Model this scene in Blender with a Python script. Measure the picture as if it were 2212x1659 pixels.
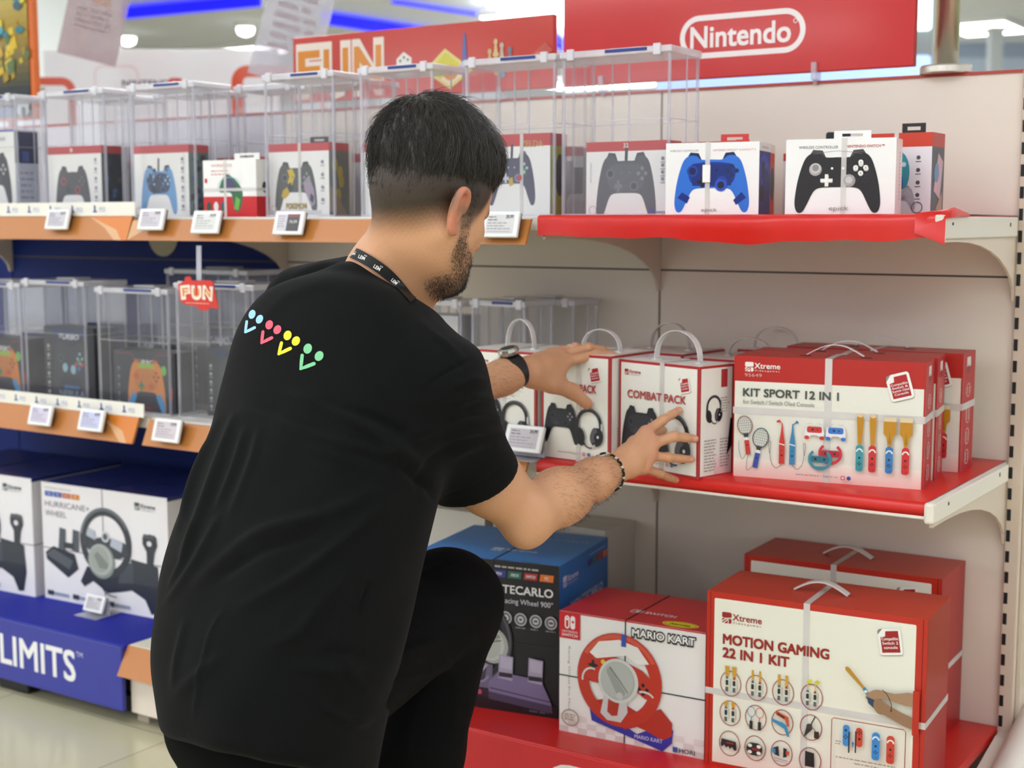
import bpy, bmesh, math, random
import numpy as np
from mathutils import Vector, Matrix, Euler
from mathutils.bvhtree import BVHTree

random.seed(7)
rng = np.random.default_rng(7)
for _o in list(bpy.data.objects):
    bpy.data.objects.remove(_o)
SC = bpy.context.scene
COL = SC.collection

# ------------------------------------------------------------------ camera
FPX = 3067.0
YAW, PIT = math.radians(33.47), math.radians(6.54)
CAM = np.array([0.7268, -2.9279, 1.25])
_f = np.array([-math.sin(YAW)*math.cos(PIT), math.cos(YAW)*math.cos(PIT), -math.sin(PIT)])
_r = np.array([math.cos(YAW), math.sin(YAW), 0.0])
_u = np.cross(_r, _f)
CM = np.array([_r, _u, _f])
cd = bpy.data.cameras.new('camera')
cd.sensor_fit = 'HORIZONTAL'
cd.sensor_width = 36.0
cd.lens = FPX/2212*36.0
cd.clip_start = 0.05
cd.clip_end = 200
cd.dof.use_dof = True
cd.dof.focus_distance = 2.25
cd.dof.aperture_fstop = 4.4
cam = bpy.data.objects.new('camera', cd)
COL.objects.link(cam)
cam.matrix_world = Matrix(((_r[0], _u[0], -_f[0], CAM[0]), (_r[1], _u[1], -_f[1], CAM[1]),
                           (_r[2], _u[2], -_f[2], CAM[2]), (0, 0, 0, 1)))
SC.camera = cam

# ------------------------------------------------------------------ world, exposure
w = bpy.data.worlds.new('store_ambient')
SC.world = w
w.use_nodes = True
w.node_tree.nodes['Background'].inputs[0].default_value = (0.96, 1.0, 1.06, 1)
w.node_tree.nodes['Background'].inputs[1].default_value = 1.12
SC.view_settings.view_transform = 'Standard'
SC.view_settings.look = 'None'
SC.view_settings.gamma = 1.0
SC.view_settings.use_curve_mapping = False
SC.view_settings.exposure = -0.12
SC.cycles.transparent_max_bounces = 24
SC.cycles.max_bounces = 7
SC.cycles.diffuse_bounces = 3
SC.cycles.glossy_bounces = 3
SC.cycles.transmission_bounces = 3
SC.cycles.use_denoising = True
SC.cycles.caustics_reflective = False
SC.cycles.caustics_refractive = False

CEIL = 3.3
LAMP_W = 8.4          # emission of the ceiling panels
LAMP_COL = (1.0, 1.0, 1.02, 1)
# the ceiling panels: (x, y) centres, size 1.5 x 0.6; each becomes a ceiling_light further down
LAMPS = [(x, y) for x in (-11.2, -7.6, -4.0, -0.6, 2.8) for y in (-8.2, -5.4, -2.6, 1.4, 5.2) if not (x < -5 and y > 4)]

# ------------------------------------------------------------------ helpers
def ray(px, py):
    return CM.T @ np.array([(px-1106)/FPX, -(py-829.5)/FPX, 1.0])
def aty(px, py, y):
    d = ray(px, py); return CAM+d*((y-CAM[1])/d[1])
def atx(px, py, x):
    d = ray(px, py); return CAM+d*((x-CAM[0])/d[0])
def atz(px, py, z):
    d = ray(px, py); return CAM+d*((z-CAM[2])/d[2])
def atd(px, py, dd):
    return CAM+ray(px, py)*dd
def depth_of(P):
    return float((CM @ (np.array(P)-CAM))[2])

def lin(c):
    c = np.asarray(c, float)
    return np.where(c <= 0.04045, c/12.92, ((c+0.055)/1.055)**2.4)
def hx(s):
    s = s.lstrip('#')
    return tuple(lin([int(s[i:i+2], 16)/255 for i in (0, 2, 4)]))

_mats = {}
def mat(name, col='#888888', rough=0.5, metal=0.0, spec=0.5, bump=0.0, bscale=60, var=0.0, emit=None, coat=0.0):
    if name in _mats:
        return _mats[name]
    m = bpy.data.materials.new(name)
    m.use_nodes = True
    nt = m.node_tree
    b = nt.nodes['Principled BSDF']
    c = hx(col) if isinstance(col, str) else col
    b.inputs['Base Color'].default_value = (*c, 1)
    b.inputs['Roughness'].default_value = rough
    b.inputs['Metallic'].default_value = metal
    b.inputs['Specular IOR Level'].default_value = spec
    b.inputs['Coat Weight'].default_value = coat
    tc = nt.nodes.new('ShaderNodeTexCoord')
    nz = nt.nodes.new('ShaderNodeTexNoise')
    nz.inputs['Scale'].default_value = bscale
    nz.inputs['Detail'].default_value = 3
    nt.links.new(tc.outputs['Object'], nz.inputs['Vector'])
    if var > 0:
        mx = nt.nodes.new('ShaderNodeMix')
        mx.data_type = 'RGBA'
        mx.inputs['A'].default_value = (*[x*(1-var) for x in c], 1)
        mx.inputs['B'].default_value = (*[min(1, x*(1+var)) for x in c], 1)
        nt.links.new(nz.outputs['Fac'], mx.inputs['Factor'])
        nt.links.new(mx.outputs['Result'], b.inputs['Base Color'])
    else:
        mr = nt.nodes.new('ShaderNodeMapRange')
        mr.inputs['To Min'].default_value = max(0, rough-0.04)
        mr.inputs['To Max'].default_value = min(1, rough+0.04)
        nt.links.new(nz.outputs['Fac'], mr.inputs['Value'])
        nt.links.new(mr.outputs['Result'], b.inputs['Roughness'])
    if bump > 0:
        bp = nt.nodes.new('ShaderNodeBump')
        bp.inputs['Strength'].default_value = bump
        bp.inputs['Distance'].default_value = 0.002
        nt.links.new(nz.outputs['Fac'], bp.inputs['Height'])
        nt.links.new(bp.outputs['Normal'], b.inputs['Normal'])
    if emit:
        b.inputs['Emission Color'].default_value = emit[0]
        b.inputs['Emission Strength'].default_value = emit[1]
    _mats[name] = m
    return m

def print_mat(name, rough=0.4, spec=0.4, bump=0.05, bscale=900, coat=0.0):
    """ink on card, film or fabric: colour comes from the printed artwork (attribute 'ink')"""
    if name in _mats:
        return _mats[name]
    m = mat(name, '#ffffff', rough, 0, spec, bump, bscale, coat=coat)
    nt = m.node_tree
    at = nt.nodes.new('ShaderNodeAttribute')
    at.attribute_name = 'ink'
    nt.links.new(at.outputs['Color'], nt.nodes['Principled BSDF'].inputs['Base Color'])
    return m
M_CARD = print_mat('printed_card', 0.38, 0.4)
M_MATTE = print_mat('matte_print', 0.6, 0.3)
M_GLOSS = print_mat('glossy_print', 0.12, 0.5, 0.0)

def clear_mat(name, tint, haze, hazecol, rough=0.08, gloss=0.06):
    if name in _mats:
        return _mats[name]
    m = bpy.data.materials.new(name)
    m.use_nodes = True
    nt = m.node_tree
    nt.nodes.clear()
    out = nt.nodes.new('ShaderNodeOutputMaterial')
    tr = nt.nodes.new('ShaderNodeBsdfTransparent')
    tr.inputs[0].default_value = (*hx(tint), 1)
    pb = nt.nodes.new('ShaderNodeBsdfPrincipled')
    pb.inputs['Base Color'].default_value = (*hx(hazecol), 1)
    pb.inputs['Roughness'].default_value = 0.35
    gl = nt.nodes.new('ShaderNodeBsdfGlossy')
    gl.inputs['Roughness'].default_value = rough
    lw = nt.nodes.new('ShaderNodeLayerWeight')
    lw.inputs['Blend'].default_value = 0.25
    tc = nt.nodes.new('ShaderNodeTexCoord')
    nz = nt.nodes.new('ShaderNodeTexNoise')
    nz.inputs['Scale'].default_value = 14
    nt.links.new(tc.outputs['Object'], nz.inputs['Vector'])
    mr = nt.nodes.new('ShaderNodeMapRange')
    mr.inputs['To Min'].default_value = haze*0.75
    mr.inputs['To Max'].default_value = haze*1.25
    nt.links.new(nz.outputs['Fac'], mr.inputs['Value'])
    m1 = nt.nodes.new('ShaderNodeMixShader')
    nt.links.new(mr.outputs['Result'], m1.inputs[0])
    nt.links.new(tr.outputs[0], m1.inputs[1])
    nt.links.new(pb.outputs[0], m1.inputs[2])
    mt = nt.nodes.new('ShaderNodeMath')
    mt.operation = 'MULTIPLY_ADD'
    mt.inputs[1].default_value = 0.45
    mt.inputs[2].default_value = gloss
    nt.links.new(lw.outputs['Fresnel'], mt.inputs[0])
    m2 = nt.nodes.new('ShaderNodeMixShader')
    nt.links.new(mt.outputs[0], m2.inputs[0])
    nt.links.new(m1.outputs[0], m2.inputs[1])
    nt.links.new(gl.outputs[0], m2.inputs[2])
    nt.links.new(m2.outputs[0], out.inputs[0])
    _mats[name] = m
    return m
M_CLEAR = clear_mat('clear_case_plastic', '#ffffff', 0.055, '#f6f4fc', gloss=0.02)
M_LID = clear_mat('clear_case_lid', '#ffffff', 0.50, '#fbf9ff', 0.12, gloss=0.08)
M_EDGE = clear_mat('clear_case_edge', '#fdfdff', 0.36, '#f2f0fb', 0.12, gloss=0.05)
M_STRAP = clear_mat('milky_strap_plastic', '#ffffff', 0.55, '#fffaf4', 0.3, gloss=0.01)

class MB:
    """collects faces with a colour each; build() links them as one mesh object"""
    def __init__(s, col='#ffffff'):
        s.v = []; s.f = []; s.c = []; s.m = []; s.col = col; s.mi = 0
    def add(s, verts, faces, col=None):
        n = len(s.v)
        c = col if col is not None else s.col
        c = hx(c) if isinstance(c, str) else tuple(c)
        s.v.extend([tuple(float(q) for q in p) for p in verts])
        for f in faces:
            s.f.append(tuple(i+n for i in f)); s.c.append(c); s.m.append(s.mi)
        return s
    def box(s, lo, hi, col=None, ch=0.0):
        x0, y0, z0 = lo; x1, y1, z1 = hi
        if ch <= 0:
            v = [(x0,y0,z0),(x1,y0,z0),(x1,y1,z0),(x0,y1,z0),(x0,y0,z1),(x1,y0,z1),(x1,y1,z1),(x0,y1,z1)]
            f = [(0,3,2,1),(4,5,6,7),(0,1,5,4),(1,2,6,5),(2,3,7,6),(3,0,4,7)]
            return s.add(v, f, col)
        bm = bmesh.new()
        bmesh.ops.create_cube(bm, size=1)
        for vv in bm.verts:
            vv.co = Vector(((x0+x1)/2+vv.co.x*(x1-x0), (y0+y1)/2+vv.co.y*(y1-y0), (z0+z1)/2+vv.co.z*(z1-z0)))
        bmesh.ops.bevel(bm, geom=list(bm.edges), offset=ch, segments=2, profile=0.5, affect='EDGES')
        bm.verts.index_update()
        s.add([vv.co[:] for vv in bm.verts], [[q.index for q in ff.verts] for ff in bm.faces], col)
        bm.free()
        return s
    def prism(s, pts, axis, a, b, col=None):
        """extrude a closed 2D outline along axis 0/1/2 from a to b"""
        n = len(pts)
        def P(p, t):
            q = list(p); q.insert(axis, t); return q
        v = [P(p, a) for p in pts]+[P(p, b) for p in pts]
        f = [tuple(range(n))[::-1], tuple(range(n, 2*n))]+[(i, (i+1) % n, n+(i+1) % n, n+i) for i in range(n)]
        return s.add(v, f, col)
    def tube(s, path, r, n=8, col=None, cap=True, closed=False):
        P = [np.array(p, float) for p in path]
        R = r if hasattr(r, '__len__') else [r]*len(P)
        rings = []
        up = np.array([0, 0, 1.0])
        for i, p in enumerate(P):
            if closed:
                t = P[(i+1) % len(P)]-P[i-1]
            else:
                t = P[min(i+1, len(P)-1)]-P[max(i-1, 0)]
            t = t/(np.linalg.norm(t)+1e-12)
            if i == 0:
                a = np.cross(t, up)
                if np.linalg.norm(a) < 1e-3:
                    a = np.cross(t, np.array([1.0, 0, 0]))
            else:
                a = a-t*(a@t)
            a = a/np.linalg.norm(a)
            b = np.cross(t, a)
            rings.append([p+R[i]*(math.cos(k*2*math.pi/n)*a+math.sin(k*2*math.pi/n)*b) for k in range(n)])
        v = [q for g in rings for q in g]
        f = []
        m = len(P)
        for i in range(m if closed else m-1):
            j = (i+1) % m
            for k in range(n):
                l = (k+1) % n
                f.append((i*n+k, i*n+l, j*n+l, j*n+k))
        if cap and not closed:
            f.append(tuple(range(n))[::-1]); f.append(tuple(range((m-1)*n, m*n)))
        return s.add(v, f, col)
    def strip(s, path, wdir, wid, thick, col=None):
        """a flat band following a path; wdir = width direction(s)"""
        P = [np.array(p, float) for p in path]
        v = []
        for i, p in enumerate(P):
            t = P[min(i+1, len(P)-1)]-P[max(i-1, 0)]
            t = t/(np.linalg.norm(t)+1e-12)
            wv = np.array(wdir[i] if hasattr(wdir[0], '__len__') else wdir, float)
            wv = wv-t*(wv@t); wv = wv/np.linalg.norm(wv)
            nn = np.cross(t, wv)
            for a, b in ((-.5, -.5), (.5, -.5), (.5, .5), (-.5, .5)):
                v.append(p+wv*a*wid+nn*b*thick)
        f = []
        for i in range(len(P)-1):
            for k in range(4):
                l = (k+1) % 4
                f.append((i*4+k, i*4+l, i*4+4+l, i*4+4+k))
        f.append((0, 1, 2, 3)); e = (len(P)-1)*4; f.append((e+3, e+2, e+1, e))
        return s.add(v, f, col)
    def lathe(s, prof, n=24, col=None, center=(0, 0, 0)):
        v = []; f = []
        for r, z in prof:
            for k in range(n):
                a = 2*math.pi*k/n
                v.append((center[0]+r*math.cos(a), center[1]+r*math.sin(a), center[2]+z))
        for i in range(len(prof)-1):
            for k in range(n):
                l = (k+1) % n
                f.append((i*n+k, i*n+l, i*n+n+l, i*n+n+k))
        f.append(tuple(range(n))[::-1]); f.append(tuple(range((len(prof)-1)*n, len(prof)*n)))
        return s.add(v, f, col)
    def build(s, name, m, parent=None, smooth=False, fixn=False):
        me = bpy.data.meshes.new(name)
        me.from_pydata(s.v, [], s.f)
        a = me.attributes.new('ink', 'FLOAT_COLOR', 'CORNER')
        nl = np.array([len(f) for f in s.f])
        cols = np.repeat(np.c_[np.array(s.c, np.float32), np.ones(len(s.c), np.float32)], nl, axis=0)
        a.data.foreach_set('color', cols.astype(np.float32).ravel())
        for mm in (m if isinstance(m, (list, tuple)) else [m]):
            me.materials.append(mm)
        me.polygons.foreach_set('material_index', np.array(s.m, np.int32))
        if smooth:
            me.polygons.foreach_set('use_smooth', np.ones(len(s.f), bool))
        if fixn:
            bm = bmesh.new(); bm.from_mesh(me)
            bmesh.ops.recalc_face_normals(bm, faces=bm.faces)
            bm.to_mesh(me); bm.free()
        me.update()
        o = bpy.data.objects.new(name, me)
        COL.objects.link(o)
        if parent is not None:
            o.parent = parent
        return o

def thing(name, label, cat, loc=(0, 0, 0), rz=0.0, group=None, rot=None):
    o = bpy.data.objects.new(name, None)
    COL.objects.link(o)
    o.empty_display_size = 0.05
    o.location = [float(q) for q in loc]
    o.rotation_euler = rot if rot is not None else (0, 0, rz)
    o['label'] = label; o['category'] = cat
    if group:
        o['group'] = group
    return o
def tag(o, label, cat, group=None):
    o['label'] = label; o['category'] = cat
    if group:
        o['group'] = group
    return o
def struct(o):
    o['kind'] = 'structure'
    return o

# ------------------------------------------------------------------ printed artwork on a flat face
_txt = {}
def text_mesh(s, bold):
    k = (s, bold)
    if k not in _txt:
        cu = bpy.data.curves.new('txt', 'FONT')
        cu.body = s
        cu.size = 1.0
        cu.resolution_u = 3
        cu.offset = bold
        o = bpy.data.objects.new('txt', cu)
        COL.objects.link(o)
        dg = bpy.context.evaluated_depsgraph_get()
        me = o.evaluated_get(dg).to_mesh()
        v = np.array([q.co[:2] for q in me.vertices]) if len(me.vertices) else np.zeros((0, 2))
        f = [tuple(p.vertices) for p in me.polygons]
        o.evaluated_get(dg).to_mesh_clear()
        bpy.data.objects.remove(o)
        bpy.data.curves.remove(cu)
        _txt[k] = (v, f)
    return _txt[k]

def spline(pts, n=6, closed=True):
    P = np.array(pts, float); m = len(P); out = []
    rngi = range(m) if closed else range(m-1)
    for i in rngi:
        if closed:
            a, b, c, d = P[i-1], P[i], P[(i+1) % m], P[(i+2) % m]
        else:
            a, b, c, d = P[max(i-1, 0)], P[i], P[i+1], P[min(i+2, m-1)]
        for k in range(n):
            t = k/n
            out.append(0.5*((2*b)+(c-a)*t+(2*a-5*b+4*c-d)*t*t+(3*b-a-3*c+d)*t**3))
    if not closed:
        out.append(P[-1])
    return np.array(out)

class Art:
    """flat print on a face: origin O, unit directions U (right) and V (up), scale = metres per unit"""
    def __init__(s, mb, O, U, V, scale):
        s.mb = mb; s.O = np.array(O, float); s.U = np.array(U, float); s.V = np.array(V, float)
        s.N = np.cross(s.U, s.V); s.k = scale; s.layer = 1
        s.T = (1.0, 0.0, 0.0, 0.0)           # local scale, rotation, shift
    def at(s, cx=0, cy=0, sc=1.0, rot=0.0):
        s.T = (sc, math.radians(rot), cx, cy); return s
    def _p(s, pts):
        P = np.array(pts, float).reshape(-1, 2)
        sc, r, cx, cy = s.T
        c, q = math.cos(r)*sc, math.sin(r)*sc
        P = np.c_[P[:, 0]*c-P[:, 1]*q+cx, P[:, 0]*q+P[:, 1]*c+cy]
        off = s.N*(0.00012*s.layer)
        return s.O+off+np.outer(P[:, 0]*s.k, s.U)+np.outer(P[:, 1]*s.k, s.V)
    def up(s):
        s.layer += 1
    def raw(s, pts, faces, col):
        if len(pts):
            s.mb.add(s._p(pts), faces, col)
            s.layer += 0.5
    def poly(s, pts, col):
        s.raw(pts, [tuple(range(len(pts)))], col)
    def rect(s, x0, y0, x1, y1, col):
        s.poly([(x0, y0), (x1, y0), (x1, y1), (x0, y1)], col)
    def rr(s, x0, y0, x1, y1, r, col, n=4):
        s.poly(rrpts(x0, y0, x1, y1, r, n), col)
    def rring(s, x0, y0, x1, y1, r, wd, col, n=5):
        a = rrpts(x0, y0, x1, y1, r, n); b = rrpts(x0+wd, y0+wd, x1-wd, y1-wd, max(r-wd, .01), n)
        m = len(a)
        s.raw(a+b, [(i, (i+1) % m, m+(i+1) % m, m+i) for i in range(m)], col)
    def ell(s, cx, cy, rx, ry, col, n=24, rot=0):
        c, q = math.cos(math.radians(rot)), math.sin(math.radians(rot))
        s.poly([(cx+rx*math.cos(t)*c-ry*math.sin(t)*q, cy+rx*math.cos(t)*q+ry*math.sin(t)*c)
                for t in np.linspace(0, 2*math.pi, n, endpoint=False)], col)
    def ring(s, cx, cy, rx, ry, wd, col, n=28, a0=0, a1=360, rot=0):
        T = np.radians(np.linspace(a0, a1, n+1))
        c, q = math.cos(math.radians(rot)), math.sin(math.radians(rot))
        def E(dx, t):
            x, y = (rx-dx)*math.cos(t), (ry-dx)*math.sin(t)
            return (cx+x*c-y*q, cy+x*q+y*c)
        a = [E(0, t) for t in T]; b = [E(wd, t) for t in T]
        m = n+1
        s.raw(a+b, [(i, i+1, m+i+1, m+i) for i in range(n)], col)
    def line(s, pts, wd, col):
        P = np.array(pts, float)
        L = []; R = []
        for i in range(len(P)):
            t = P[min(i+1, len(P)-1)]-P[max(i-1, 0)]
            t = t/(np.linalg.norm(t)+1e-9)
            nrm = np.array([-t[1], t[0]])*wd/2
            L.append(P[i]+nrm); R.append(P[i]-nrm)
        m = len(P)
        s.raw(L+R, [(i, i+1, m+i+1, m+i) for i in range(m-1)], col)
    def curve(s, pts, wd, col, n=5):
        s.line(spline(pts, n, False), wd, col)
    def text(s, t, x, y, h, col, bold=0.0, width=None, align='L', slant=0.0):
        """h = cap height"""
        heavy = bold if 0 < bold < .05 else 0            # semi-bold: struck four times, slightly shifted
        v, f = text_mesh(t, 0.0 if heavy else bold)
        if not len(v):
            return
        cap = 0.73
        k = h/cap
        P = v*k
        if slant:
            P[:, 0] += P[:, 1]*slant
        x0, x1 = P[:, 0].min(), P[:, 0].max()
        sx = 1.0
        if width:
            sx = width/(x1-x0)
        Q = np.c_[(P[:, 0]-x0)*sx, P[:, 1]]
        W = (x1-x0)*sx
        Q[:, 0] += x-(0 if align == 'L' else W/2 if align == 'C' else W)
        Q[:, 1] += y
        if heavy:
            e = heavy*k*.8
            for dx, dy in ((-e, -e), (e, -e), (-e, e), (e, e)):
                s.raw(Q+np.array([dx, dy]), f, col)
        else:
            s.raw(Q, f, col)
    def lines(s, x0, y0, x1, n, dy, h, col, seed=1):
        """small print: rows of word-like dashes"""
        R = random.Random(seed)
        for i in range(n):
            x = x0; end = x1-R.random()*(x1-x0)*0.3
            while x < end:
                wl = (0.5+R.random()*1.4)*h*3
                s.rect(x, y0-i*dy, min(x+wl, end), y0-i*dy+h, col); x += wl+h*0.9
                s.layer -= 0.5
        s.layer += 0.5

def rrpts(x0, y0, x1, y1, r, n=4):
    out = []
    for cx, cy, a in ((x1-r, y0+r, -90), (x1-r, y1-r, 0), (x0+r, y1-r, 90), (x0+r, y0+r, 180)):
        for i in range(n+1):
            t = math.radians(a+90*i/n)
            out.append((cx+r*math.cos(t), cy+r*math.sin(t)))
    return out

# ================================================================== the setting
def tile_floor():
    m = bpy.data.materials.new('cream_floor_tiles')
    m.use_nodes = True
    nt = m.node_tree
    b = nt.nodes['Principled BSDF']
    tc = nt.nodes.new('ShaderNodeTexCoord')
    br = nt.nodes.new('ShaderNodeTexBrick')
    br.offset = 0.0
    br.inputs['Color1'].default_value = (*hx('#d8d1ae'), 1)
    br.inputs['Color2'].default_value = (*hx('#d3cba7'), 1)
    br.inputs['Mortar'].default_value = (*hx('#a59f86'), 1)
    br.inputs['Scale'].default_value = 1.0
    br.inputs['Mortar Size'].default_value = 0.0022
    br.inputs['Brick Width'].default_value = 0.6
    br.inputs['Row Height'].default_value = 0.6
    nt.links.new(tc.outputs['Object'], br.inputs['Vector'])
    nt.links.new(br.outputs['Color'], b.inputs['Base Color'])
    b.inputs['Roughness'].default_value = 0.16
    b.inputs['Specular IOR Level'].default_value = 0.5
    return m
X0, X1, Y0, Y1 = -20.0, 9.0, -10.0, 19.0
o = MB().add([(X0, Y0, 0), (X1, Y0, 0), (X1, Y1, 0), (X0, Y1, 0)], [(0, 1, 2, 3)]).build('floor', tile_floor()); struct(o)
M_WALL = mat('white_wall_paint', '#e4e2dc', 0.7, bump=0.05, bscale=200)
M_CEIL = mat('ceiling_paint', '#e2e8f4', 0.8, bump=0.05, bscale=150)
o = MB().add([(X0, Y0, CEIL), (X0, Y1, CEIL), (X1, Y1, CEIL), (X1, Y0, CEIL)], [(0, 1, 2, 3)]).build('ceiling', M_CEIL); struct(o)
bk = MB()
bk.box((X0-.2, Y0, 0), (X0, Y1, 1.0)); bk.box((X0-.2, Y0, 3.05), (X0, Y1, CEIL))  # left wall kept open between pillars so world light reaches the ceiling
for k in range(8):
    bk.box((X0-.25, Y0+k*4.0, 1.0), (X0+.05, Y0+k*4.0+.4, 3.05))
struct(bk.build('wall_left', M_WALL))
# back wall opened up to let world light in: low parapet, lintel band, pillars
bk = MB()
bk.box((X0, Y1, 0), (X1, Y1+.2, 1.0)); bk.box((X0, Y1, 3.05), (X1, Y1+.2, CEIL))
for k in range(8):
    bk.box((X0+k*4.0, Y1-.05, 1.0), (X0+k*4.0+.4, Y1+.25, 3.05))
struct(bk.build('wall_back', M_WALL))
# bulkhead of the suspended ceiling above the far aisle, cream
struct(MB().box((-17.0, 11.2, CEIL-.28), (-9.0, 11.5, CEIL)).build('trim_1', mat('cream_bulkhead', '#d9d3bd', 0.7)))
M_LAMP = mat('lamp_diffuser', '#ffffff', 0.5, emit=(LAMP_COL, LAMP_W))
M_UPFILL = mat('uplight_fill_glow', '#ffffff', 0.5, emit=((.96, 1.0, 1.06, 1), LAMP_W*1.1))  # added glow on the lamp tops, brightens the ceiling
M_LFRAME = mat('lamp_housing', '#f2f2f0', 0.5)
def ceiling_lamp(x, y, lx, ly, label, group, drop=0.0):
    t = thing('ceiling_light', label, 'ceiling light', (x, y, CEIL-.06-drop), group=group)
    if drop:                                             # hung lower, with an added glowing top that brightens the ceiling
        for sx in (-.4, .4):
            MB().tube([(lx*sx, 0, .06), (lx*sx, 0, .06+drop)], .004, 6).build('suspension', M_LFRAME, t)
        MB().box((-lx/2, -ly/2, .06), (lx/2, ly/2, .066)).build('uplight_fill', M_UPFILL, t)
    MB().box((-lx/2-.03, -ly/2-.03, .012), (lx/2+.03, ly/2+.03, .06)).build('housing', M_LFRAME, t)
    MB().box((-lx/2, -ly/2, 0), (lx/2, ly/2, .012)).build('diffuser', M_LAMP, t)
for x, y in LAMPS:
    ceiling_lamp(x, y, 1.5, 0.6, 'long flush ceiling light panel over the shop floor, out of the picture above', 'ceiling light panels over the aisles', .45)
p = atz(1170, 8, CEIL); ceiling_lamp(p[0], p[1], .78, .9, 'bright white ceiling panel seen above the orange-red games board', None, .10)
p = atz(2128, 52, CEIL); ceiling_lamp(p[0], p[1], .62, .9, 'white ceiling panel seen right of the steel pole', None)
p = atz(2200, 138, CEIL); ceiling_lamp(p[0], p[1], .7, 1.1, 'far ceiling panel at the right border, lower than the one by the pole', None)
p = atz(500, 105, CEIL); ceiling_lamp(p[0], p[1], 1.3, .5, 'narrow far ceiling panel over the cream bulkhead at left', None)
for px, dd in ((1330, 9.5), (1500, 12), (1640, 16.5), (1330, 15), (1480, 20)):  # added lamps, out of sight behind the boards, to lift the far ceiling
    p = atd(px, 60, dd)
    ceiling_lamp(p[0], p[1], 1.6, .7, 'long pendant ceiling panel over the far aisles, hidden behind the header boards', 'ceiling light panels over the aisles', .55)
def downlight(px, py, label):
    p = atz(px, py, CEIL)
    t = thing('downlight', label, 'ceiling light', (p[0], p[1], CEIL-.09))
    MB().lathe([(.10, .03), (.11, .06), (.11, .09)], 20).build('trim_ring', M_LFRAME, t)
    MB().lathe([(.02, -.05), (.07, -.03), (.085, 0), (.085, .03)], 20).build('bulb', M_LAMP, t)
downlight(275, 70, 'round spot light seen right of the tilted clear sheet at left')
downlight(530, 48, 'round spot light below the left blue light strip')
downlight(590, 150, 'lowest round spot light, beside the second clear sheet')
M_BLUE = mat('blue_led', '#1010ff', 0.5, emit=((0.002, 0.002, 1.0, 1), 1.1))
def led(pa, pb, h, label):
    a = atz(*pa, CEIL); b = atz(*pb, CEIL)
    d = (b-a)[:2]; L = np.linalg.norm(d); ang = math.atan2(d[1], d[0])
    t = thing('light_strip', label, 'light strip', (a[0], a[1], CEIL-h), rz=ang)
    MB().box((0, -.03, 0), (L, .03, h-.02)).build('glowing_band', M_BLUE, t)
    MB().box((0, .03, 0), (L, .07, h)).build('channel', M_LFRAME, t)
led((255, 14), (560, -16), .12, 'blue glowing strip on the ceiling at upper left')
led((697, 22), (965, 66), .13, 'thick blue glowing strip above the orange-red games board')
led((850, -2), (1105, 36), .04, 'thin blue glowing strip between the thick one and the ceiling panel')
led((1190, 62), (1230, 96), .13, 'short blue strip in the gap between the two red header boards')
led((1700, 150), (1815, 172), .05, 'small blue strip showing under the big red header board')
# far hall, right of the pole: pale blue partition, white column and lit signs
M_PALE = mat('pale_blue_panel', '#cbd9ec', 0.5)
def facing_board(name, label, cat, px0, px1, dd, z0):
    a = atd(px0, 100, dd); e = atd(px1, 100, dd)
    t = thing(name, label, cat, (a[0], a[1], z0), rz=YAW)
    return t, float(np.linalg.norm((e-a)[:2]))
t, L = facing_board('partition', 'pale blue far partition right of the steel pole', 'partition', 2050, 2520, 16.5, 0)
MB().box((0, 0, 0), (L, .2, 3.14)).build('panel', M_PALE, t); MB().box((0, -.02, 3.14), (L, .22, CEIL-.004)).build('cap_rail', mat('pale_blue_rail', '#a9b9d2', .5), t)
t, L = facing_board('column', 'white square column far behind the shelf, right of the steel pole', 'column', 2140, 2170, 12, 0)
MB().box((0, 0, 0), (.11, .11, 2.84), ch=.01).build('shaft', mat('white_column', '#cdd3d6', 0.6), t)
MB().box((-.015, -.015, 2.84), (.125, .125, 2.88), ch=.005).build('capital', M_WALL, t)
t, L = facing_board('light_box', 'small bright lit panel in the gap left of the steel pole', 'lit sign', 1972, 2012, 8.6, 0)
MB().box((0, 0, 2.40), (L, .05, 2.62), ch=.02).build('glowing_face', mat('cool_light_box', '#ffffff', .5, emit=((.75, .95, 1, 1), 2.4)), t)
MB().box((-.02, .05, 2.26), (L+.02, .10, 2.66)).build('back_board', mat('grey_board', '#8d918f', .6), t)
MB().box((L*.4, .10, 0), (L*.6, .13, 2.3)).build('post', M_LFRAME, t)
t, L = facing_board('light_box', 'wide pale blue lit strip behind the gap under the big red board', 'lit sign', 1420, 2014, 8.5, 0)
MB().box((0, 0, 1.98), (L, .06, 2.24), ch=.02).build('glowing_face', mat('blue_light_box', '#a9c2f5', .5, emit=((.36, .52, .92, 1), 0.9)), t)
MB().box((0, .06, 0), (L, .12, 2.26)).build('back_board', mat('grey_board', '#8d918f', .6), t)
# green turf mat on the floor beyond the end of the shelving
m = mat('artificial_grass', '#4f7a3c', 0.9, var=.35, bscale=120, bump=.8)
o = MB().box((.10, .62, 0), (1.5, 2.6, .025)).build('turf_mat', m)
tag(o, 'green artificial grass mat beyond the right end of the shelving', 'mat')
t = thing('display_stand', 'white display stand past the right end post, behind the grass mat', 'display stand', (.9, 3.4, 0))
MB().box((-.75, -.3, 0), (.75, .3, .9), ch=.01).build('plinth', mat('white_laminate', '#e9e7e2', .4), t)
MB().box((-.78, -.33, .9), (.78, .33, .94), ch=.01).build('top_slab', M_LFRAME, t)

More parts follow.
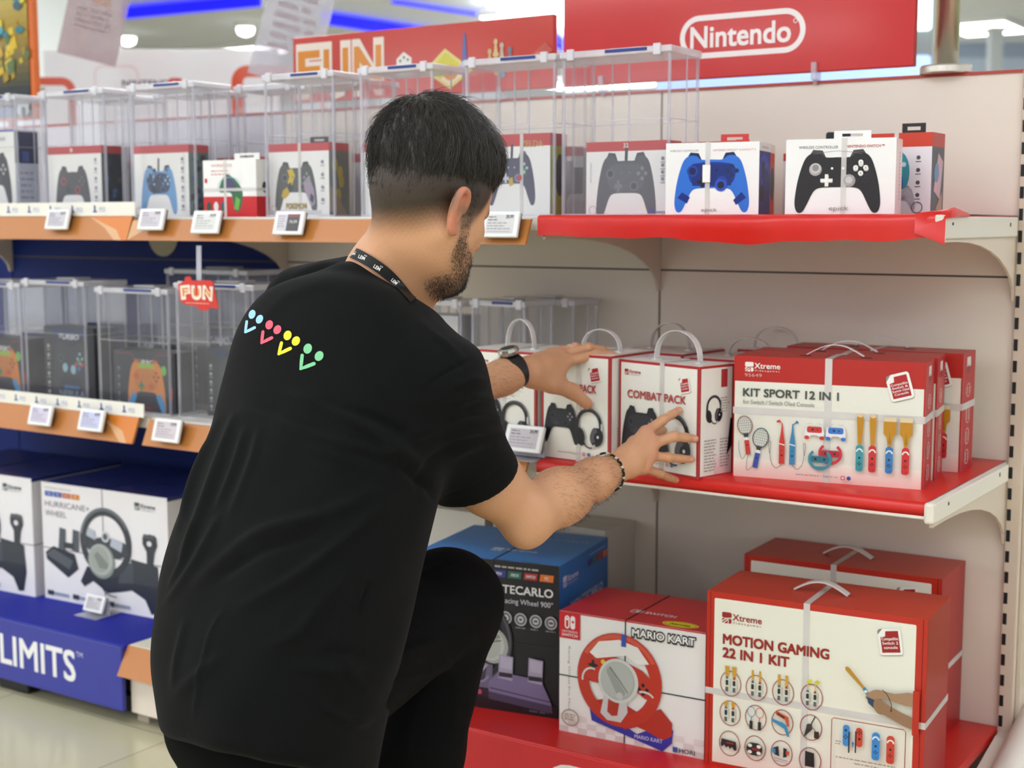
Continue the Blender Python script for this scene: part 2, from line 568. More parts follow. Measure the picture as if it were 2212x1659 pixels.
# ================================================================== shelving
M_CREAM = mat('cream_powder_coat', '#ecdfcf', 0.42, bump=.06, bscale=500)
M_WHITE = mat('white_powder_coat', '#e8e1d4', 0.38, bump=.04, bscale=500)
M_NAVY = mat('navy_panel', '#0a2268', 0.6, spec=.2, var=.06, bscale=20)
M_RED = mat('red_foil', '#d5231c', 0.35, var=.05, bscale=30, bump=.1)
M_REDF = mat('red_front_foil', '#d8383a', 0.3)
M_DARK = mat('dark_gap', '#1a1a1a', 0.7)
M_BLUEB = mat('blue_foil', '#1d279c', 0.6, spec=.25, var=.05, bscale=20)
M_STEEL = mat('brushed_steel', '#d2cabd', 0.36, metal=1.0, bump=.08, bscale=300)
XB = [0.0, -0.80, -1.95, -3.13, -4.3]         # bay limits
ZT, ZM, ZB = 1.260, 0.766, 0.210              # shelf levels
PT = 1.541                                    # top of the back panels

g = thing('shelving_unit', 'long cream shop shelving unit with slotted right end post', 'shelving', (0, 0, 0))
for i in range(4):
    xr, xl = XB[i]-.003, XB[i+1]+.003
    if i < 2:
        for za, zb in ((.03, 1.137), (1.140, PT)):
            MB().box((xl, 0, za), (xr, .03, zb)).build('back_panel', M_CREAM, g)
    else:
        for za, zb in ((.03, 1.137), (1.140, 1.252)):
            MB().box((xl, 0, za), (xr, .03, zb)).build('back_panel', M_NAVY, g)['label'] = 'navy back panel'
        MB().box((xl, 0, 1.254), (xr, .03, PT)).build('back_panel', mat('pale_lilac_panel', '#d9d3dc', .45), g)['label'] = 'pale upper back panel'
    MB().box((xl, -.0006, 1.1365), (xr, .004, 1.1405)).build('panel_joint', mat('joint_shadow_gap', '#57504a', .8), g)
    MB().box((xl-.003, -.004, PT), (xr+.003, .034, PT+.006)).build('top_edge', mat('red_edge_trim', '#b5402f', .5), g)
# right end post, slotted
b = MB('#d9c8b4')
b.box((-.0005, -.012, .03), (.030, .045, PT+.004), ch=.003)
b.box((.030, .002, .03), (.040, .040, PT+.004), ch=.002)
zz = .085
while zz < PT-.02:
    b.box((.0025, -.0126, zz), (.0105, -.011, zz+.0235), '#15181a')
    zz += .0432
b.build('upright', mat_ := print_mat('post_coat', .45), g)
for i in (1, 2, 3):
    b = MB('#8f8577')
    b.box((XB[i]-.003, .004, .03), (XB[i]+.003, .028, PT))
    b.build('upright', mat_, g)
# foot of the right end post
b = MB('#e2d6c8')
b.prism([(-.60, 0.012), (-.60, .10), (-.05, .205), (.03, .205), (.03, 0.012)], 0, .006, .030)
for yy, z_ in ((-.06, .165), (-.11, .15), (-.16, .13)):
    b.box((.0298, yy, z_), (.0306, yy+.012, z_+.010), '#25221f')
b.build('foot', mat_, g)
b = MB('#e6dccf')
P = [(.075+.0*k, -.34+.06*k, .13+.015*k) for k in range(8)]
b.tube(P, .045, 16)
b.build('foot_tube', mat_, g, smooth=True)
for i in range(1, 4):
    MB('#c9bda9').box((XB[i]-.02, -.56, 0), (XB[i]+.02, .02, .03)).build('foot', mat_, g)

def bracket_profile(depth, zt, drop):
    pts = [(-depth, zt), (0, zt), (0, zt-drop)]
    for k in range(9):
        t = k/8
        a = math.radians(90*t)
        # concave curve from the wall up to the front
        pts.append((-.012-(depth-.10)*(1-math.cos(a)), zt-drop+(drop-.042)*math.sin(a)))
    pts.append((-depth, zt-.042))
    return pts

def shelf(name, label, xl, xr, z, front, brackets, deck_mat):
    t = thing(name, label, 'shelf', (xl, 0, z))
    W = xr-xl
    b = MB()
    b.box((.002, front+.012, -.028), (W-.002, -.002, 0), ch=.003)
    b.build('deck', deck_mat, t)
    for bx in brackets:
        b = MB('#dccbb9')
        b.prism(bracket_profile(-front-.02, -.004, .165), 0, bx-.0025-xl, bx+.0025-xl)
        b.box((bx-.004-xl, front+.02, -.040), (bx+.004-xl, -.003, -.0035))
        b.build('bracket', print_mat('bracket_coat', .45), t)
    return t
# --- right bay: red covered shelves
def red_lip(t, W, front, zt, zb, wave, name='front_cover'):
    b = MB('#d5231c')
    n = 60
    V = []
    prof = [(-.002, .0015), (front+.012, .0025), (front+.002, -.002), (front, -.010), (front+.001, -.022), (front+.004, zb-zt)]
    for i in range(n+1):
        x = W*i/n
        ww = wave*(math.sin(x*9.1+.5)*.5+math.sin(x*23+1)*.25+math.sin(x*51)*.12)
        for j, (yy, zz_) in enumerate(prof):
            k = max(0, j-1)/4
            V.append((x, yy+ww*.8*(k*(1-k)*3), zz_+ww*k))
    m = len(prof)
    F = [(i*m+j, (i+1)*m+j, (i+1)*m+j+1, i*m+j+1) for i in range(n) for j in range(m-1)]
    b.add(V, F)
    return b.build(name, M_RED, t, smooth=True)
sh = shelf('shelf', 'top shelf with red fabric wrapped over its front, right bay', XB[1], XB[0], ZT, -.522, (0.0-.003, XB[1]), M_RED)
red_lip(sh, .80, -.530, 0, -.044, .010)
# the loose corner of the fabric peaks over the right end
b = MB('#d5231c')
q = [(.795, -.530, -.043), (.812, -.531, -.050), (.812, -.528, -.006), (.803, -.522, .006), (.76, -.528, .0035), (.76, -.531, -.030),
     (.814, -.47, -.002), (.803, -.45, .014), (.79, -.47, .010), (.812, -.38, .000), (.802, -.36, .004)]
b.add(q, [(0, 1, 2, 5), (5, 2, 3, 4), (2, 6, 7, 3), (3, 7, 8, 4), (6, 9, 10, 7)])
bo = b.build('loose_corner', M_RED, sh, smooth=True)
b = MB('#e0d6c8'); b.box((.793, -.512, -.040), (.806, -.03, -.002), ch=.002); b.box((.793, -.528, -.044), (.809, -.512, .001), ch=.003)
b.box((.8062, -.47, -.017), (.8066, -.462, -.012), '#222222'); b.box((.8062, -.09, -.020), (.8066, -.083, -.013), '#222222')
b.build('end_bar', print_mat('bracket_coat', .45), sh)
sh = shelf('shelf', 'middle red shelf under the headset packs, right bay', XB[1], XB[0], ZM, -.524, (0.0-.003, XB[1]), M_WHITE)
red_lip(sh, .795, -.530, 0, -.020, .0006)
MB().box((0, -.529, -.028), (.797, -.50, -.0205), ch=.002).build('edge_strip', M_WHITE, sh)
b = MB('#ebe3d4'); b.box((.795, -.518, -.036), (.807, -.03, -.001), ch=.002); b.box((.793, -.536, -.034), (.811, -.516, .003), ch=.005)
b.box((.8072, -.44, -.016), (.8076, -.433, -.010), '#332d29'); b.box((.8072, -.10, -.016), (.8076, -.093, -.008), '#332d29')
b.build('end_bar', print_mat('bracket_coat', .45), sh)
# --- left bays: cream shelves with sloping orange price rails
def rail(t, x0, x1, z0, z1, y0, y1, label=None, wedge=None):
    """sloping price rail, local x range; wedge = darker orange corner print"""
    b = MB('#c07a3c')
    b.prism([(y0, z1), (y0+.006, z1), (y1+.006, z0), (y1, z0)], 0, x0, x1)
    U = (1, 0, 0); n = math.hypot(y1-y0, z1-z0)
    V = ((0, (y0-y1)/n, (z1-z0)/n))
    A = Art(b, (x0, y1-.0005, z0), U, V, 1.0)
    L = x1-x0
    if wedge == 'R':
        A.poly([(L-.16, n), (L-.045, n*.42), (L-.02, 0), (L, 0), (L, n)], '#d97c22')
        A.poly([(L-.16, n), (L-.045, n*.42), (L-.02, 0), (L-.045, 0), (L-.09, n*.5)], '#dba878')
    elif wedge == 'L':
        A.poly([(0, 0), (0, n*.95), (.03, n*.95), (.05, n*.5)], '#dba878')
    return b.build('price_rail', M_MATTE_R, t)
M_MATTE_R = print_mat('rail_plastic', .35, .5, .0)
t3 = shelf('shelf', 'upper shelf with orange price rail and white console strip, left bay', XB[3], XB[2], ZT, -.522, (XB[3],), M_WHITE)
rail(t3, .0, 1.163, -.056, .004, -.530, -.552, wedge='R')
t2 = shelf('shelf', 'upper shelf with orange price rail behind the man\'s head, centre bay', XB[2], XB[1], ZT, -.522, (XB[2],), M_WHITE)
rail(t2, -.015, 1.137, -.056, -.006, -.530, -.552, wedge='L')
m3 = shelf('shelf', 'middle shelf with orange price rail holding dark cases, left bay', XB[3], XB[2], ZM, -.522, (XB[3], XB[2]), M_WHITE)
rail(m3, .0, 1.165, -.062, .004, -.530, -.556, wedge='R')
m2 = shelf('shelf', 'middle shelf with orange price rail left of the man\'s back, centre bay', XB[2], XB[1], ZM, -.522, (), M_WHITE)
rail(m2, .02, 1.13, -.062, -.002, -.530, -.556)
def console_strip(x0, x1, z0, label):
    b = MB('#f2eee2')
    b.box((0, 0, 0), (x1-x0, .0025, .034))
    A = Art(b, (0, -.0002, 0), (1, 0, 0), (0, 0, 1), .001)
    x = 22
    while x < (x1-x0)*1000-70:
        A.poly([(x, 9), (x+17, 9), (x+13, 13), (x+10, 12), (x+10, 25), (x+5, 27), (x+5, 12), (x+2, 13)], '#3d4f9a')
        A.text('PS5', x+24, 10, 12, '#aab2d6', .0, slant=.12)
        x += 84
    o = b.build('label_strip', M_MATTE_R)
    o.location = (x0, -.5335, z0)
    tag(o, label, 'label strip')
console_strip(-2.80, -1.955, ZT+.003, 'white label strip of repeated blue console marks along the upper left shelf')
console_strip(-2.80, -1.945, ZM+.002, 'white label strip of repeated blue console marks along the middle left shelf')
# --- base shelves
RB = -1.11
bs = thing('base_shelf', 'low red base shelf under the motion kit boxes', 'shelf', (RB, 0, 0))
MB().box((0, -.61, ZB-.02), (-RB, 0, ZB), ch=.003).build('deck', M_RED, bs)
b = MB('#d63437'); b.box((0, -.612, .03), (-RB, -.600, ZB-.004), ch=.002)
A = Art(b, (0, -.6121, .03), (1, 0, 0), (0, 0, 1), .001)
A.rring(380, 28, 870, 152, 62, 15, '#f3efe6')
A.text('Nintendo', 425, 62, 56, '#f3efe6', .02, width=400)
b.build('front_panel', M_CARD, bs)
MB().box((0, -.55, 0), (-RB, -.53, .03)).build('plinth', M_DARK, bs)
bs = thing('base_shelf', 'low cream base shelf with orange rail, centre bay', 'shelf', (XB[2], 0, 0))
MB().box((.002, -.60, ZB-.02), (.836, 0, ZB), ch=.003).build('deck', mat('ivory_deck', '#e9e3cf', .4), bs)
rail(bs, .0, .838, ZB-.070, ZB-.002, -.602, -.640)
MB().box((.0, -.598, .035), (.17, -.585, ZB-.02), ch=.003).build('kick_plate', M_CREAM, bs)
MB().box((.173, -.598, .035), (.838, -.585, ZB-.02), ch=.003).build('kick_plate', M_CREAM, bs)
MB().box((0, -.53, 0), (.838, -.50, .035)).build('plinth', M_DARK, bs)
bs = thing('base_shelf', 'low blue base shelf with white slogan, left bay', 'shelf', (XB[3], 0, 0))
MB().box((0, -.612, ZB-.02), (1.18, 0, ZB), ch=.004).build('deck', M_BLUEB, bs)
b = MB('#3b409c'); b.box((0, -.622, .042), (1.178, -.610, ZB-.003), ch=.003)
A = Art(b, (0, -.6221, .03), (1, 0, 0), (0, 0, 1), .001)
A.text('PLAY HAS NO LIMITS', 1003, 58, 82, '#f4f3f0', .022, align='R', width=1010)
A.text('TM', 1009, 125, 14, '#d9d8e6')
b.build('front_panel', M_CARD, bs)
MB().box((0, -.53, 0), (1.18, -.50, .042)).build('plinth', M_DARK, bs)
# black adjustable foot and cable under the blue base
t = thing('cable_box', 'small black cable box on the floor under the blue base shelf', 'cable box', (-2.42, -.56, 0))
MB().box((-.06, -.03, 0), (.06, .03, .035), ch=.006).build('case', mat('black_plastic', '#16171a', .45), t)
MB().tube([(-.06, 0, .01), (-.2, -.02, .006), (-.45, .02, .006)], .004, 6).build('cable', mat('black_plastic', '#16171a', .45), t)

# ================================================================== header boards and pole
hs = thing('header_sign', 'big glossy red header board with white rounded brand frame', 'sign', (-1.056, -.012, 1.565))
b = MB('#cf2422'); b.box((0, 0, 0), (.838, .018, .30), ch=.002)
A = Art(b, (0, -.0001, 0), (1, 0, 0), (0, 0, 1), .001)
A.rring(306, 44, 603, 138, 47, 12, '#f6ece6', 8)
A.text('Nintendo', 333, 68, 48, '#f6ece6', .024, width=236)
A.ring(580, 110, 5, 5, 1.4, '#f6ece6')
b.build('board', M_GLOSS, hs)
for x in (.10, .62):
    b = MB(); b.box((x, -.01, -.018), (x+.012, .022, .02), ch=.002); b.build('clip', M_EDGE, hs)
    MB().box((x+.002, .002, -.026), (x+.010, .012, -.012)).build('peg', M_EDGE, hs)
hs = thing('header_sign', 'orange-red games header board with letters, dice and board-game pictures', 'sign', (-1.905, -.012, 1.565))
b = MB('#cb3a2b'); b.box((0, 0, 0), (.822, .018, .172), ch=.002)
A = Art(b, (0, -.0001, 0), (1, 0, 0), (0, 0, 1), .001)
for ch, x, wd in (('F', 18, 78), ('U', 108, 86), ('N', 212, 92)):
    A.text(ch, x-7, 22, 126, '#f2e2d0', .085, width=wd+14)
    A.text(ch, x+3, 31, 108, '#e08a1e', .03, width=wd-8)
for k in range(2):                                     # the die
    pass
A.poly([(352, 95), (375, 112), (400, 96), (400, 60), (375, 45), (352, 62)], '#efe9dc')
for x, y in ((364, 90), (388, 92), (376, 98), (362, 72), (370, 62), (388, 75), (394, 64)):
    A.ell(x, y, 3.4, 3.8, '#3c4a3e', 10)
A.poly([(440, 60), (505, 112), (590, 55), (520, 12)], '#e7d27a')
A.poly([(452, 60), (505, 102), (576, 55), (520, 22)], '#d5c92f')
A.poly([(520, 50), (560, 62), (576, 55), (520, 22), (490, 38)], '#efe3c0')
A.ell(522, 52, 22, 19, '#e2892c')
A.ell(560, 58, 14, 16, '#c9b7d6')
A.poly([(556, 75), (572, 78), (568, 140), (562, 148)], '#5566a8')
for x, y, c in ((640, 88, '#d8b071'), (658, 110, '#dfbd84'), (676, 100, '#c7b69c'), (662, 66, '#dfbd84'), (700, 88, '#6b7f8c'), (678, 60, '#7c8aa0')):
    A.ell(x, y-22, 9, 7, c); A.poly([(x-6, y-20), (x+6, y-20), (x+3, y+4), (x-3, y+4)], c); A.ell(x, y+8, 6, 7, c)
A.poly([(735, 62), (800, 108), (822, 88), (757, 40)], '#c9574a'); A.ell(778, 74, 14, 11, '#dd7a68', rot=35); A.ell(778, 74, 7, 5, '#c9574a', rot=35)
b.build('board', M_GLOSS, hs)
for x in (.12, .66):
    MB().box((x, -.004, -.022), (x+.014, .020, .012), ch=.002).build('clip', M_EDGE, hs)
pl = thing('post', 'brushed steel pole on a round flange at the shelving top', 'pole', (-.160, .016, PT+.006))
MB().lathe([(.024, .010), (.024, 1.75)], 40).build('tube', M_STEEL, pl, smooth=True)
MB().lathe([(.050, 0), (.052, .002), (.052, .014), (.050, .017), (.026, .018)], 48).build('flange', M_STEEL, pl)
# poster over the left bay
ps = thing('poster', 'framed poster in teal and yellow with orange right edge, upper left corner', 'poster', (-3.61, -.012, 1.565))
b = MB('#d9691f'); b.box((0, 0, 0), (.64, .02, .62), ch=.002); b.build('frame', M_CARD, ps)
b = MB('#1d2a33'); b.box((.012, -.002, .01), (.618, .0, .61))
A = Art(b, (.012, -.0021, .01), (1, 0, 0), (0, 0, 1), .001)
for k in range(24):
    tt = k/23
    cc = [np.interp(tt, (0, .25, .5, .72, 1), q) for q in ((62, 150, 186, 92, 50), (60, 122, 160, 150, 140), (34, 34, 54, 128, 176))]
    A.rect(0, 90+k*22, 606, 116+k*22, lin(np.array(cc)/255))
A.rect(0, 0, 606, 95, '#232a2b')
R_ = random.Random(5)
for k in range(46):
    x, y = 330+R_.random()*270, 105+R_.random()*150
    s_ = 10+R_.random()*26
    A.poly([(x, y), (x+s_, y+s_*.4), (x+s_*.7, y+s_*1.5), (x-s_*.2, y+s_*1.1)], R_.choice(['#d8b51f', '#e2c52c', '#a98a1d', '#3b4a30', '#c79f1c', '#59713c']))
for k in range(14):
    x, y = 330+R_.random()*270, 250+R_.random()*130
    A.ell(x, y, 8+R_.random()*14, 6+R_.random()*10, R_.choice(['#2c7f93', '#2a5562', '#d9c23a', '#48a0b4']), 12)
A.ell(520, 62, 44, 9, '#7d8468'); A.rect(330, 0, 520, 30, '#244a86')
A.rr(548, 2, 602, 52, 16, '#d8dfe8'); A.ell(575, 14, 13, 15, '#2b2f36')
b.build('picture', M_GLOSS, ps)
# white header boards on the shelving behind, with orange-red rounded strokes
for x0, x1, yy, lab, txt in ((-4.75, -3.10, 1.5, 'white glossy header board behind the left cases, with an orange-red rounded frame', 'NINTENDO'),):
    p0 = atd(95, 150, 6.0); p1 = atd(600, 150, 6.0)
    d = (p1-p0)[:2]; L = float(np.linalg.norm(d))
    hb = thing('header_sign', lab, 'sign', (p0[0], p0[1], 1.50), rz=math.atan2(d[1], d[0]))
    b = MB('#e4e1e2'); b.box((0, 0, 0), (L, .03, .47), ch=.003)
    A = Art(b, (0, -.0001, 0), (1, 0, 0), (0, 0, 1), .001)
    A.rring(-160, 60, 132, 355, 60, 34, '#cf5135'); A.rring(790, 60, 1210, 405, 70, 50, '#cf5135')
    A.text(txt, 330, 318, 26, '#3b4163', .03, width=235); A.rring(520, 300, 590, 352, 22, 14, '#cf4a3a')
    A.rring(210, 250, 400, 405, 40, 8, '#e3c9cb')
    b.build('board', M_GLOSS, hb)
    for x in (.06, L-.06):
        MB().box((x-.02, .005, -1.50), (x+.02, .025, .05)).build('post', M_STEEL, hb)
pa = atd(60, 60, 9.0); pb = atd(262, 60, 9.0); d_ = (pb-pa)[:2]
t = thing('hanging_board', 'plain white board hanging from the ceiling between the poster and the blue strip', 'board', (pa[0], pa[1], 2.1), rz=math.atan2(d_[1], d_[0]))
MB('#f4f8f6').box((0, 0, 0), (float(np.linalg.norm(d_)), .03, CEIL-2.1-.05), ch=.004).build('panel', M_CARD, t)
MB().box((0, -.01, CEIL-2.1-.05), (float(np.linalg.norm(d_)), .04, CEIL-2.1)).build('hanging_rail', M_LFRAME, t)
# two tilted clear sheets hanging behind the boards
M_SHEET = clear_mat('grey_clear_sheet', '#f4f2f6', .50, '#d6d2d8', .15)
def sheet(c, dd, w, h, tilt, label, rows):
    p = atd(*c, dd)
    t = thing('sign_holder', label, 'sign holder', p, rot=(0, math.radians(tilt), YAW))
    MB().box((-w/2, -.002, -h/2), (w/2, .002, h/2), ch=.001).build('clear_sheet', M_SHEET, t)
    b = MB('#c9b7b0')
    A = Art(b, (-w/2, -.0022, -h/2), (1, 0, 0), (0, 0, 1), .001)
    A.text('TAMI', w*520, h*760, h*90, '#d9a98c', .02, align='C'); A.lines(w*180, h*640, w*850, rows, h*80, h*38, '#b7aab0', 3)
    b.build('print', M_MATTE, t)
    MB().box((-w/2-.003, -.004, h/2-.006), (w/2+.003, .004, h/2+.006)).build('hanger_bar', M_EDGE, t)
    MB().tube([(-w*.3, 0, h/2), (-w*.3, 0, h/2+CEIL-p[2]-h/2)], .0015, 5).build('hanging_cord', M_EDGE, t)
sheet((203, 50), 5.2, .22, .27, 14, 'grey tinted clear sheet hanging tilted beside the orange framed poster', 4)
sheet((640, 40), 4.6, .215, .42, 16, 'grey tinted clear sheet hanging tilted left of the orange-red games board', 6)

# ================================================================== cartons
def proj(P):
    c = CM @ (np.array(P, float)-CAM)
    return 1106+FPX*c[0]/c[2], 829.5-FPX*c[1]/c[2]

def carton(name, label, cat, A, w, h, d, rz, front, side=None, top=None, group=None, arts=None, m=None, flap=0.0):
    """A = front-left-bottom corner in the world; local x along the front, y to the back"""
    side = side or front; top = top or front
    t = thing(name, label, cat, A, rz, group)
    b = MB(front)
    b.add([(0,0,0),(w,0,0),(w,0,h),(0,0,h)], [(0,1,2,3)], front)
    b.add([(0,d,0),(w,d,0),(w,d,h),(0,d,h)], [(3,2,1,0)], front)
    b.add([(w,0,0),(w,d,0),(w,d,h),(w,0,h)], [(0,1,2,3)], side)
    b.add([(0,0,0),(0,d,0),(0,d,h),(0,0,h)], [(3,2,1,0)], side)
    b.add([(0,0,h),(w,0,h),(w,d,h),(0,d,h)], [(0,1,2,3)], top)
    b.add([(0,0,0),(w,0,0),(w,d,0),(0,d,0)], [(3,2,1,0)], side)
    k = h/100
    F = Art(b, (0, 0, 0), (1, 0, 0), (0, 0, 1), k)
    S = Art(b, (w, 0, 0), (0, 1, 0), (0, 0, 1), k)
    T = Art(b, (0, 0, h), (1, 0, 0), (0, 1, 0), k)
    F.w = w/k; S.w = d/k; T.w = w/k; T.h = d/k
    if arts:
        arts(F, S, T)
    b.build('carton', m or M_CARD, t)
    t['_dims'] = (w, h, d)
    return t

def from_px(bl, br, tl, z, rear=None, w=None, d=None, yl=None, yr=None):
    """front-left/right bottom corners and top-left corner seen at pixels, standing on level z"""
    A = aty(*bl, yl) if yl is not None else atz(*bl, z)
    B = aty(*br, yr) if yr is not None else atz(*br, z)
    A[2] = z; B[2] = z
    v = (B-A)[:2]; ang = math.atan2(v[1], v[0]); W = w or float(np.linalg.norm(v))
    H = aty(*tl, A[1])[2]-z
    D = d
    if rear is not None:
        R = A+np.array([math.cos(ang), math.sin(ang), 0])*W; R[2] = z+H
        lo, hi = .01, .6
        for _ in range(40):
            mid = (lo+hi)/2
            P = R+np.array([-math.sin(ang), math.cos(ang), 0])*mid
            if proj(P)[0] < rear: lo = mid
            else: hi = mid
        D = lo
    return A, W, H, D, ang

def strap(t, vert=None, horiz=None, m=None, wd=.012, th=.0009, col='#f4efe8', thin=False):
    w, h, d = t['_dims']
    e = .0007
    if vert is not None:
        x = vert*w
        b = MB(col)
        b.strip([(x, -e, 0.001), (x, -e, h+e), (x, d+e, h+e), (x, d+e, .001)], (1, 0, 0), wd, th)
        b.build('strap', m or M_STRAP, t)
    if horiz is not None:
        z = horiz*h
        b = MB(col)
        b.strip([(-e, d+e, z), (-e, -e, z), (w+e, -e, z), (w+e, d+e, z)], (0, 0, 1), wd, th)
        b.build('strap', m or M_STRAP, t)

def arch_handle(t, x0, x1, y, hgt, wd=.014, th=.0016, lean=0.0, m=None):
    w, h, d = t['_dims']
    P = []
    for k in range(17):
        a = math.pi*k/16
        P.append((x0+(x1-x0)*(1-math.cos(a))/2, y+lean*math.sin(a), h+hgt*math.sin(a)**.8))
    b = MB('#f4f0ea'); b.strip(P, (0, 1, 0), wd, th)
    for x in (x0, x1):
        b.box((x-.006, y-wd*.6, h), (x+.006, y+wd*.6, h+.003), '#e9e4dc')
    b.build('carry_handle', m or M_HANDLE, t)
M_HANDLE = clear_mat('handle_plastic', '#ffffff', .78, '#f2efea', .2)
M_TIE = mat('black_tie', '#202022', .5)

def hang_tab(t, x0, x1, y, hgt, col, slot=True, lab=None):
    w, h, d = t['_dims']
    b = MB(col)
    xm = (x0+x1)/2; sw = (x1-x0)*.28
    r = (x1-x0)*.10
    pts = rrpts(x0, h-.004, x1, h+hgt, r, 4)
    if slot:                                        # keyhole slot: build the tab as two halves round the opening
        zb, zt = h+hgt*.35, h+hgt*.68
        for xa, xb in ((x0, xm-sw), (xm+sw, x1)):
            b.box((xa, y-.0006, h), (xb, y+.0006, h+hgt), None)
        b.box((xm-sw, y-.0006, h), (xm+sw, y+.0006, zb)); b.box((xm-sw, y-.0006, zt), (xm+sw, y+.0006, h+hgt))
    else:
        b.prism(pts, 1, y-.0006, y+.0006)
    o = b.build('hang_tab', M_CARD, t)
    if lab:
        o['label'] = lab

# ------------------------------------------------------------------ artwork pieces
PAD = [(0,.52),(.28,.52),(.42,.61),(.62,.61),(.76,.50),(.86,.26),(.94,-.04),(.99,-.36),(1.0,-.60),(.94,-.76),(.82,-.76),(.71,-.58),
       (.57,-.30),(.44,-.20),(.2,-.18),(0,-.18)]
PADF = spline(PAD+[(-x, y) for x, y in PAD[-2:0:-1]], 3)
def pad(A, cx, cy, w, body, stick='#2b2b30', ring='#55555c', btn='#c9c9cc', dpad='#333338', cable=None, accents=(), shade=None, squash=1.0):
    s = w/2
    def q(x, y): return (cx+x*s, cy+y*s*squash)
    if cable:
        A.line([q(0, .5), q(.02, .9)], s*.10, cable)
    A.poly([q(.28, .52), q(.36, .68), q(.58, .70), q(.68, .55)], stick); A.poly([q(-.28, .52), q(-.36, .68), q(-.58, .70), q(-.68, .55)], stick)
    A.poly([q(x, y) for x, y in PADF], body)
    if shade:
        A.poly([q(x, y) for x, y in spline([(-.5, .42), (.5, .42), (.62, .1), (.40, -.12), (-.40, -.12), (-.62, .1)], 3)], shade)
    for pts, c in accents:
        A.poly([q(x, y) for x, y in pts], c)
    for x, y in ((-.52, .24), (.27, -.03)):
        A.ell(*q(x, y), s*.15, s*.15, ring, 16); A.ell(*q(x, y), s*.095, s*.095, stick, 14)
    x, y = -.25, -.03
    A.rect(*q(x-.13, y-.045), *q(x+.13, y+.045), dpad); A.rect(*q(x-.045, y-.13), *q(x+.045, y+.13), dpad)
    for dx, dy in ((0, .11), (0, -.11), (.12, 0), (-.12, 0)):
        A.ell(*q(.54+dx, .24+dy), s*.058, s*.058, btn, 12)
    for x in (-.13, .13):
        A.ell(*q(x, .26), s*.03, s*.03, dpad, 8)

def headset(A, cx, cy, s, dark='#232127', mid='#5a545c', light='#8d868d'):
    A.ring(cx, cy+s*.10, s*.92, s*.95, s*.22, dark, 30, 5, 175)
    A.ring(cx, cy+s*.10, s*.90, s*.93, s*.09, mid, 20, 30, 120)
    A.poly([(cx+s*.70, cy+s*.2), (cx+s*.92, cy+s*.2), (cx+s*.95, cy-s*.3), (cx+s*.72, cy-s*.2)], dark)
    A.poly([(cx-s*.70, cy+s*.2), (cx-s*.92, cy+s*.2), (cx-s*.95, cy-s*.3), (cx-s*.72, cy-s*.2)], dark)
    A.rect(cx+s*.84, cy-s*.22, cx+s*.94, cy+s*.20, '#d9d4d6')
    A.ell(cx-s*.62, cy-s*.62, s*.34, s*.52, dark, 20, 12)
    A.ell(cx-s*.60, cy-s*.62, s*.22, s*.40, '#131217', 18, 12)
    A.ell(cx+s*.55, cy-s*.60, s*.46, s*.56, dark, 22, -14)
    A.ell(cx+s*.34, cy-s*.50, s*.22, s*.48, mid, 18, -14)
    A.ell(cx+s*.62, cy-s*.62, s*.24, s*.30, '#131217', 16)
    A.ell(cx+s*.64, cy-s*.58, s*.08, s*.09, '#d8d6d6', 12)
    A.poly([(cx-s*.85, cy-s*.9), (cx-s*.5, cy-s*1.18), (cx-s*.2, cy-s*1.05), (cx-s*.5, cy-s*.95)], '#131217')
    A.ring(cx+s*.1, cy-s*.75, s*.5, s*.55, s*.08, dark, 12, 200, 290)
    A.poly([(cx+s*.2, cy-s*1.22), (cx+s*.42, cy-s*1.0), (cx+s*.5, cy-s*1.2)], '#c9c4c4')

def xlogo(A, x, y, h, col, hole, sub=True, textcol=None):
    """the maker's mark: rounded block with swoosh, then the word"""
    tc = textcol or col
    A.rr(x, y+h*.55, x+h*1.0, y+h*1.12, h*.15, col)
    A.rr(x, y, x+h*1.0, y+h*.5, h*.15, col)
    A.curve([(x-.02*h, y+h*.15), (x+h*.35, y+h*.42), (x+h*.65, y+h*.52), (x+h*1.02, y+h*.55)], h*.10, hole)
    A.line([(x+h*.12, y-.02*h), (x+h*.62, y+h*.40)], h*.09, hole); A.line([(x+h*.66, y-.02*h), (x+h*.66, y+h*.42)], h*.09, hole)
    A.text('Xtreme', x+h*1.12, y+h*.40, h*.66, tc, .02, width=h*3.0)
    if sub:
        A.text('V i d e o g a m e s', x+h*1.15, y+h*.06, h*.20, tc, .01, width=h*2.9)

def compat(A, x, y, s, rot, lines=('Compatible', 'Switch 2', 'console'), inner='#b3252a', bg=None):
    A.at(x, y, s/100, rot)
    A.rr(-53, -63, 53, 63, 14, '#8f8a80') if bg is None else None
    A.up()
    A.poly(rrpts(-54, -60, 54, 64, 14)[:10]+[(-28, 64), (-54, 36)]+rrpts(-54, -60, 54, 64, 14)[16:], '#f6f2ea')
    A.poly([(-42, -48), (42, -48), (42, 52), (-16, 52), (-20, 28), (-42, 24)], inner)
    n = len(lines)
    for i, l in enumerate(lines):
        A.text(l, 0, 10-i*20*(3/n), 13*(3/n)+1, '#f6eeea', .02, align='C', width=min(76, 9*len(l)))
    A.at()

